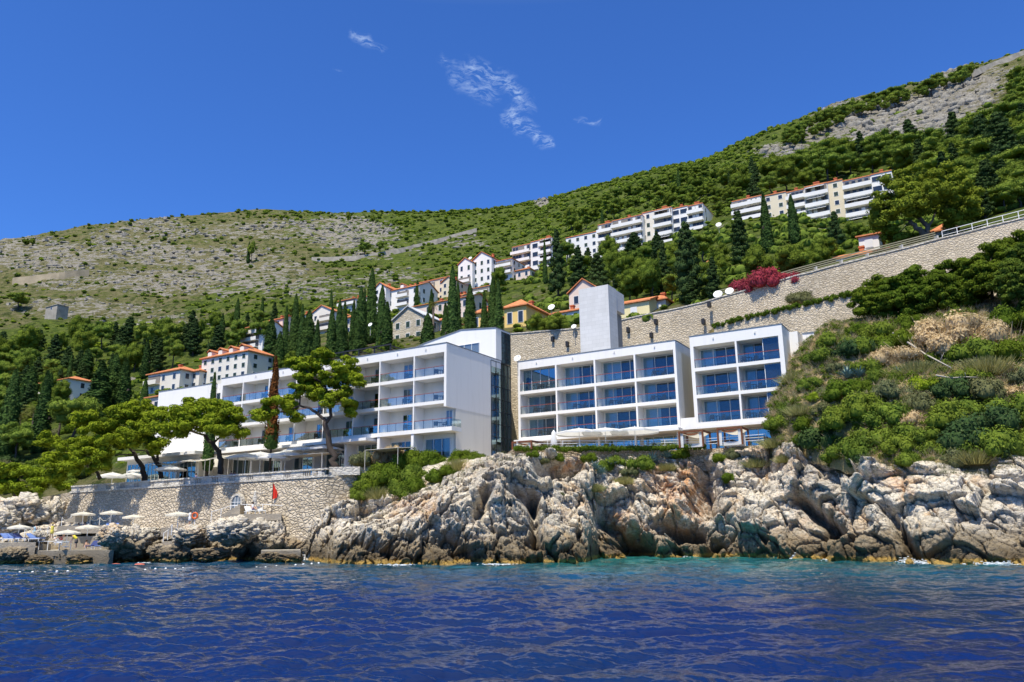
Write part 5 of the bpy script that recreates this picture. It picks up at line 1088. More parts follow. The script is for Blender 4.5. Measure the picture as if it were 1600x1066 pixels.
# cypress rows, read off from left to right
G1 = 'cypresses behind the long hotel wing'
row = [(408, 463, 503, 7, 'thin dark cypress spike on the scrub above the stacked-balcony house'), (422, 497, 562, 26, 'stout cypress rising beside the villa with dormers'), (434, 520, 575, 16, 'grey-green cypress next to the stout one by the villa'),
 (443, 478, 560, 15, 'slim cypress between the stout cypress and the garden palm'), (456, 460, 562, 18, 'tall cypress just above the brown-topped cypress'), (468, 476, 562, 16, 'cypress immediately before the garden palm'), (480, 485, 566, 22, 'broad cypress behind the garden palm crown'), (493, 500, 566, 18, 'short broad cypress right after the garden palm'),
 (516, 452, 500, 8, 'needle-thin cypress above the cream gabled house'), (515, 480, 560, 20, 'tall cypress hiding the right end of the cream gabled house'), (526, 468, 548, 12, 'slender pointed cypress beside the white house with blue windows'), (536, 472, 556, 19, 'full cypress below the white house with blue windows'), (534, 508, 566, 24, 'low bushy cypress at the foot of the awning frame'),
 (550, 470, 545, 15, 'cypress to the left of the tallest one, dark and narrow'), (560, 448, 545, 17, 'first of the close pair before the tallest cypress'), (567, 452, 540, 14, 'second of the close pair before the tallest cypress'), (579, 420, 534, 22, 'tallest cypress in the middle row, broad and very dark'), (558, 500, 560, 19, 'short cypress in front of the close pair'),
 (595, 446, 545, 16, 'cypress standing against the broad white house front'), (604, 472, 548, 27, 'wide cypress touching the stone house gable'), (651, 438, 478, 11, 'little cypress against the side of the broad white house'), (673, 452, 500, 13, 'pale cypress behind the tall palm'), (668, 490, 555, 22, 'dark cypress at the palm trunk beside the stone house'),
 (695, 474, 552, 22, 'cypress in front of the long pink house'), (707, 416, 548, 22, 'very tall double-topped cypress before the long pink house'), (714, 440, 520, 14, 'cypress leaning close behind the double-topped one'), (736, 444, 528, 18, 'cypress between the long pink house and the yellow house'), (758, 455, 530, 18, 'left cypress of the trio beside the yellow house'), (770, 432, 532, 20, 'middle cypress of the trio beside the yellow house'), (782, 436, 534, 20, 'right cypress of the trio touching the yellow house')]
row = [(a, b_, c, d, e.replace('to the left of', 'just before').replace('right end of', 'far end of').replace('right after', 'directly after').replace('left cypress', 'first cypress').replace('right cypress', 'last cypress')) for a, b_, c, d, e in row]
for k, (px, pt, pb, wp, lb) in enumerate(row): tree_px('cyp', px, pt, pb, wp, lb, dmin=118, group=G1, crown=k)
row2 = [(852, 374, 440, 8, 'thin cypress in front of the pale apartment row'), (890, 327, 352, 7, 'small dark spike of a cypress on the slope above the stepped block'), (941, 328, 352, 6, 'tiny cypress on the slope right behind the stepped block roof'), (1200, 303, 392, 25, 'tall smooth cypress in front of the longest apartment block'), (1243, 304, 378, 18, 'slimmer smooth cypress in front of the beige stair bay'), (1063, 262, 305, 9, 'lone cypress high on the scrubby slope'), (370, 466, 516, 9, 'lone thin cypress above the villa on the scrub slope'), (386, 378, 408, 7, 'small solitary cypress in the middle of the bare hillside'), (324, 583, 648, 21, 'compact cypress in front of the annexe window')]
row2 = [(a, b_, c, d, e.replace('right behind', 'just behind')) for a, b_, c, d, e in row2]
for k, (px, pt, pb, wp, lb) in enumerate(row2):
    if px == 324: tree_px('cyp', px, pt, 735, wp, lb, d=112, group='single cypresses', crown=3); continue
    tree_px('cyp', px, pt, pb, wp, lb, dmin=125, group='single cypresses', crown=k)
row3 = [(8, 578, 712, 28, 'huge dark cypress cut by the picture edge'), (30, 600, 640, 10, 'small cypress before the little grey house'), (42, 572, 636, 22, 'medium cypress between the two small orange-roofed houses'), (60, 580, 704, 30, 'big leaning cypress towering over the garden shrubs'), (74, 582, 640, 12, 'slim cypress behind the big leaning one'), (150, 565, 656, 40, 'massive cypress at the front of the dark cluster'), (170, 552, 645, 24, 'tall cypress in the middle of the dark cluster'), (188, 560, 642, 30, 'last bulky cypress of the dark cluster'), (221, 592, 640, 13, 'brownish slender cypress beside the low pink outbuilding'), (104, 552, 610, 10, 'thin cypress above the house with the long orange roof'), (134, 545, 590, 18, 'pointed cypress behind the dark cluster'), (228, 530, 588, 18, 'spiry cypress above the beige terrace house'), (286, 512, 545, 8, 'narrow cypress in the pine belt above the villa'), (345, 490, 540, 14, 'dark cypress on the slope just above the villa')]
for k, (px, pt, pb, wp, lb) in enumerate(row3): tree_px('cyp', px, pt, pb, wp, lb, dmin=128, group='cypresses in the old garden', crown=k)
# half-dead cypress on the terrace: brown needles above, green skirt below
o = empty('cypress_tree', P(421, 735, 103), 'half-dead cypress, rust-brown above and green below, in front of the balconies', 'tree'); z0 = o.location.z; H_ = P(421, 557, 103)[2] - z0
def scaled(VF, s, dz=0): v = VF[0] * np.array(s); v[:, 2] += dz; return v, VF[1]
link('crown', proto_mesh('dead_crown', scaled(cyp_crown(77, .06, 4200, .4, 1.6), (H_ * .8, H_ * .8, H_ * .80), H_ * .2), M['brownleaf']), None, o); link('lower_foliage', proto_mesh('lower_foliage', scaled(cyp_crown(78, .16, 2600, .3, 3), (H_ * .38, H_ * .38, H_ * .30), H_ * .17), M['cyp']), None, o)
b = MB(); b.tube([(0, 0, 0), (.1, 0, H_ * .5), (0, .05, H_ * .8)], [.16, .1, .04], 7); link('trunk', b.mesh('trunk', smooth=True), M['bark'], o)
# conifers and dark trees
for k, (px, pt, pb, wp, lb) in enumerate([(872, 357, 460, 34, 'large dark conifer rising beside the pale apartment row'), (1078, 346, 470, 46, 'biggest ragged dark conifer below the stepped apartment block'), (1028, 360, 415, 24, 'pointed conifer touching the stepped apartment block'), (1160, 328, 415, 42, 'ragged dark conifer before the longest apartment block'), (1307, 330, 385, 24, 'dark conifer at the foot of the longest apartment block'), (1142, 268, 300, 12, 'small pointed conifer on the slope above'), (905, 385, 455, 40, 'round dark conifer below the stepped block corner'), (935, 395, 470, 38, 'bushy dark conifer behind the lift tower'), (1040, 375, 455, 30, 'dark conifer beside the biggest ragged one'), (1120, 400, 470, 30, 'dark conifer hiding the tiny orange-roofed house'), (1178, 245, 290, 14, 'thin conifer over the green slope')]):
    tree_px('con', px, pt, pb, wp, lb, dmin=122, group='dark conifers among the apartment blocks', crown=k)
for k, (px, pt, pb, wp, lb) in enumerate([(1185, 388, 452, 62, 'broad light-green tree between the oleander and the cypresses'), (1240, 378, 438, 74, 'largest light-green domed tree above the stone wall'), (1275, 385, 428, 44, 'light-green tree ending the domed clump'), (1290, 366, 410, 50, 'dark leafy tree under the apartment balconies'), (1340, 345, 375, 40, 'leafy tree behind the white lean-to house'), (1545, 305, 352, 60, 'green leafy tree behind the red flowers at the railing'), (1590, 300, 348, 54, 'green leafy tree at the end of the metal railing'), (985, 415, 470, 56, 'rounded green tree behind the lemon house'), (1020, 400, 462, 48, 'green tree over the small pink house'), (960, 385, 445, 50, 'leafy tree mid slope over the lift tower'), (842, 490, 524, 44, 'bright leafy tree between the yellow house and the tower'), (872, 488, 524, 50, 'bright leafy shrub tree beside the lift tower'), (780, 418, 452, 36, 'green tree below the apartment row')]):
    tree_px('bro', px, pt, pb, wp, lb, dmin=(112 if px > 1150 else 120), group='leafy trees on the slope', crown=k)
# oleander above the wall
for k, (px, py, wp) in enumerate(((1160, 447, 34), (1185, 441, 38), (1212, 434, 40), (1232, 430, 24))):
    wy_, wz_ = wall_y(P(px, py, 115)[0]); q = P(px, py, wy_ + 2.2); o = empty('oleander_bush', q - [0, 0, 1.5], ORD[k] + ' clump along the wall of deep pink flowering oleander', 'bush', 'pink oleander clumps above the wall'); s = wp * q[1] / F_PX * .95; o.scale = (s, s, s * 1.25); link('foliage', BUSH['pinkf'][k % 3], None, o)
# pines of the upper slope: one thing each
def scatter_px(n, poly, mind, r):
    out = []; xs = [p[0] for p in poly]; ys = [p[1] for p in poly]; t_ = 0
    while len(out) < n and t_ < n * 60:
        t_ += 1; x, y = r.uniform(min(xs), max(xs)), r.uniform(min(ys), max(ys)); ins = False; j = len(poly) - 1
        for i in range(len(poly)):
            if (poly[i][1] > y) != (poly[j][1] > y) and x < (poly[j][0] - poly[i][0]) * (y - poly[i][1]) / (poly[j][1] - poly[i][1]) + poly[i][0]: ins = not ins
            j = i
        if ins and all(math.hypot(x - a, (y - b_) * 1.6) > mind for a, b_ in out): out.append((x, y))
    return sorted(out, key=lambda q: q[1])
r3 = random.Random(9)
for k, (x, y) in enumerate(scatter_px(95, [(1180, 315), (1140, 290), (1250, 262), (1380, 248), (1480, 228), (1600, 205), (1640, 200), (1640, 345), (1540, 340), (1400, 262), (1300, 282)], 19, r3)):
    s = r3.uniform(34, 56) * (1 + (x - 1180) / 900); kd = ('pin', 'pin', 'bro', 'pin', 'con')[k % 5]; tree_px(kd, x, y - s * (.68 if kd != 'con' else 1.0), y + 4, s * (1 if kd != 'con' else .6), auto_label(x, y, s, 'green tree'), dmin=118, group='pines on the upper slope', name='pine_tree')
for k, (x, y) in enumerate(scatter_px(40, [(1230, 218), (1300, 178), (1440, 138), (1520, 112), (1520, 122), (1440, 150), (1300, 196), (1240, 232)], 11, r3)):
    s = r3.uniform(18, 34); tree_px('pin', x, y - s * .6, y + 6, s, auto_label(x, y, s, 'skyline pine'), dmin=150, group='pines along the ridge skyline')
for k, (x, y) in enumerate(scatter_px(22, [(1580, 205), (1640, 190), (1640, 130), (1600, 120), (1585, 160)], 16, r3)):
    s = r3.uniform(30, 44); tree_px('pin', x, y - s * .6, y + 6, s, auto_label(x, y, s, 'steep-slope pine'), dmin=150, group='pines beside the crag')
for k, (x, y) in enumerate(scatter_px(60, [(880, 345), (1000, 290), (1110, 262), (1180, 300), (1150, 345), (1090, 320), (1000, 322), (900, 362)], 15, r3)):
    s = r3.uniform(16, 34); tree_px(('pin', 'pin', 'bro')[k % 3], x, y - s * .6, y + 4, s, auto_label(x, y, s, 'scrub tree'), dmin=150, group='trees above the stepped block', name='slope_tree')
for k, (x, y) in enumerate(scatter_px(34, [(880, 400), (1120, 400), (1140, 440), (1090, 478), (1000, 462), (900, 440)], 19, r3)):
    s = r3.uniform(28, 50); tree_px(('con', 'bro', 'pin')[k % 3], x, y - s * .8, y + 4, s * (.7 if k % 3 == 0 else 1), auto_label(x, y, s, 'belt tree'), dmin=122, group='trees in the belt above the lift tower', name='slope_tree')
# left-hand pine belt
for k, (x, y) in enumerate(scatter_px(80, [(-10, 545), (120, 530), (240, 520), (330, 510), (400, 500), (470, 478), (470, 520), (380, 545), (320, 560), (230, 580), (140, 590), (110, 660), (-10, 650)], 17, r3)):
    s = r3.uniform(24, 46) if y > 530 else r3.uniform(16, 30); kd = ('pin', 'con', 'pin', 'bro', 'con')[k % 5]; tree_px(kd, x, y - s * 1.05, y + 5, s * (.62 if kd == 'con' else .95), auto_label(x, y, s, 'hill-foot tree'), dmin=125, group='trees in the pine belt under the bare hill', name='slope_tree')
for k, (x, y) in enumerate(scatter_px(20, [(400, 545), (640, 540), (640, 560), (560, 566), (410, 582)], 16, r3)):
    s = r3.uniform(14, 24); tree_px('bro', x, y - s * .8, y + 4, s, auto_label(x, y, s, 'low leafy tree'), dmin=112, group='low trees behind the hotel roof', name='slope_tree')
for (px, pt, pb, wp, lb) in [(40, 372, 381, 12, 'small round tree on the bare ridge'), (50, 371, 381, 9, 'tiny tree next to the round one on the bare ridge'), (543, 331, 345, 10, 'dark little tree on the middle skyline'), (582, 335, 345, 9, 'pointed little tree on the middle skyline')]:
    tree_px('bro', px, pt, pb, wp, lb, dmin=200, group='tiny skyline trees')
for (px, pt, pb, wp, lb) in [(30, 455, 483, 34, 'dark spreading tree beside the grey ruin'), (570, 375, 398, 26, 'rounded tree on the bare hillside above the road wall'), (595, 374, 398, 16, 'smaller tree beside the rounded one above the road wall'), (393, 375, 408, 18, 'spreading tree beside the small solitary cypress'), (135, 500, 540, 28, 'pale green pine standing free above the pine belt'), (112, 610, 700, 80, 'large bright green pine in the garden behind the cypresses'), (24, 655, 720, 50, 'yellow-green pine half hidden by the huge cypress')]:
    tree_px('pin', px, pt, pb, wp, lb, dmin=(200 if py_ is None else 125), group='single trees of the hillside', name='pine_tree')
r5 = random.Random(77)
GS = []
for k, (x, y) in enumerate(scatter_px(46, [(-10, 650), (60, 640), (240, 640), (250, 690), (130, 745), (60, 790), (-10, 800)], 17, r5)): GS.append((x, y, r5.uniform(14, 24), ('broad', 'olive', 'bright', 'con', 'broad')[k % 5]))
# ---- hand-built pines: pads of foliage read off the photo, one trunk with limbs
def hero_pine(label, base, trunk_paths, pads, leafm, barkm='bark', pr=.95, per=120, L=.24, name='pine_tree', group=None, seed=1, full=1.0, fwd=0.0):
    pads = [(a, b_, c_1, d_1, e_1 - fwd) for a, b_, c_1, d_1, e_1 in pads]
    r = np.random.default_rng(seed); o = empty(name, base, label, 'tree', group); b = MB()
    for pts, r0, r1 in trunk_paths:
        pts = [np.asarray(p, float) for p in pts]; n = len(pts); fine = []
        for i in range(n - 1):
            for s in np.linspace(0, 1, 4)[:-1]: fine.append(pts[i] + (pts[i + 1] - pts[i]) * s)
        fine.append(pts[-1]); fine = [p + r.normal(size=3) * r1 * .4 for p in fine]; m_ = len(fine); b.tube(fine, [r0 + (r1 - r0) * i / (m_ - 1) for i in range(m_)], 8)
    cs, rs = [], []
    for (x, y, rx, ry, d) in pads:
        k = d / F_PX; c = P(x, y, d); RX, RZ = rx * k, ry * k; RX *= 1 + .12 * full; RZ *= 1 + .35 * full; n = max(7, int(RX * RZ / (pr * pr) * (4.6 + 1.4 * full)))
        for _ in range(n):
            u = unit(1, r)[0] * r.uniform(.2, 1) ** .5 * 1.08; q = c + np.array([u[0] * RX, u[1] * RX * .8, u[2] * RZ]); cs.append(q); s = pr * r.uniform(.55, 1.05); rs.append((s, s, s * .68))
        # limb from the nearest trunk point into the pad
        ends = [t_[0][-1] for t_ in trunk_paths] + [t_[0][-2] for t_ in trunk_paths]; e = min(ends, key=lambda p: np.linalg.norm(np.asarray(p) - c)); mid = (np.asarray(e) + c) / 2 + r.normal(size=3) * .25
        b.tube([e, mid, c], [.10, .07, .03], 5)
    b.build('trunk', M[barkm], o, smooth=True); org = np.array(o.location); v, f_ = puffs([c - org for c in cs], rs, per, L, L * .4, .5, .6, seed, jn=.6); link('crown', proto_mesh('crown', (v, f_), M[leafm]), None, o); return o
d = 98.5; Q_ = lambda x, y, dd=0: P(x, y, d + dd)
hero_pine('tall forked umbrella pine rising from the terrace in front of the balconies', Q_(524, 726) - [0, 0, 1.2], [([Q_(524, 732), Q_(520, 712), Q_(512, 685), Q_(508, 665), Q_(510, 658)], .42, .30), ([Q_(509, 662), Q_(517, 650), Q_(516, 632), Q_(512, 615), Q_(505, 600)], .26, .12), ([Q_(510, 660), Q_(498, 647), Q_(484, 638), Q_(468, 634), Q_(448, 644)], .22, .10), ([Q_(516, 632), Q_(528, 618), Q_(540, 612)], .14, .06)],
 [(478, 577, 20, 18, d), (500, 563, 20, 15, d + 1), (520, 585, 22, 18, d - 1), (540, 600, 24, 20, d), (548, 640, 16, 10, d + 1), (470, 600, 18, 16, d), (500, 612, 24, 14, d), (525, 625, 26, 12, d - 1), (543, 577, 16, 22, d + 1), (458, 570, 10, 10, d), (490, 590, 18, 14, d + 1.5), (430, 636, 30, 12, d), (408, 650, 12, 8, d - 1), (448, 626, 20, 10, d + 1), (460, 650, 16, 7, d)], 'pine', pr=.78, seed=3, full=0.1)
d = 104.5; hero_pine('wide umbrella pine with a leaning dark trunk at the middle of the terrace', Q_(345, 737) - [0, 0, 1.2], [([Q_(345, 742), Q_(345, 720), Q_(338, 700), Q_(328, 688), Q_(318, 680)], .40, .22), ([Q_(333, 693), Q_(345, 682), Q_(356, 672)], .16, .08), ([Q_(318, 680), Q_(300, 674), Q_(285, 672)], .15, .07)],
 [(290, 655, 30, 14, d), (320, 645, 30, 15, d + 1), (350, 650, 28, 14, d), (372, 668, 18, 10, d), (265, 668, 22, 11, d - 1), (300, 672, 26, 8, d - 1), (335, 634, 18, 8, d + 1), (305, 632, 16, 7, d + 1), (338, 668, 26, 9, d - 2), (252, 655, 12, 8, d), (360, 640, 14, 8, d)], 'pine', pr=.9, seed=4, fwd=4.5)
d = 114; hero_pine('low spreading pine sweeping over the seawall corner', Q_(224, 745) - [0, 0, 1.6], [([Q_(227, 752), Q_(222, 730), Q_(212, 710), Q_(200, 697)], .42, .2), ([Q_(253, 748), Q_(250, 728), Q_(238, 712), Q_(226, 704)], .36, .18), ([Q_(246, 720), Q_(246, 706), Q_(240, 694)], .2, .1), ([Q_(157, 748), Q_(152, 738), Q_(140, 728)], .3, .12), ([Q_(200, 697), Q_(180, 694), Q_(160, 700)], .16, .08)],
 [(195, 645, 24, 10, d), (225, 642, 26, 11, d + 1), (245, 655, 22, 12, d), (205, 665, 34, 12, d), (160, 680, 34, 12, d - 1), (135, 660, 18, 12, d + 1), (185, 690, 30, 9, d - 2), (225, 685, 30, 10, d - 1), (115, 700, 30, 12, d), (100, 722, 26, 9, d - 1), (135, 728, 28, 9, d - 2), (90, 740, 20, 8, d), (155, 712, 26, 9, d - 2), (175, 655, 14, 9, d + 1), (245, 700, 10, 6, d), (70, 690, 14, 10, d + 3)], 'pine', pr=1.0, seed=5, fwd=5)
d = 124; hero_pine('small flat-topped pine over the cove rocks', Q_(22, 768) - [0, 0, 1], [([Q_(22, 775), Q_(24, 755), Q_(30, 745)], .25, .12)], [(20, 735, 26, 8, d), (40, 742, 18, 7, d), (8, 760, 22, 7, d), (35, 764, 16, 6, d), (80, 758, 22, 9, d - 1), (60, 745, 18, 8, d), (0, 745, 14, 8, d)], 'pine', pr=1.0, seed=6)
d = 108; hero_pine('big umbrella pine with forked pale trunk on top of the stone wall', Q_(1443, 374) - [0, 0, 1], [([Q_(1445, 378), Q_(1443, 366), Q_(1432, 355), Q_(1422, 345)], .55, .28), ([Q_(1446, 372), Q_(1450, 355), Q_(1440, 342), Q_(1420, 333)], .4, .2), ([Q_(1450, 356), Q_(1458, 342), Q_(1462, 330)], .2, .1)],
 [(1400, 300, 30, 18, d), (1430, 285, 28, 18, d + 1), (1470, 280, 30, 18, d), (1500, 300, 26, 20, d), (1385, 325, 22, 18, d), (1450, 305, 34, 16, d - 2), (1490, 330, 32, 18, d), (1380, 350, 16, 14, d + 1), (1410, 325, 22, 10, d - 2), (1440, 322, 26, 8, d - 2), (1510, 325, 14, 14, d), (1400, 368, 16, 12, d + 2), (1425, 372, 20, 8, d + 3)], 'pine3', 'bark2', pr=1.15, per=130, seed=7)
# pines and tall shrubs at the top of the bluff in front of the wall
def bluff_tree(x, y, rx, ry, d, label, mat, seed, yb):
    base = P(x, yb, d); pads = [(x + dx * rx, y + dy * ry, rx * .5, ry * .42, d + dz) for dx, dy, dz in ((-.3, .8, -.5), (.35, .8, -.5), (-.5, .1, 0), (0, -.45, .6), (.5, 0, 0), (-.2, .35, -1), (.3, .4, -1), (-.65, .45, .3), (.7, .45, .3))]
    hero_pine(label, base - [0, 0, .6], [([base - [0, 0, .4], P(x - 2, (y + yb) / 2, d), P(x, y, d)], .17, .07)], pads, mat, 'bark', pr=.75, per=150, L=.19, name='bushy_pine', group='bushy pines along the top of the bluff', seed=seed)
for a in ((1372, 463, 34, 28, 90, 'first bushy pine on the bluff, next to the creeper strip', 'bright', 21, 500), (1425, 452, 44, 40, 89, 'broadest bushy pine on the bluff with a dark underside', 'bright', 22, 500), (1490, 440, 42, 36, 87, 'bushy pine in the middle of the bluff top row', 'bright', 23, 478), (1550, 415, 44, 34, 85, 'bright bushy pine in front of the wall', 'bright', 24, 462), (1600, 425, 40, 44, 81, 'bright bushy pine cut by the picture edge', 'broad', 25, 478), (1590, 385, 36, 20, 86, 'highest bushy pine reaching the wall top', 'bright', 26, 430)): bluff_tree(*a)
q = P(1248, 470, 106.5); o = empty('olive_bush', q - [0, 0, .5], 'round grey-green bush growing on the lower tier of the stone wall', 'bush'); o.scale = (2.5, 2.0, 2.6); link('foliage', BUSH['olive'][0], None, o)
# bushes on cliff and bluff: (px, py, radius px, kind, surface, label)
def bush(px, py, rp, kind, q, label, group=None, zs=1.0, sink=.35, name=None):
    s = rp * wid(q) / F_PX; o = empty(name or {'dry': 'dry_shrub', 'reed': 'grass_clump'}.get(kind, 'bush'), q - [0, 0, s * sink], label, 'bush', group, rz=random.uniform(0, 6.28)); o.scale = (s, s, s * zs); l_ = BUSH[kind]; link('foliage', l_[random.randrange(len(l_))], None, o); return o
CL = [(565, 772, 26, 'broad', 'dark bush filling the rock hollow by the rubble wall'), (590, 765, 30, 'bright', 'bright bush tumbling down the crest below the terrace end'), (625, 768, 30, 'broad', 'broad bush above the split boulders'), (655, 758, 28, 'bright', 'bright bush lower on the crest'), (685, 742, 26, 'bright', 'yellow-green bush beside the rock shoulder'), (610, 752, 34, 'bright', 'big bright bush in the middle of the crest clump'), (548, 760, 18, 'reed', 'tall grass against the end of the seawall'), (715, 728, 22, 'reed', 'grassy tuft on the rock shoulder'), (870, 716, 14, 'bright', 'bush below the closed parasol'), (850, 722, 12, 'olive', 'olive tuft on the earth wall'), (920, 716, 16, 'bright', 'bush below the first open parasol'), (960, 722, 20, 'broad', 'bush below the middle open parasol'), (1120, 715, 16, 'bright', 'bush below the cabana with daybed'), (1040, 728, 14, 'reed', 'grass by the largest agave'), (985, 738, 18, 'olive', 'olive-grey tuft above the orange rock'), (600, 740, 36, 'bright', 'bright green bush at the terrace end of the cliff'), (640, 725, 38, 'bright', 'largest bright bush under the garden room windows'), (680, 720, 32, 'bright', 'bright bush between the garden rooms and the stair tower'), (630, 755, 34, 'broad', 'dark-based bush hanging over the rock hollow'), (575, 750, 30, 'broad', 'green bush at the foot of the stone balustrade end'), (560, 712, 26, 'olive', 'pale olive shrub beside the awning posts'), (598, 708, 22, 'dry', 'grey leafless shrub in front of the garden room'), (720, 716, 24, 'bright', 'low yellow-green bush below the white side wall'), (745, 712, 18, 'broad', 'small bush below the stair tower'), (590, 770, 22, 'reed', 'tuft of grass drooping over the cliff edge'), (560, 775, 16, 'broad', 'small bush against the rubble wall end'), (615, 700, 20, 'dry', 'pale dry shrub behind the bright bushes'), (655, 742, 26, 'broad', 'rounded bush low on the crest'), (700, 735, 18, 'bright', 'little bush on the rock shoulder'),
 (835, 712, 12, 'bright', 'small bush at the far end of the pergola hedge'), (943, 733, 18, 'broad', 'leafy bush with agaves on the cliff face'), (1005, 705, 22, 'bright', 'upright bush standing in front of the last open parasol'), (1000, 725, 26, 'broad', 'brownish-green bush over the orange rock'), (1060, 712, 22, 'bright', 'spreading bush below the first wooden cabana'), (1085, 708, 14, 'bright', 'small bush between the two cabanas'), (1150, 712, 18, 'olive', 'olive bush below the second wooden cabana'), (1140, 748, 18, 'bright', 'yellowish bush in the rock basin'), (975, 752, 14, 'reed', 'grass tuft on the broken boulders'), (930, 762, 14, 'reed', 'drooping grass under the agaves'), (1180, 725, 16, 'reed', 'grass clump near the pale rock spur'), (1212, 665, 28, 'broad', 'dark bush hiding the foot of the smaller wing'), (1225, 640, 24, 'broad', 'dark bush against the last balconies of the smaller wing'), (1205, 690, 18, 'reed', 'grass hanging at the base of the bluff'), (1225, 718, 14, 'reed', 'grass clump on the pale rock spur'), (878, 770, 5, 'olive', 'tiny plant on the light rock slab')]
random.seed(8)
for px, py, rp, kd, lb in CL:
    q = on_cliff(px, py) if kd != 'x' and not (px > 1204 and py < 680) else P(px, py, 85.5)
    if px < 620 and py < 735: q = P(px, py + 8, 96.5)
    bush(px, py, rp, kd, q, lb, 'bushes along the cliff top', 1.25)
BL = [(1320, 610, 26, 'reed'), (1380, 590, 24, 'reed'), (1430, 580, 24, 'dry'), (1475, 560, 26, 'reed'), (1540, 575, 26, 'reed'), (1290, 615, 20, 'dry'), (1450, 630, 20, 'reed'), (1400, 535, 30, 'bright'), (1360, 545, 26, 'broad'), (1580, 500, 30, 'reed'), (1610, 500, 34, 'bright'), (1275, 560, 26, 'reed'), (1300, 535, 24, 'reed'), (1335, 520, 24, 'bright'), (1322, 548, 34, 'con'), (1345, 575, 26, 'broad'), (1300, 575, 20, 'olive'), (1375, 520, 26, 'reed'), (1420, 510, 24, 'reed'), (1380, 560, 26, 'dry'), (1415, 560, 24, 'dry'), (1450, 545, 40, 'dry'), (1480, 525, 44, 'dry'), (1520, 520, 34, 'dry'), (1560, 530, 36, 'dry'), (1500, 570, 30, 'dry'), (1520, 555, 34, 'broad'), (1510, 590, 22, 'broad'), (1590, 555, 34, 'bright'), (1570, 580, 22, 'dry'), (1600, 590, 22, 'olive'),
 (1265, 600, 18, 'bright'), (1285, 640, 18, 'olive'), (1262, 665, 20, 'dry'), (1290, 690, 36, 'con'), (1320, 660, 34, 'broad'), (1330, 700, 34, 'broad'), (1365, 690, 32, 'bright'), (1350, 635, 34, 'broad'), (1385, 655, 32, 'broad'), (1390, 615, 28, 'olive'), (1425, 630, 26, 'dry'), (1400, 700, 26, 'bright'), (1430, 680, 36, 'bright'), (1465, 705, 26, 'bright'), (1470, 650, 34, 'broad'), (1440, 600, 24, 'pine'), (1500, 680, 40, 'con'), (1520, 640, 38, 'broad'), (1545, 700, 38, 'broad'), (1560, 660, 34, 'con'), (1590, 640, 36, 'broad'), (1600, 690, 34, 'broad'), (1500, 715, 26, 'olive'), (1560, 715, 22, 'con'), (1480, 610, 30, 'con'), (1545, 612, 30, 'olive'), (1270, 620, 12, 'pine'), (1420, 655, 18, 'dry'), (1345, 720, 20, 'con'), (1300, 720, 20, 'broad'), (1460, 575, 20, 'olive'), (1355, 605, 20, 'dry'), (1240, 590, 16, 'reed'), (1250, 640, 16, 'reed'), (1252, 690, 18, 'reed'), (1520, 730, 20, 'reed'), (1425, 722, 20, 'reed'), (1600, 615, 20, 'dry'), (1620, 540, 30, 'bright'), (1630, 660, 34, 'broad'), (1640, 600, 34, 'olive')]
for px, py, rp, kd in GS: bush(px, py, rp, kd, on_hill(px, py, 120), auto_label(px, py, rp * 2, 'garden shrub'), 'garden shrubs near the cove', 1.0)
AD = {'broad': 'dark green rounded bush', 'bright': 'fresh green bush', 'olive': 'grey-green bush', 'con': 'very dark thick bush', 'pine': 'yellow-green bush', 'dry': 'straw-coloured dry brush', 'reed': 'clump of yellowish grass'}
def blab(px, ad, hgt):
    pos_ = 'hotel-side' if px < 1340 else ('central' if px < 1480 else 'outer'); base = '%s %s the %s part of the overgrown bluff' % (ad, hgt, pos_); k = _used.get(base, 0); _used[base] = k + 1
    return base if k == 0 else '%s %s' % (ORD[k], base)
for px, py, rp, kd in BL:
    if kd == 'bright' and py > 560 and px % 20 < 12: kd = 'broad'
    if kd == 'dry' and py > 565: kd = ('olive', 'dry', 'reed')[px % 3]
    if kd == 'reed' and int(px * 7 + py) % 3 != 0: kd = ('olive', 'bright', 'broad')[int(px + py) % 3]
    hgt = 'high on' if py < 570 else ('half way down' if py < 650 else 'at the bottom of'); bush(px, py, rp * 1.3, kd, on_bluff(px, py), blab(px, AD[kd], hgt), 'shrubs on the bluff', 1.15)
# creeper strip on the lower wall
cs, rs = [], []; lp = wall_pts(LW, .5)
for a, c, z in lp:
    if a > 47: continue
    for _ in range(2): cs.append((a + random.uniform(-.2, .2), c + random.uniform(-.25, .35), z + random.uniform(-.15, .25))); s = random.uniform(.28, .45); rs.append((s, s, s))
v, f_ = puffs(cs, rs, 60, .12, .07, .4, .7, 91); o = empty('creeper', (38, 104, 32), 'long strip of green creeper spilling over the lower stone wall', 'plant'); link('foliage', proto_mesh('foliage', (v - np.array([38, 104, 32]), f_), M['bright']), None, o)
# ---- uncountable cover: scrub on the hill, grass on the bluff, loose rocks on the bare slopes
def scatter_stuff(name, pts, sizes, proto, mat, label, flat=1.0, cat=None):
    """pts (n,3): copies of a small mesh joined into one object"""
    Vp, Fp = proto; n = len(pts); r = np.random.default_rng(5); g = r.random(n) * 6.28; c, s = np.cos(g), np.sin(g); out = np.empty((n, len(Vp), 3), np.float32)
    jx = r.uniform(.8, 1.4, n); jz = r.uniform(.7, 1.2, n) * flat
    out[:, :, 0] = (c[:, None] * Vp[:, 0] * jx[:, None] - s[:, None] * Vp[:, 1]) * sizes[:, None] + pts[:, 0:1]; out[:, :, 1] = (s[:, None] * Vp[:, 0] * jx[:, None] + c[:, None] * Vp[:, 1]) * sizes[:, None] + pts[:, 1:2]; out[:, :, 2] = Vp[:, 2] * sizes[:, None] * jz[:, None] + pts[:, 2:3]
    F = (Fp[None] + (np.arange(n) * len(Vp))[:, None, None]).reshape(-1, 4); o = link(name, mesh_np(name, out.reshape(-1, 3), F), mat); tag(o, label, cat, kind='stuff'); return o
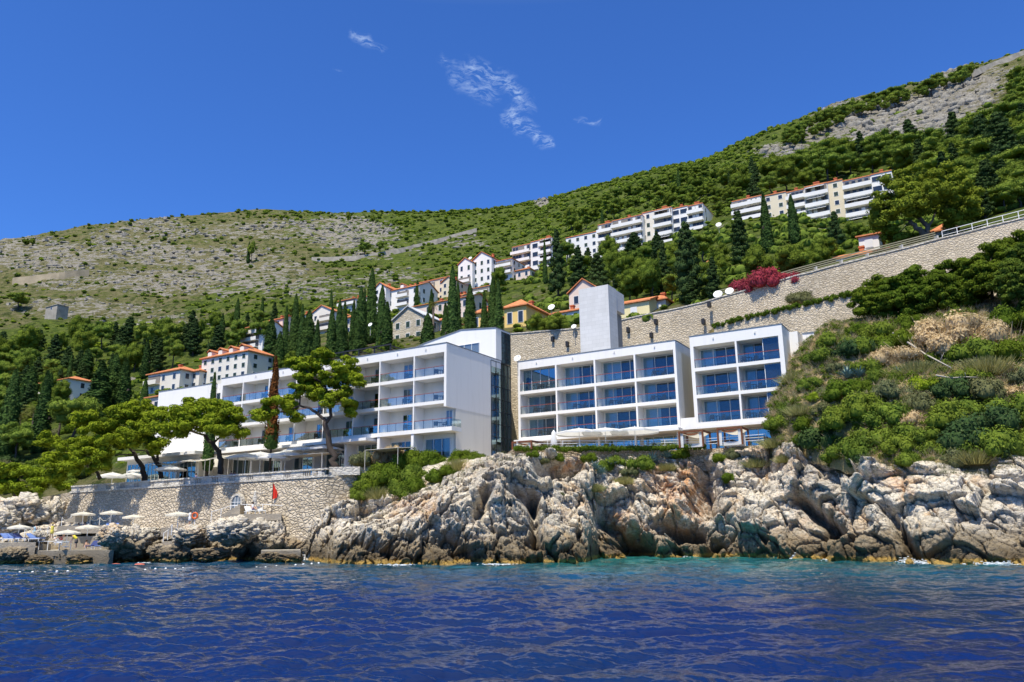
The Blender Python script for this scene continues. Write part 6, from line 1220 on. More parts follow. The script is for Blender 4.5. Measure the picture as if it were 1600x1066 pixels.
rs_ = np.random.default_rng(17); onscreen = (hpx > -60) & (hpx < 1660) & (HV[:, 1] > 118) & (HV[:, 2] > 12)
area = (HV[:, 1] / 300.0) ** 2
nb = fbm(HV * [.05, .05, .05], 4, 71)
dens = np.clip(greenA - .12 + nb * .6, 0.17, 1) * np.clip(1.0 - rockA * 1.1, .04, 1) * onscreen * np.clip(area, .2, 3)
dens = np.where(HV[:, 1] > 590, dens * .6, dens)
def pick(dens, n): p = dens / dens.sum(); return rs_.choice(len(HV), n, p=p)
r9 = np.random.default_rng(99)
def scrub_proto(seed, per, L): cs = [(0, 0, .35), (.45, .1, .25), (-.3, .35, .28), (-.1, -.4, .25)]; return puffs(cs, [(.5, .5, .45), (.4, .4, .32), (.42, .42, .34), (.4, .4, .3)], per, L, L * .55, .5, 0, seed)
SP = scrub_proto(61, 16, .2)
CO = (np.concatenate([CSV * [.62, .62, .5] + [0, 0, .25]]), CSF); SP = join([SP, CO])
k1 = pick(dens, 8000); far_s = np.clip(HV[k1, 1] / 300, .6, 2.0); sz = rs_.uniform(.7, 1.9, len(k1)) * far_s ** .5; scatter_stuff('scrub', HV[k1] + rs_.normal(size=(len(k1), 3)) * [.5, .5, 0], sz.astype(np.float32), SP, M['broad'], 'low green scrub covering the hillside above the houses')
k1 = pick(dens, 4200); sz = rs_.uniform(.6, 1.6, len(k1)) * np.clip(HV[k1, 1] / 300, .6, 2.0) ** .5; scatter_stuff('scrub', HV[k1] + rs_.normal(size=(len(k1), 3)) * [.5, .5, 0], sz.astype(np.float32), SP, M['pine'], 'yellow-green maquis scrub mixed through the hillside', .8)
k1 = pick(dens * (hpx > 820), 2200); sz = rs_.uniform(1.2, 2.6, len(k1)); scatter_stuff('scrub', HV[k1], sz.astype(np.float32), SP, M['pine2'], 'taller scrub and young pines on the green slope', 1.2)
k2 = pick(onscreen * (rockA > .5) * (hpx > 1190) * (nb > -.15), 520); CR2 = (HV[k2] - [0, 0, .6], rs_.uniform(.8, 2.6, len(k2)))
k1 = pick(onscreen * (rockA > .12) * np.clip(area, .1, 3) * (.3 + rockA) * (nb * 1 + .6 > .35), 5200); rv, rf = cube_sphere(2); rv = rv * [1, .8, .6] * (1 + .35 * np.sin(rv @ np.array([[7.1], [3.3], [5.7]]) * 2)); sz = rs_.uniform(.3, 1.3, len(k1)) ** 1.5 * np.clip(HV[k1, 1] / 350, .6, 1.5)
def crag_mat():
    t = NT('grey_white_crag'); p = t.vec('World'); n = t.noise(p, .7, 6, .8); c = t.mix(t.rng(n, .35, .6), (.15, .14, .115), (.37, .345, .30)); return t.end(t.pbr(c, .95, t.bump(n, .8, .5), .05))
M['crag'] = crag_mat(); scatter_stuff('loose_rocks', HV[k1] - [0, 0, .1], sz.astype(np.float32), (rv, rf), M['crag'], 'broken grey-white limestone covering the bare slopes')
rv2, rf2 = cube_sphere(4); w_1, w_2, w_r, w_o = worley(rv2 * 1.6, 3); rv2 = rv2 * (.8 + .5 * w_r)[:, None] * [1.1, .8, .9]; scatter_stuff('crag_rocks', CR2[0], CR2[1].astype(np.float32), (rv2, rf2), M['crag'], 'grey limestone crags breaking through the upper slope')
gk = rs_.integers(0, len(BV), 5200); gv, gf = spiky(70, 26); gsz = rs_.uniform(.35, .95, len(gk)); scatter_stuff('dry_grass', BV[gk], gsz.astype(np.float32), (gv, gf), M['dryleaf'], 'dry yellow grass over the bluff', .9)
GC = puffs([(0, 0, .2), (.3, .1, .1)], [(.5, .5, .45), (.4, .4, .35)], 34, .13, .07, .7, 0, 63); gk = rs_.integers(0, len(BV), 4200); scatter_stuff('green_grass', BV[gk], rs_.uniform(.3, .9, len(gk)).astype(np.float32), GC, M['bright'], 'low green ground cover over the bluff', 1.0)
top = np.where((cpx > 560) & (cpx < 1640) & (np.repeat(np.arange(NRR), NC) > NR * .86) & (np.repeat(np.arange(NRR), NC) < NR + 4))[0]; gk = rs_.choice(top, 1500); scatter_stuff('cliff_grass', CV[gk], rs_.uniform(.15, .45, len(gk)).astype(np.float32), (gv, gf), M['olive'], 'thin grass and herbs along the cliff top', .9)
# agaves
def agave(q, s, label):
    r = random.Random(int(q[0] * 10)); b = MB(); n = 26
    for k in range(n):
        g = k * 2.4; el = .25 + 1.1 * (k / n); d = np.array([math.cos(g) * math.cos(el), math.sin(g) * math.cos(el), math.sin(el)]); sd = np.cross(d, [0, 0, 1.0]); sd /= np.linalg.norm(sd); up = np.cross(sd, d); L_ = s * r.uniform(.8, 1.1); w_ = s * .075; e = q + d * L_ - [0, 0, .12 * L_]
        m_ = q + d * L_ * .5; b.add([q - sd * w_ * .8, q + sd * w_ * .8, m_ + sd * w_ + up * w_ * .5, m_ - sd * w_ + up * w_ * .5, e, m_ - up * w_ * .4, q - up * w_ * .4], [(0, 1, 2, 3), (3, 2, 4), (1, 6, 5, 2), (6, 0, 3, 5), (2, 5, 4), (5, 3, 4)])
    o = b.build('agave_plant', M['agave']); tag(o, label, 'plant', 'agaves on the cliff')
for x, y, s, lb in ((1018, 722, 1.5, 'largest blue-grey agave on the cliff top by the orange rock'), (1042, 718, 1.2, 'second blue-grey agave close to the largest one'), (930, 738, 1.2, 'agave leaning out beside the leafy cliff bush'), (955, 732, 1.2, 'agave on the far side of the leafy cliff bush'), (940, 742, 1.0, 'small agave below the leafy cliff bush')): agave(on_cliff(x, y) + [0, -.3, .2], s, lb)
for x, y, s, lb in ((1322, 592, 1.6, 'silvery agave sprawling on the bluff'), (1340, 590, 1.3, 'smaller silvery agave touching the sprawling one'), (1400, 590, 1.1, 'blue agave among dry brush on the bluff')): agave(on_bluff(x, y) + [0, -.4, .2], s, lb)
# fallen dead trunks on the bluff
def log(pts, r0, label):
    b = MB(); pp = [on_bluff(x, y) + np.array([0, -.9, .9]) for x, y in pts]; b.tube(pp, [r0 * (1 - .6 * i / (len(pp) - 1)) for i in range(len(pp))], 6)
    r = random.Random(len(pts))
    for p in pp[1:-1]:
        b.tube([p, p + np.array([r.uniform(-.8, .8), -.3, r.uniform(.3, .9)])], [.04, .015], 4)
    tag(b.build('dead_tree', M['dead'], smooth=True), label, 'dead tree', 'dead trees on the bluff')
log([(1388, 535), (1415, 553), (1440, 568), (1462, 580), (1480, 590)], .13, 'long bleached dead trunk leaning diagonally across the bluff'); log([(1455, 604), (1480, 606), (1500, 605), (1522, 608)], .09, 'white dead trunk lying level among the dark bushes')
# palms
def palm_mesh():
    r = random.Random(4); b = MB()
    for k in range(34):
        g = k * 2.399; el = 1.2 - 1.9 * k / 34; hd = np.array([math.cos(g), math.sin(g), 0]); pts = []; L_ = 1.0; p = np.zeros(3); e = el
        for i in range(6): pts.append(p.copy()); p = p + (hd * math.cos(e) + np.array([0, 0, math.sin(e)])) * L_ / 5; e -= .26
        sd = np.array([-hd[1], hd[0], 0])
        for i in range(1, 6):
            for s in (-1, 1):
                for j in (0, .5):
                    a = pts[i - 1] + (pts[i] - pts[i - 1]) * j; t = a + sd * s * .26 * (1 - i / 8) + (pts[i] - pts[i - 1]) * .6 - np.array([0, 0, .10]); b.add([a, a + (pts[i] - pts[i - 1]) * .22, t], [(0, 1, 2)])
    m = b.mesh('crown'); m.materials.append(M['palm']); return m
PM = palm_mesh()
def palm(px, pt, pb, wp, label, dmin, d=None):
    q = on_hill(px, pb, dmin) if d is None else P(px, pb, d); zt = P(px, pt, q[1])[2] - wp * .25 * q[1] / F_PX; o = empty('palm_tree', q - [0, 0, .3], label, 'tree', 'palm trees'); h = max(1, zt - q[2]); b = MB(); b.tube([(0, 0, 0), (.1, 0, h * .5), (0, 0, h + .3)], [.26, .2, .2], 8); link('trunk', b.mesh('trunk', smooth=True), M['bark2'], o)
    c = link('crown', PM, None, o); s = wp * q[1] / F_PX * .6; c.scale = (s, s, s); c.location = (0, 0, h + .2)
palm(475, 505, 556, 24, 'garden palm with yellowish crown among the cypresses', 118); palm(677, 470, 535, 22, 'taller palm beside the stone house', 118); palm(90, 634, 688, 28, 'tree-like palm in the garden behind the sweeping pine', 128); palm(48, 632, 690, 34, 'shaggy palm between the two garden cypresses', 128)
palm(28, 640, 690, 34, 'shaggy palm close to the huge cypress', 128)
# ================================================================ TERRACE, BEACH AND SMALL THINGS
def parasol(q, rad, h, label, group, sides=8, square=False, ribs=True, mat='pcloth', rise=.55):
    o = empty('parasol', q, label, 'parasol', group); b = MB(); n = 4 if square else sides; off = AZ + math.pi / 4 if square else .2; R_o = rad * (1.25 if square else 1)
    pr = [(R_o, h - .18, 1), (R_o, h, 1), (R_o * .55, h + rise * .55, 1), (.12, h + rise, 1)]; vs = []
    ring = []
    for (r0, z, _) in pr:
        for k in range(n * 2):
            g = off + math.pi * k / n; rr_ = r0 if k % 2 == 0 else r0 * math.cos(math.pi / n) * .985; dz = -.05 if (k % 2 and r0 > .3) else 0; vs.append((math.cos(g) * rr_, math.sin(g) * rr_, z + dz))
    m_ = n * 2; fs = [(i * m_ + k, i * m_ + (k + 1) % m_, (i + 1) * m_ + (k + 1) % m_, (i + 1) * m_ + k) for i in range(3) for k in range(m_)] + [tuple(range(3 * m_, 4 * m_))]
    b.add(vs, fs); me_ = b.mesh('canopy'); link('canopy', me_, M[mat], o)
    b = MB(); b.tube([(0, 0, -.1), (0, 0, h + rise + .12)], .045, 7); b.lathe((0, 0, 0), [(.35, 0), (.35, .08), (.06, .1), (.06, .12)], 10); link('pole', b.mesh('pole'), M['white2'], o); return o
TZ = 9.75; GP = 'white parasols on the long terrace'
def terr(x, y, z=TZ): return Pz(x, y, z)
def tp(x, ytop, d, z=TZ): q = P(x, ytop, d); return np.array([q[0], q[1], z]), q[2] - z
for x, yt, d, r, lb in ((384, 705, 104, 2.5, 'first of the big white parasols after the wide pine'), (407, 703, 106, 2.5, 'white parasol behind the first big one after the wide pine'), (446, 702, 103.6, 2.7, 'big white parasol nearest the forked umbrella pine'), (428, 706, 103, 2.3, 'front white parasol below the dead cypress'), (474, 694, 104, 2.6, 'white parasol behind the nearest one, against the wing'), (505, 692, 103, 2.7, 'white parasol directly behind the forked pine trunk'), (266, 724, 111, 2.2, 'white parasol between the two leaning pines'), (207, 735, 117.5, 2.1, 'white patterned parasol under the sweeping pine'), (176, 735, 120, 2.2, 'white parasol near the seawall corner'), (222, 728, 121, 2.2, 'white parasol behind the patterned one')):
    q, h = tp(x, yt + 6, d); parasol(q, r, max(2.0, h - .3), lb, GP, 8)
# awnings over the restaurant
def awning(pts, th, label, legs=True, mat='cloth'):
    """pts: four world corners; fabric sheet with a frame and four legs"""
    c = np.mean(pts, 0); o = empty('awning', [c[0], c[1], TZ], label, 'awning', 'awnings on the long terrace'); b = MB(); n = 6; A, B, C, D_ = [np.asarray(p, float) for p in pts]; vs = []
    for i in range(n + 1):
        for j in range(n + 1): s, t_ = i / n, j / n; p = (A * (1 - s) + B * s) * (1 - t_) + (D_ * (1 - s) + C * s) * t_; p = p - [0, 0, .35 * math.sin(math.pi * s) * math.sin(math.pi * t_)]; vs.append(p)
    b.add(vs + [p - np.array([0, 0, .03]) for p in vs], [(i * (n + 1) + j, (i + 1) * (n + 1) + j, (i + 1) * (n + 1) + j + 1, i * (n + 1) + j + 1) for i in range(n) for j in range(n)]); b.build('fabric', M[mat], o)
    b = MB(); [b.tube([p, q_], .035, 5) for p, q_ in ((A, B), (B, C), (C, D_), (D_, A))]; b.build('frame', M['concrete'], o)
    for p in (A, B, C, D_): b = MB(); b.tube([(p[0], p[1], TZ), p], .045, 6); b.build('leg', M['concrete'], o)
def quad(x0, y0, x1, y1, d0, back, zup=0):
    a, c = P(x0, y0, d0 + (98 - 98)), P(x1, y1, d0); dirn = (c - a); vv_ = VA * back; zc = (a[2] + c[2]) / 2; a[2] = c[2] = zc; return [a, c, c + vv_ + [0, 0, zup], a + vv_ + [0, 0, zup]]
def aw(u0, u1, v0, v1, z, zb, label, mat='cloth'): awning([W(u0, v0, z), W(u1, v0, z), W(u1, v1, zb), W(u0, v1, zb)], .03, label, mat=mat)
aw(-90, -84.5, 71.5, 75.4, 13.3, 14.2, 'cream restaurant awning between the two leaning pines'); aw(-97, -91, 71.5, 75.4, 13.3, 14.2, 'cream restaurant awning behind the sweeping pine'); aw(-104, -98, 72, 76, 13.2, 14.0, 'far cream awning half hidden under the sweeping pine')
M['taupe'] = simple('taupe_canvas', (.34, .31, .27), .9, .1, 1)
aw(-78, -70.5, 72.6, 76.2, 13.0, 13.3, 'taupe flat awning behind the big parasols', 'taupe'); aw(-63.5, -58.5, 72.6, 76.2, 12.9, 13.2, 'taupe flat awning next to the forked pine', 'taupe')
# dining tables and chairs glimpsed behind the balustrade
wc = simple('white_furniture', (.75, .75, .73), .6, .05, 1); cme = cm.copy(); cme.materials.clear(); cme.materials.append(wc); tme = tm.copy(); tme.materials.clear(); tme.materials.append(wc)
rt = random.Random(4)
for k in range(17):
    u = -101 + k * 2.1; v = 70.4 + (k % 3) * 1.3 + rt.uniform(0, .5); p = W(u, v, TZ)
    if u > -66: break
    o = link('dining_table', tme, None); o.location = p; tag(o, 'white round dining table among the terrace parasols', 'table', 'white tables on the long terrace')
    for s in (-1, 1): o = link('dining_chair', cme, None); o.location = p + UA * s * .7; o.rotation_euler = (0, 0, AZ - math.pi / 2 + s * 1.6); tag(o, 'white chair at a dining table among the terrace parasols', 'chair', 'white chairs on the long terrace')
# middle terrace: open parasols, closed parasol, cabanas, hedge, railing, palms in pots
for k, (x, yt, d, r, lb) in enumerate(((905, 682, 92.8, 2.9, 'first of the three open parasols before the four-bay wing'), (946, 680, 92.5, 2.9, 'middle one of the three open parasols before the four-bay wing'), (992, 676, 92.0, 3.0, 'last of the three open parasols, behind the upright bush'))):
    q, h = tp(x, yt, d, 12.2); parasol(q, r, max(2.2, h - .35), lb, 'open parasols before the four-bay wing', 8)
q, h = tp(865, 672, 92.2, 12.2); o = empty('parasol', q, 'closed white parasol standing upright before the four-bay wing', 'parasol'); b = MB(); b.lathe((0, 0, 0), [(.30, .35), (.42, .4), (.36, 1.2), (.26, 2.2), (.14, h - .15), (.03, h)], 10); link('canopy', b.mesh('canopy', smooth=True), M['pcloth'], o); b = MB(); b.tube([(0, 0, 0), (0, 0, .5)], .05, 6); link('pole', b.mesh('pole'), M['white2'], o)
def cabana(x0, x1, yt, d, dep, label):
    a, c = P(x0, yt, d), P(x1, yt - (x1 - x0) * .08, d); a_u, c_u, v = a @ UA, c @ UA, a @ VA; z1 = a[2]; o = empty('cabana', W((a_u + c_u) / 2, v, 12.2), label, 'cabana', 'wooden cabanas on the hotel terrace')
    for uu in (a_u, c_u):
        for vv_ in (v, v + dep): b = MB(); b.box(uu - .09, uu + .09, vv_ - .09, vv_ + .09, 12.2, z1); b.build('post', M['wood'], o)
    b = MB(); b.box(a_u - .09, c_u + .09, v - .09, v + .09, z1 + .002, z1 + .2); b.box(a_u - .09, c_u + .09, v + dep - .09, v + dep + .09, z1 + .002, z1 + .2); b.box(a_u - .09, a_u + .09, v + .092, v + dep - .092, z1 + .002, z1 + .2); b.box(c_u - .09, c_u + .09, v + .092, v + dep - .092, z1 + .002, z1 + .2); b.build('top_frame', M['wood'], o)
    b = MB(); n = 6; vs = [W(a_u + (c_u - a_u) * i / n, v + dep * j, z1 + .05 - .45 * math.sin(math.pi * i / n)) for i in range(n + 1) for j in (0, 1)]; b.add(vs + [p - np.array([0, 0, .03]) for p in vs], [(2 * i, 2 * i + 2, 2 * i + 3, 2 * i + 1) for i in range(n)]); b.build('fabric_roof', M['cloth'], o)
    for uu in (a_u + .1, c_u - .45): b = MB(); b.box(uu, uu + .3, v + .1, v + .16, 12.25, z1 - .05); b.build('curtain', M['pcloth'], o)
    b = MB(); b.box(a_u + .4, c_u - .4, v + .6, v + dep - .5, 12.25, 12.65); b.build('daybed', M['pcloth'], o)
cabana(801, 840, 693, 90.3, 2.6, 'low wooden cabana with cream roof near the stair tower'); cabana(1061, 1104, 677, 90.0, 2.8, 'wooden cabana with sagging cream roof between the two wings'); cabana(1121, 1164, 672, 88.4, 2.8, 'wooden cabana with daybed below the smaller wing')
edge = [P(808, 712, 89.8), P(880, 712, 90.7), P(960, 712, 91.2), P(1040, 712, 91.0), P(1100, 708, 90.6), P(1165, 702, 87.8), P(1198, 698, 86.5)]
rl = empty('terrace_railing', edge[3] * [1, 1, 0] + [0, 0, 12.2], 'thin white metal railing along the edge of the hotel terrace', 'railing'); ep = wall_pts([(p[0], p[1], 12.2) for p in edge], 1.7)
for z in (.45, .75, 1.05): strip(ep, 0, .04, z - .025, z + .025).build('rail', M['white2'], rl)
for a, c, z in ep: b = MB(); b.cbox((a, c, z - .1), .05, .05, 1.2); b.build('post', M['white2'], rl)
cs, rs = [], []
for a, c, z in wall_pts([(p[0], p[1], 12.2) for p in edge[:5]], .45): cs.append((a - .1, c - .5, z + random.uniform(.0, .2))); s = random.uniform(.32, .45); rs.append((s, s, s))
org = np.array(cs[0]); v, f_ = puffs([np.array(c) - org for c in cs], rs, 90, .10, .055, .5, .75, 92); o = empty('hedge', org, 'low clipped green hedge along the edge of the middle terrace', 'hedge'); link('foliage', proto_mesh('foliage', (v, f_), M['bright']), None, o)
pot = simple('dark_planter', (.06, .05, .045), .7, .2, 2)
for x, d, s, lb in ((840, 91.5, .8, 'small potted palm beside the low cabana'), (892, 92.5, .8, 'potted palm beside the closed parasol'), (948, 92.3, 1.0, 'potted palm under the middle open parasol'), (1038, 91.8, 1.0, 'potted palm between the last parasol and the first cabana'), (1022, 92.2, .8, 'potted palm near the upright bush')):
    q = P(x, 700, d); q[2] = 12.2; o = empty('potted_palm', q, lb, 'plant', 'potted palms on the hotel terrace'); b = MB(); b.lathe((0, 0, 0), [(.22, 0), (.3, .5), (.26, .5), (.2, .42)], 10); link('pot', b.mesh('pot'), pot, o); c = link('crown', PM, None, o); c.location = (0, 0, .7); c.scale = (s, s, s)
# satellite dishes
def dish(q, r, label):
    o = empty('satellite_dish', q, label, 'satellite dish', 'white satellite dishes'); b = MB(); prof = [(r * k / 5, .28 * r * (k / 5) ** 2) for k in range(6)]; b.lathe((0, 0, 0), [(.01, 0)] + prof[1:] + [(r * .97, .28 * r + .02)] + [(a * .97, z + .04) for a, z in prof[:0:-1]], 16); m_ = b.mesh('reflector', smooth=True)
    c = link('reflector', m_, M['white2'], o); c.rotation_euler = (R_(62), 0, R_(-25)); c.location = (0, 0, 1.2); b = MB(); b.tube([(0, 0, -1), (0, .1, 1.2)], .05, 6); link('mast', b.mesh('mast'), M['concrete'], o); b = MB(); b.tube([(0, -.2, .95), (.1, -.75 * r - .2, 1.55)], .025, 5); link('feed_arm', b.mesh('feed_arm'), M['concrete'], o)
for x, y, r, d, lb in ((1122, 461, .72, None, 'left-most white dish on the stone wall, tilted up'), (1140, 456, .66, None, 'second white dish on the stone wall, just past the first'), (579, 508, .45, 150, 'white dish on the little roof among the cypresses'), (862, 481, .7, 143, 'white dish on the low house by the lift tower'), (897, 511, .45, 122.8, 'small white dish on the stone wall behind the tower'), (809, 561, .5, 98, 'white dish on the corner roof of the four-bay wing'), (1123, 352, .8, 200, 'white dish in the trees below the ridge'), (735, 404, .7, 281, 'white dish on the gabled houses')):
    if d is None: d = float(wall_y(P(x, y, 115)[0])[0]) + .6
    dish(P(x, y, d) - [0, 0, 1.2], r, lb.replace('left-most ', 'larger '))
# the small wall lamps of the facade parapets
for k, (u, v, z) in enumerate([(u, VL - .12, 25.4) for u in (-58, -62.5, -67.5, -72.5, -77.5, -83, -88.5)] + [(u, VM - .12, 25.5) for u in (-50.5, -45, -39, -33.5)] + [(u, VM - .12, 25.6) for u in (-26, -21)]):
    b = MB(); b.box(u - .07, u + .07, v - .02, v + .1, z, z + .22); o = b.build('wall_lamp', M['frame']); tag(o, 'small round lamp on the white roof parapet of the hotel', 'lamp', 'small lamps on the hotel parapets')
P_far = P
def P(x, y, d): return P_far(x, y, d * .94 if (x < 480 and 93.5 < d < 130) else d)
# ---------------------------------------------------------------- beach: platforms, rocks, loungers, umbrellas, people
def slab(pts, z, th, label, name='bathing_platform'):
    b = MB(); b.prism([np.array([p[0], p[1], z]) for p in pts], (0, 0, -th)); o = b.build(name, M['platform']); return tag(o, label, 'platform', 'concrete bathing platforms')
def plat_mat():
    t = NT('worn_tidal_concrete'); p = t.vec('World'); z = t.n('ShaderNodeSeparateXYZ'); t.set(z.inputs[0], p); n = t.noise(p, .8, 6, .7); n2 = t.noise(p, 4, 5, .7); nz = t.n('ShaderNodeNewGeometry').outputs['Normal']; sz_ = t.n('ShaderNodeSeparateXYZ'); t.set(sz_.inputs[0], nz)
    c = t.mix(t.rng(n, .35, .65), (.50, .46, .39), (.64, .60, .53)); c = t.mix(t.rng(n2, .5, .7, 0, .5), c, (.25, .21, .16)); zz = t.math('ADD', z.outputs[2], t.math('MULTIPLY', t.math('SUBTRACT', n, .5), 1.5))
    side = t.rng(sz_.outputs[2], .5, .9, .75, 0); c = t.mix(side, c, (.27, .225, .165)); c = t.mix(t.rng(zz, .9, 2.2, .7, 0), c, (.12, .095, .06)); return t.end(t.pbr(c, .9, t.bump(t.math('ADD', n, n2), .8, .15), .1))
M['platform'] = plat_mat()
def pad(x0, x1, yf, z, back, th, label, skew=0):
    a, c = Pz(x0, yf, z), Pz(x1, yf + skew, z); n = np.array([0, 1.0, 0]); return slab([a, c, c + n * back, a + n * back], z, th, label), (a, c)
# z heights come from where the photo shows the platform edges
SHZ = lambda x, y, d: P(x, y, d)[2]
def plat(x0, x1, y, d, back, th, label):
    a, c = P(x0, y, d), P(x1, y, d - (x1 - x0) * .012); z = (a[2] + c[2]) / 2; a[2] = c[2] = z; dr = np.array([(a + c)[0] / 2, (a + c)[1] / 2, 0]); dr /= np.linalg.norm(dr); slab([a, c, c + dr * back, a + dr * back], z, th, label); return z
PZ = {}
PZ['a'] = plat(56, 178, 860, 91.5, 9, 2.6, 'lowest long bathing platform just above the water'); PZ['b'] = plat(-30, 56, 848, 98, 9, 3.0, 'platform with blue loungers cut by the picture edge')
PZ['c'] = plat(95, 190, 838, 101, 8, 2.6, 'middle sunbathing platform with pale umbrellas'); PZ['d'] = plat(90, 215, 821, 112, 8, 1.0, 'upper sunbathing platform below the seawall'); PZ['e'] = plat(253, 300, 846, 90.5, 7, 1.0, 'small platform with navy loungers left of the ladder'.replace('left of', 'beside'))
PZ['f'] = plat(252, 322, 824, 99, 7, 1.0, 'raised platform with an open umbrella and a lifebuoy'); PZ['g'] = plat(360, 440, 803, 100, 5, .8, 'upper landing with steps under the red flag'); PZ['h'] = plat(408, 470, 860, 84.6, 5, .8, 'pale jetty platform with two ladders')
def boulder(px, py, rp, rz, d, label, seed, name='boulder'):
    c = P(px, py, d); s = rp * d / F_PX; h = rz * d / F_PX; v, f_ = cube_sphere(26); f1, f2, ri, of = worley(v * 2.2 + seed * 3.7, seed); g1, g2, gi, go = worley(v * 5.5 + seed, seed + 4); k = 1 + .32 * (ri - .5) - .25 * np.clip(1 - (f2 - f1) / .12, 0, 1) + .12 * (gi - .5) - .08 * np.clip(1 - (g2 - g1) / .12, 0, 1) + .10 * fbm(v * 3, 3, seed)
    V = v * k[:, None] * [s, s * .9, h] ; o = link(name, proto_mesh(name, (V, f_), M['rock'])); o.location = c; tag(o, label, 'boulder', 'big shore boulders')
boulder(205, 850, 32, 27, 92, 'big dark-sided boulder between the bathing platforms', 3); boulder(175, 838, 20, 16, 94, 'pale shoulder of rock beside the big dark-sided boulder', 4); boulder(365, 830, 36, 20, 94, 'pale layered rock mound under the arched window', 5); boulder(405, 835, 30, 22, 93, 'second pale rock mound towards the red flag', 6); boulder(100, 868, 16, 9, 92, 'low dark rock at the foot of the lowest platform', 7); boulder(20, 868, 22, 12, 97, 'dark wet rock below the platform at the picture edge', 8); boulder(30, 800, 40, 24, 124, 'grey boulder under the small flat-topped pine', 9); boulder(5, 815, 22, 18, 120, 'rounded boulder in the shaded cove', 10); boulder(85, 805, 18, 24, 126, 'dark leaning boulder in the cove corner', 11); boulder(330, 866, 28, 10, 88, 'flat wet rock slab by the steel ladder', 12); boulder(275, 866, 24, 16, 90, 'brown rock block under the small lounger platform', 14); boulder(250, 862, 18, 12, 91, 'brown rock wedge between the big boulder and the small platform', 15); boulder(300, 838, 26, 14, 96, 'sloping pale rock beside the raised platform', 16); boulder(425, 872, 22, 9, 84.5, 'dark rock under the pale jetty', 17); boulder(455, 873, 18, 8, 84.5, 'dark rock under the outer end of the jetty', 18); boulder(62, 876, 18, 8, 91, 'brown tidal rock below the worn steps', 19); boulder(125, 875, 20, 8, 90.5, 'jagged brown rock standing before the lowest platform', 20); boulder(232, 836, 18, 12, 100, 'pale rock between the umbrellas and the raised platform', 21); boulder(60, 842, 14, 10, 100, 'small boulder beside the rope railing', 13)
def ladder(q, h, w_, label, lean=.35):
    o = empty('ladder', q, label, 'ladder', 'bathing ladders'); b = MB()
    for s in (-1, 1): b.tube([(s * w_ / 2, 0, -.6), (s * w_ / 2, lean, h - .6), (s * w_ / 2, lean + .35, h), (s * w_ / 2, lean + .7, h - .35)], .045, 6)
    for k in range(6): z = -.4 + k * h / 6.5; b.tube([(-w_ / 2, lean * (z + .6) / h, z), (w_ / 2, lean * (z + .6) / h, z)], .035, 5)
    link('frame', b.mesh('frame'), M['white2'], o)
ladder(Pz(308, 878, SEA), 2.4, 1.0, 'tall pale ladder going into the water beside the small platform'); ladder(Pz(82, 876, SEA) , 1.9, .9, 'white curved ladder at the lowest long platform'); ladder(Pz(458, 876, SEA), 1.6, .8, 'pair ladder on the pale jetty, nearer the cliff'); ladder(Pz(470, 876, SEA), 1.6, .8, 'ladder at the outer corner of the pale jetty')
# sun umbrellas of the beach
def ump(x, yt, yb, d, wpx, label): q = P(x, yb, d); h = P(x, yt, d)[2] - q[2]; parasol(q, wpx * d / F_PX / 2, max(1.6, h - .3), label, 'sun umbrellas over the bathing platforms', 8, mat='cloth', rise=.3)
for a in ((27, 820, 847, 100, 32, 'pale umbrella over the blue loungers at the picture edge'), (128, 803, 823, 112.5, 33, 'pale umbrella near the seawall corner steps'), (172, 802, 821, 113, 31, 'pale umbrella against the seawall, beside the corner one'), (207, 811, 828, 110, 31, 'low pale umbrella above the big boulder'), (277, 812, 826, 99.5, 36, 'pale umbrella on the raised platform'), (135, 828, 846, 101, 34, 'pale umbrella in the middle of the crowded platforms'), (103, 835, 855, 98, 36, 'pale umbrella lowest over the yellow towel')): ump(*a)
# loungers
def lounger_mesh():
    b = MB(); fr = lambda a, c, z: np.array([a, c, z]); b.box(-.32, .32, -.95, .35, .28, .36, fr); b.hexa([fr(-.32, .35, .28), fr(.32, .35, .28), fr(.32, 1.0, .72), fr(-.32, 1.0, .72), fr(-.32, .30, .36), fr(.32, .30, .36), fr(.32, .94, .80), fr(-.32, .94, .80)]); return b.mesh('mattress')
def lframe():
    b = MB(); fr = lambda a, c, z: np.array([a, c, z])
    for x in (-.33, .29):
        b.box(x, x + .04, -.95, .9, .22, .275, fr)
        for y in (-.85, .5): b.box(x, x + .04, y, y + .05, 0, .22, fr)
    return b.mesh('frame')
LM, LFm = lounger_mesh(), lframe()
M['navy'] = simple('navy_fabric', (.035, .05, .16), .85, .1, 2); M['blue'] = simple('light_blue_fabric', (.14, .22, .48), .85, .1, 2)
LMn = LM.copy(); LMn.materials.append(M['navy']); LMb = LM.copy(); LMb.materials.append(M['blue']); LMw = LM.copy(); LMw.materials.append(M['pcloth']); LFm.materials.append(M['white2'])
LBP = []
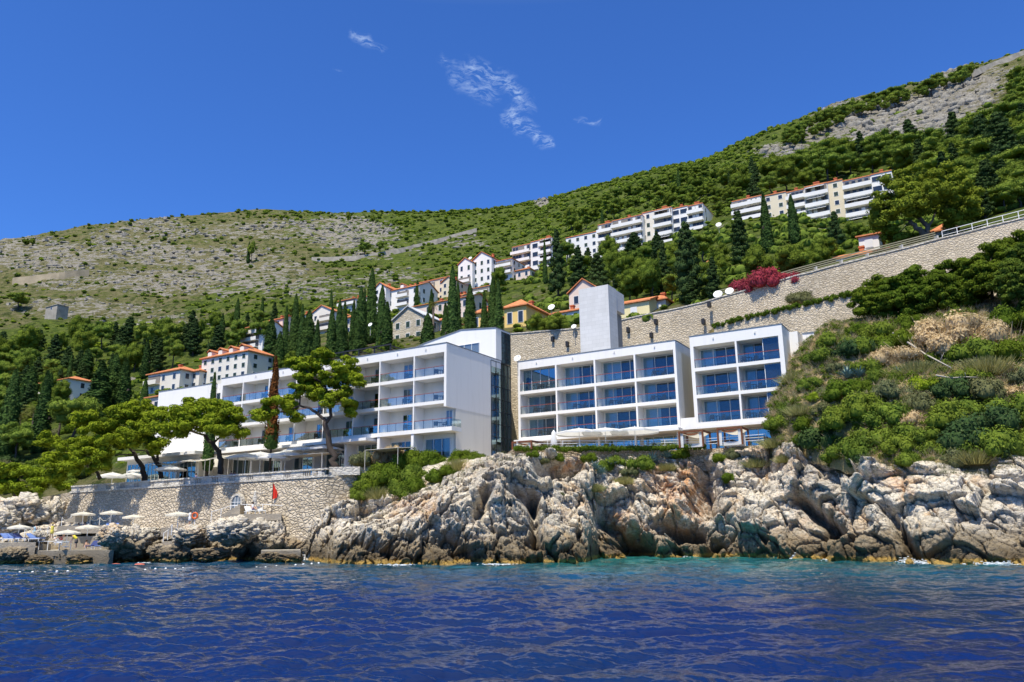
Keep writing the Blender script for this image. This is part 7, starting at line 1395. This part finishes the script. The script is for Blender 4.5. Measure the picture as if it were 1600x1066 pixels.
for x, y, d, kd, rz, lb in ((14, 846, 99, LMb, 1.2, 'light blue lounger at the very edge under the edge umbrella'), (24, 846, 99, LMb, 1.2, 'light blue lounger second from the edge'), (34, 846, 99, LMn, 1.2, 'navy lounger under the edge umbrella'), (168, 828, 111.5, LMb, .3, 'light blue lounger on the upper platform by the umbrella'), (178, 828, 111.5, LMb, .3, 'light blue lounger beside its twin on the upper platform'), (144, 858, 91.8, LMn, .1, 'navy lounger standing at the rim of the lowest platform'), (158, 858, 91.8, LMb, .1, 'pale blue lounger next to the navy one at the rim'), (95, 852, 97, LMw, .9, 'white lounger with a sunbather beside the yellow towel'), (277, 845, 91.5, LMn, .4, 'navy lounger on the small platform beside the ladder'), (292, 843, 91.5, LMn, .4, 'second navy lounger on the small platform'), (390, 803, 100.8, LMw, .6, 'white lounger on the landing under the red flag'), (406, 803, 100.8, LMw, .6, 'second white lounger on the landing under the red flag'), (55, 846, 98.5, LMb, 1.2, 'blue lounger behind the person in pale shorts')):
    q = P(x, y, d); o = empty('sun_lounger', q, lb, 'sun lounger', 'sun loungers on the rocks', rz=rz); link('mattress', kd, None, o); link('frame', LFm, None, o); o.scale = (1.15, 1.15, 1.15)
# people
def person(q, label, pose='stand', rz=0.0, shirt=None, lower=None, hair=(.05, .03, .02), skin=(.50, .29, .19), hat=None, group=None):
    """body: one skinned surface with five-fingered hands; hair and clothes are children"""
    o_name = 'person'; V = []; E = []; Rr = []
    def chain(start, pts, rads):
        prev = start
        for p, r_ in zip(pts, rads): V.append(p); Rr.append(r_); E.append((prev, len(V) - 1)); prev = len(V) - 1
        return prev
    V.append((0, 0, .95)); Rr.append(.125)
    if pose == 'stand': lean = 0; hipz = .95
    sit = pose in ('sit', 'lie')
    sp = [(0, .0, 1.08), (0, .01, 1.25), (0, .01, 1.40), (0, 0, 1.50), (0, -.01, 1.57), (0, -.02, 1.64), (0, -.02, 1.71)]
    if pose == 'bend': sp = [(0, -.06, 1.06), (0, -.2, 1.20), (0, -.34, 1.30), (0, -.42, 1.36), (0, -.47, 1.39), (0, -.53, 1.40), (0, -.59, 1.38)]
    if sit: V[0] = (0, 0, .12); sp = [(0, .04, .26), (0, .1, .42), (0, .15, .56), (0, .16, .66), (0, .15, .73), (0, .13, .80), (0, .12, .87)]
    n_ch = chain(0, sp[:3], (.115, .135, .12)); nk = chain(n_ch, sp[3:], (.055, .055, .095, .085)); c0 = np.array(sp[2])
    for s in (-1, 1):
        if sit: leg = [(.09 * s, -.1, .14), (.11 * s, -.42, .36), (.11 * s, -.62, .18), (.11 * s, -.78, .06), (.11 * s, -.92, .10)]; lr = (.095, .06, .055, .04, .03)
        else: leg = [(.09 * s, 0, .86), (.10 * s, -.01, .50), (.10 * s, .02, .30), (.10 * s, .03, .09), (.12 * s, -.12, .04)]; lr = (.095, .06, .055, .04, .035)
        chain(0, leg, lr)
        sh = c0 + [.18 * s, 0, .0]; 
        if pose == 'stand': arm = [sh, sh + [.05 * s, .02, -.27], sh + [.05 * s, -.08, -.5], sh + [.04 * s, -.10, -.58]]
        elif pose == 'hip': arm = [sh, sh + [.16 * s, .06, -.22], sh + [.02 * s, -.03, -.40], sh + [-.03 * s, -.05, -.44]]
        elif pose == 'bend': arm = [sh, sh + [.03 * s, -.10, -.26], sh + [.0, -.18, -.48], sh + [.0, -.20, -.56]]
        elif pose == 'up': arm = [sh, sh + [.14 * s, -.05, .10], sh + [.06 * s, -.08, .32], sh + [.03 * s, -.08, .38]]
        else: arm = [sh, sh + [.1 * s, -.06, -.24], sh + [.05 * s, -.24, -.36], sh + [.04 * s, -.30, -.38]]
        w_ = chain(n_ch, arm, (.05, .042, .03, .03)); a1, a0 = np.array(arm[-1]), np.array(arm[-2]); dr = (a1 - a0) / np.linalg.norm(a1 - a0); sd = np.cross(dr, [s, 0, .1]); sd /= np.linalg.norm(sd)
        for k, L_ in enumerate((.075, .085, .08, .065)): e_ = a1 + sd * (k - 1.5) * .02; chain(w_, [e_ + dr * .045, e_ + dr * (.045 + L_ * .55), e_ + dr * (.045 + L_ * .9) - [0, 0, .012]], (.010, .009, .008))
        chain(w_, [a1 + sd * .045 + dr * .0, a1 + sd * .06 + dr * .045], (.011, .009))
    me_ = bpy.data.meshes.new('person'); me_.from_pydata([tuple(float(x) for x in v) for v in V], E, []); me_.update(); sk = bpy.data.materials.new('skin'); sk.use_nodes = True; sk.node_tree.nodes['Principled BSDF'].inputs['Base Color'].default_value = (*skin, 1); sk.node_tree.nodes['Principled BSDF'].inputs['Roughness'].default_value = .6; me_.materials.append(sk)
    o = bpy.data.objects.new(o_name, me_); COL.objects.link(o); o.location = tuple(float(x) for x in q); o.rotation_euler = (0, 0, rz); md = o.modifiers.new('skin', 'SKIN')
    for i, r_ in enumerate(Rr): me_.skin_vertices[0].data[i].radius = (r_, r_ * (.75 if i in (1, 2, 3) else 1))
    me_.skin_vertices[0].data[0].use_root = True; sb = o.modifiers.new('sub', 'SUBSURF'); sb.levels = 1; sb.render_levels = 1; tag(o, label, 'person', group)
    hd = np.array(sp[-1]) + [0, .01, -.02]; b = MB(); b.lathe(hd, [(.085, -.08), (.105, -.02), (.105, .05), (.075, .10), (.02, .125)], 10); hm_ = simple('hair', hair, .8, .2, 5); link('hair', b.mesh('hair', smooth=True), hm_, o)
    # face: nose and ears as small forms of the head piece
    b = MB(); f0 = np.array(sp[-1]); b.add([f0 + [-.012, -.085, -.05], f0 + [.012, -.085, -.05], f0 + [0, -.115, -.06], f0 + [0, -.088, -.01]], [(0, 1, 2), (1, 3, 2), (3, 0, 2)]); link('nose', b.mesh('nose'), sk, o)
    if hat: b = MB(); b.lathe(hd, [(.24, .02), (.24, .04), (.11, .06), (.10, .15), (.03, .17)], 14); link('hat', b.mesh('hat'), simple('straw_hat', hat, .9, .1, 4), o)
    if shirt is not None:
        b = MB(); a, c = np.array(sp[0]), np.array(sp[2]); b.tube([a - (c - a) * .3, a, (a + c) / 2, c, c + (c - a) * .22], [.16, .155, .17, .185, .08], 12); link('shirt', b.mesh('shirt', smooth=True), simple('shirt', shirt, .9, .1, 4), o)
    if lower is not None:
        b = MB()
        if sit: b.tube([(0, .04, .16), (0, -.1, .16), (0, -.25, .26)], [.17, .17, .15], 10)
        else: b.tube([(0, 0, 1.04), (0, 0, .92), (0, 0, .74), (0, 0, .56)], [.155, .18, .185, .17], 12)
        link('shorts' if lower != shirt else 'skirt', b.mesh('lower', smooth=True), simple('lower_garment', lower, .9, .1, 4), o)
    return o
person(P(296, 822, 97.5), 'person in white shirt and shorts standing by the lifebuoy', 'stand', 2.4, (.75, .75, .75), (.7, .7, .7)); person(P(53, 843, 101), 'person in pale blue clothes standing beside the rope railing', 'hip', 2.8, (.35, .5, .6), (.3, .45, .55)); person(P(80, 842, 100), 'woman in yellow dress and straw hat on the crowded platform', 'up', .3, (.75, .62, .12), (.75, .62, .12), hat=(.6, .45, .2))
person(P(118, 857, 95), 'person bending over in a bright yellow top', 'bend', -1.4, (.8, .65, .06), (.15, .12, .1)); person(P(96, 849, 97.2) + [0, 0, .35], 'sunbather lying back in red swimwear beside the bender', 'sit', -.8, None, (.5, .06, .05)); person(P(134, 857, 93), 'tanned sunbather crouching at the navy lounger', 'sit', .5, None, (.05, .05, .08)); person(P(130, 828, 112), 'sunbather in pink resting on the upper platform', 'sit', -1.0, (.6, .2, .2), (.1, .1, .2)); person(P(122, 829, 112.2), 'sunbather in dark swimwear on the upper platform', 'sit', .6, None, (.03, .03, .06)); person(P(284, 845, 91) + [0, 0, .2], 'tanned couple member sitting between the navy loungers', 'sit', .4, (.6, .6, .62), (.05, .05, .1)); person(P(395, 801, 100.6) + [0, 0, .3], 'sunbather sitting up on the landing under the flag', 'sit', .8, (.6, .6, .6), (.1, .1, .3))
q, h = tp(307, 735, 116); person(q, 'waiter in blue shirt standing behind the balustrade', 'stand', 2.0, (.04, .10, .38), (.05, .05, .07)); q, h = tp(362, 735, 112.6); person(q, 'guest in dark blue seen over the balustrade', 'stand', 3.6, (.05, .08, .28), (.05, .05, .07)); q, h = tp(367, 736, 113); person(q, 'guest in navy close behind the one in dark blue', 'stand', 3.0, (.04, .05, .14), (.05, .05, .07))
# lifebuoy, flag, statue, towels
o = empty('lifebuoy', P(304, 812, 99.5), 'orange lifebuoy on a post beside the person in white', 'lifebuoy'); b = MB(); n, m_ = 18, 8; vs = []; fs = []
for i in range(n):
    for j in range(m_): g, e = 2 * math.pi * i / n, 2 * math.pi * j / m_; vs.append(((.32 + .09 * math.cos(e)) * math.cos(g), .09 * math.sin(e), .45 + (.32 + .09 * math.cos(e)) * math.sin(g))); fs.append((i * m_ + j, ((i + 1) % n) * m_ + j, ((i + 1) % n) * m_ + (j + 1) % m_, i * m_ + (j + 1) % m_))
b.add(vs, fs); link('ring', b.mesh('ring', smooth=True), simple('orange_plastic', (.75, .14, .03), .5, .1, 2), o); b = MB(); b.tube([(0, .12, -.9), (0, .12, .9)], .04, 6); link('post', b.mesh('post'), M['white2'], o)
fd = 101.3; o = empty('flag', P(424, 803, fd), 'red triangular flag hanging from a thin pole above the landing', 'flag'); z1 = P(424, 754, fd)[2] - o.location.z; b = MB(); b.tube([(0, 0, 0), (0, 0, z1)], .035, 6); link('pole', b.mesh('pole'), M['dark'], o); b = MB(); vs = []
for i in range(6):
    for j in range(2): vs.append((.04 + i * .11 - .05 * j, .05 * math.sin(i * 1.9), z1 - .1 - i * .22 - j * (1.9 - i * .26)))
b.add(vs + [(a, c + .015, z) for a, c, z in vs], [(2 * i, 2 * i + 2, 2 * i + 3, 2 * i + 1) for i in range(5)]); link('cloth', b.mesh('cloth'), simple('red_cloth', (.62, .03, .015), .85, .1, 2), o)
b = MB(); q = P(397, 800, 101); b.lathe(q, [(.32, 0), (.32, .5), (.2, .55), (.26, 1.1), (.3, 1.7), (.14, 2.1), (.17, 2.3), (.05, 2.5)], 10, (1, .8)); tag(b.build('statue', M['ashlar'], smooth=True), 'grey stone figure-like pillar on the landing beside the arched window', 'statue')
# railings with rope on the platforms
def rope_rail(pts, label, h=1.0, name='rope_railing', rope=True):
    q = [P(x, y, d) for x, y, d in pts]; o = empty(name, q[0], label, 'railing', 'railings of the bathing platforms')
    for p in q: b = MB(); b.tube([p - [0, 0, .3], p + [0, 0, h]], .04, 6); b.build('post', M['white2'], o)
    b = MB()
    for a, c in zip(q[:-1], q[1:]):
        b.tube([a * (1 - s) + c * s + np.array([0, 0, h - .05 - (.45 * 4 * s * (1 - s) if rope else 0)]) for s in np.linspace(0, 1, 6)], .03, 5)
    b.build('rope' if rope else 'rail', M['cloth'] if rope else M['white2'], o)
rope_rail([(38, 838, 103), (50, 838, 103), (62, 838, 103), (74, 836, 103.5)], 'rope railing sagging between posts by the edge platform'); rope_rail([(96, 820, 114), (110, 818, 114), (124, 816, 114.5), (140, 820, 114), (155, 820, 114), (170, 820, 114)], 'rope railing along the upper platform under the seawall'); rope_rail([(60, 858, 92.5), (74, 858, 92.3), (92, 858, 92), (110, 858, 92)], 'thin metal railing on the lowest long platform', .9, 'metal_railing', False); rope_rail([(330, 812, 105), (345, 808, 104), (360, 803, 103), (385, 801, 102), (410, 801, 101.5), (440, 803, 100.8)], 'metal railing climbing to the landing under the flag', 1.0, 'metal_railing', False); rope_rail([(255, 845, 91), (262, 840, 92), (268, 832, 95)], 'short railing beside the small platform', .9, 'metal_railing', False)
# steps at the cove corner and the landing
def steps(x, y, d, n, w_, label, dx=1):
    q = P(x, y, d); o = empty('stone_steps', q, label, 'steps', 'stone steps on the shore')
    b = MB(); prof = [(0, 0)]
    for k in range(n): prof += [(k * .32, (k + 1) * .2), ((k + 1) * .32, (k + 1) * .2)]
    prof += [(n * .32, 0)]; b.prism([q + np.array([dx * a, 0, z - .1]) for a, z in prof], (0, w_, 0)); b.build('flight', M['platform'], o)
steps(30, 872, 93, 8, 1.6, 'worn steps climbing from the water at the lowest platform'); steps(345, 806, 102, 7, 1.5, 'stone steps rising to the landing under the flag'); steps(100, 815, 113, 7, 1.6, 'steps going up at the seawall corner')
# buoys
bm = MB(); bm.lathe((0, 0, 0), [(.02, -.08), (.09, -.05), (.11, 0), (.09, .06), (.02, .09)], 10); bmesh_ = bm.mesh('buoy', smooth=True); bmesh_.materials.append(M['white2']); bo = []
for k, x in enumerate([13, 31, 51, 70, 89, 106, 124, 142, 159, 177, 193, 210, 227, 243, 259, 274, 286, 296]):
    y = 895.5 - x * .026 + (1.2 if k % 3 == 0 else 0); bo.append((x, y))
for k, (x, y) in enumerate(bo + [(401, 887), (415, 887), (432, 885), (462, 883), (474, 882), (487, 881), (498, 880)]):
    o = link('buoy', bmesh_, None); o.location = tuple(Pz(x, y, SEA + .03)); tag(o, 'small white float on the swimming line near the platforms', 'buoy', 'white floats of the swimming line')
rb = MB(); rb.lathe((0, 0, 0), [(.02, -.15), (.3, -.1), (.38, .02), (.25, .14), (.02, .2)], 12); rbm = rb.mesh('buoy', smooth=True); rbm.materials.append(simple('faded_red_plastic', (.55, .14, .09), .6, .2, 2))
for x, lb in ((181, 'faded red mooring float closer to the lowest platform'), (218, 'faded red mooring float further out beside the big boulder')): o = link('mooring_buoy', rbm, None); o.location = tuple(Pz(x, 882.5, SEA + .03)); o.scale = (1.6, 1, .7); tag(o, lb, 'buoy')
# white foam where swell meets the rock
def foam_mat():
    t = NT('sea_foam'); p = t.vec('World'); n = t.noise(p, 5, 5, .7); return t.end(t.pbr((.78, .82, .83), .7, t.bump(n, .9, .1), .2))
M['foam'] = foam_mat(); fv, ff = cube_sphere(2); pts = []; szs = []; rf_ = np.random.default_rng(31)
for x, y, n, sp_, hz in ((430, 877, 60, 22, .25), (460, 877, 30, 14, .2), (1242, 873, 60, 9, .7), (1418, 880.5, 60, 11, .5), (1440, 882, 30, 10, .3), (1560, 882.5, 60, 34, .25), (620, 883.5, 30, 22, .12), (780, 882.5, 24, 26, .1), (100, 879.5, 30, 14, .18), (20, 879, 30, 18, .18), (1590, 882, 40, 20, .3), (1300, 875.5, 16, 14, .12), (1075, 872, 14, 10, .2), (225, 880, 12, 10, .1)):
    for _ in range(int(n * 3)): q = Pz(x + rf_.normal() * sp_ * .55, y + rf_.normal() * .25, SEA); pts.append(q + [0, 0, abs(rf_.normal()) * hz * .35]); szs.append(rf_.uniform(.025, .08))
scatter_stuff('foam', np.array(pts), np.array(szs, np.float32), (fv * [1.8, 1, .5], ff), M['foam'], 'white foam where the swell meets the rocks')
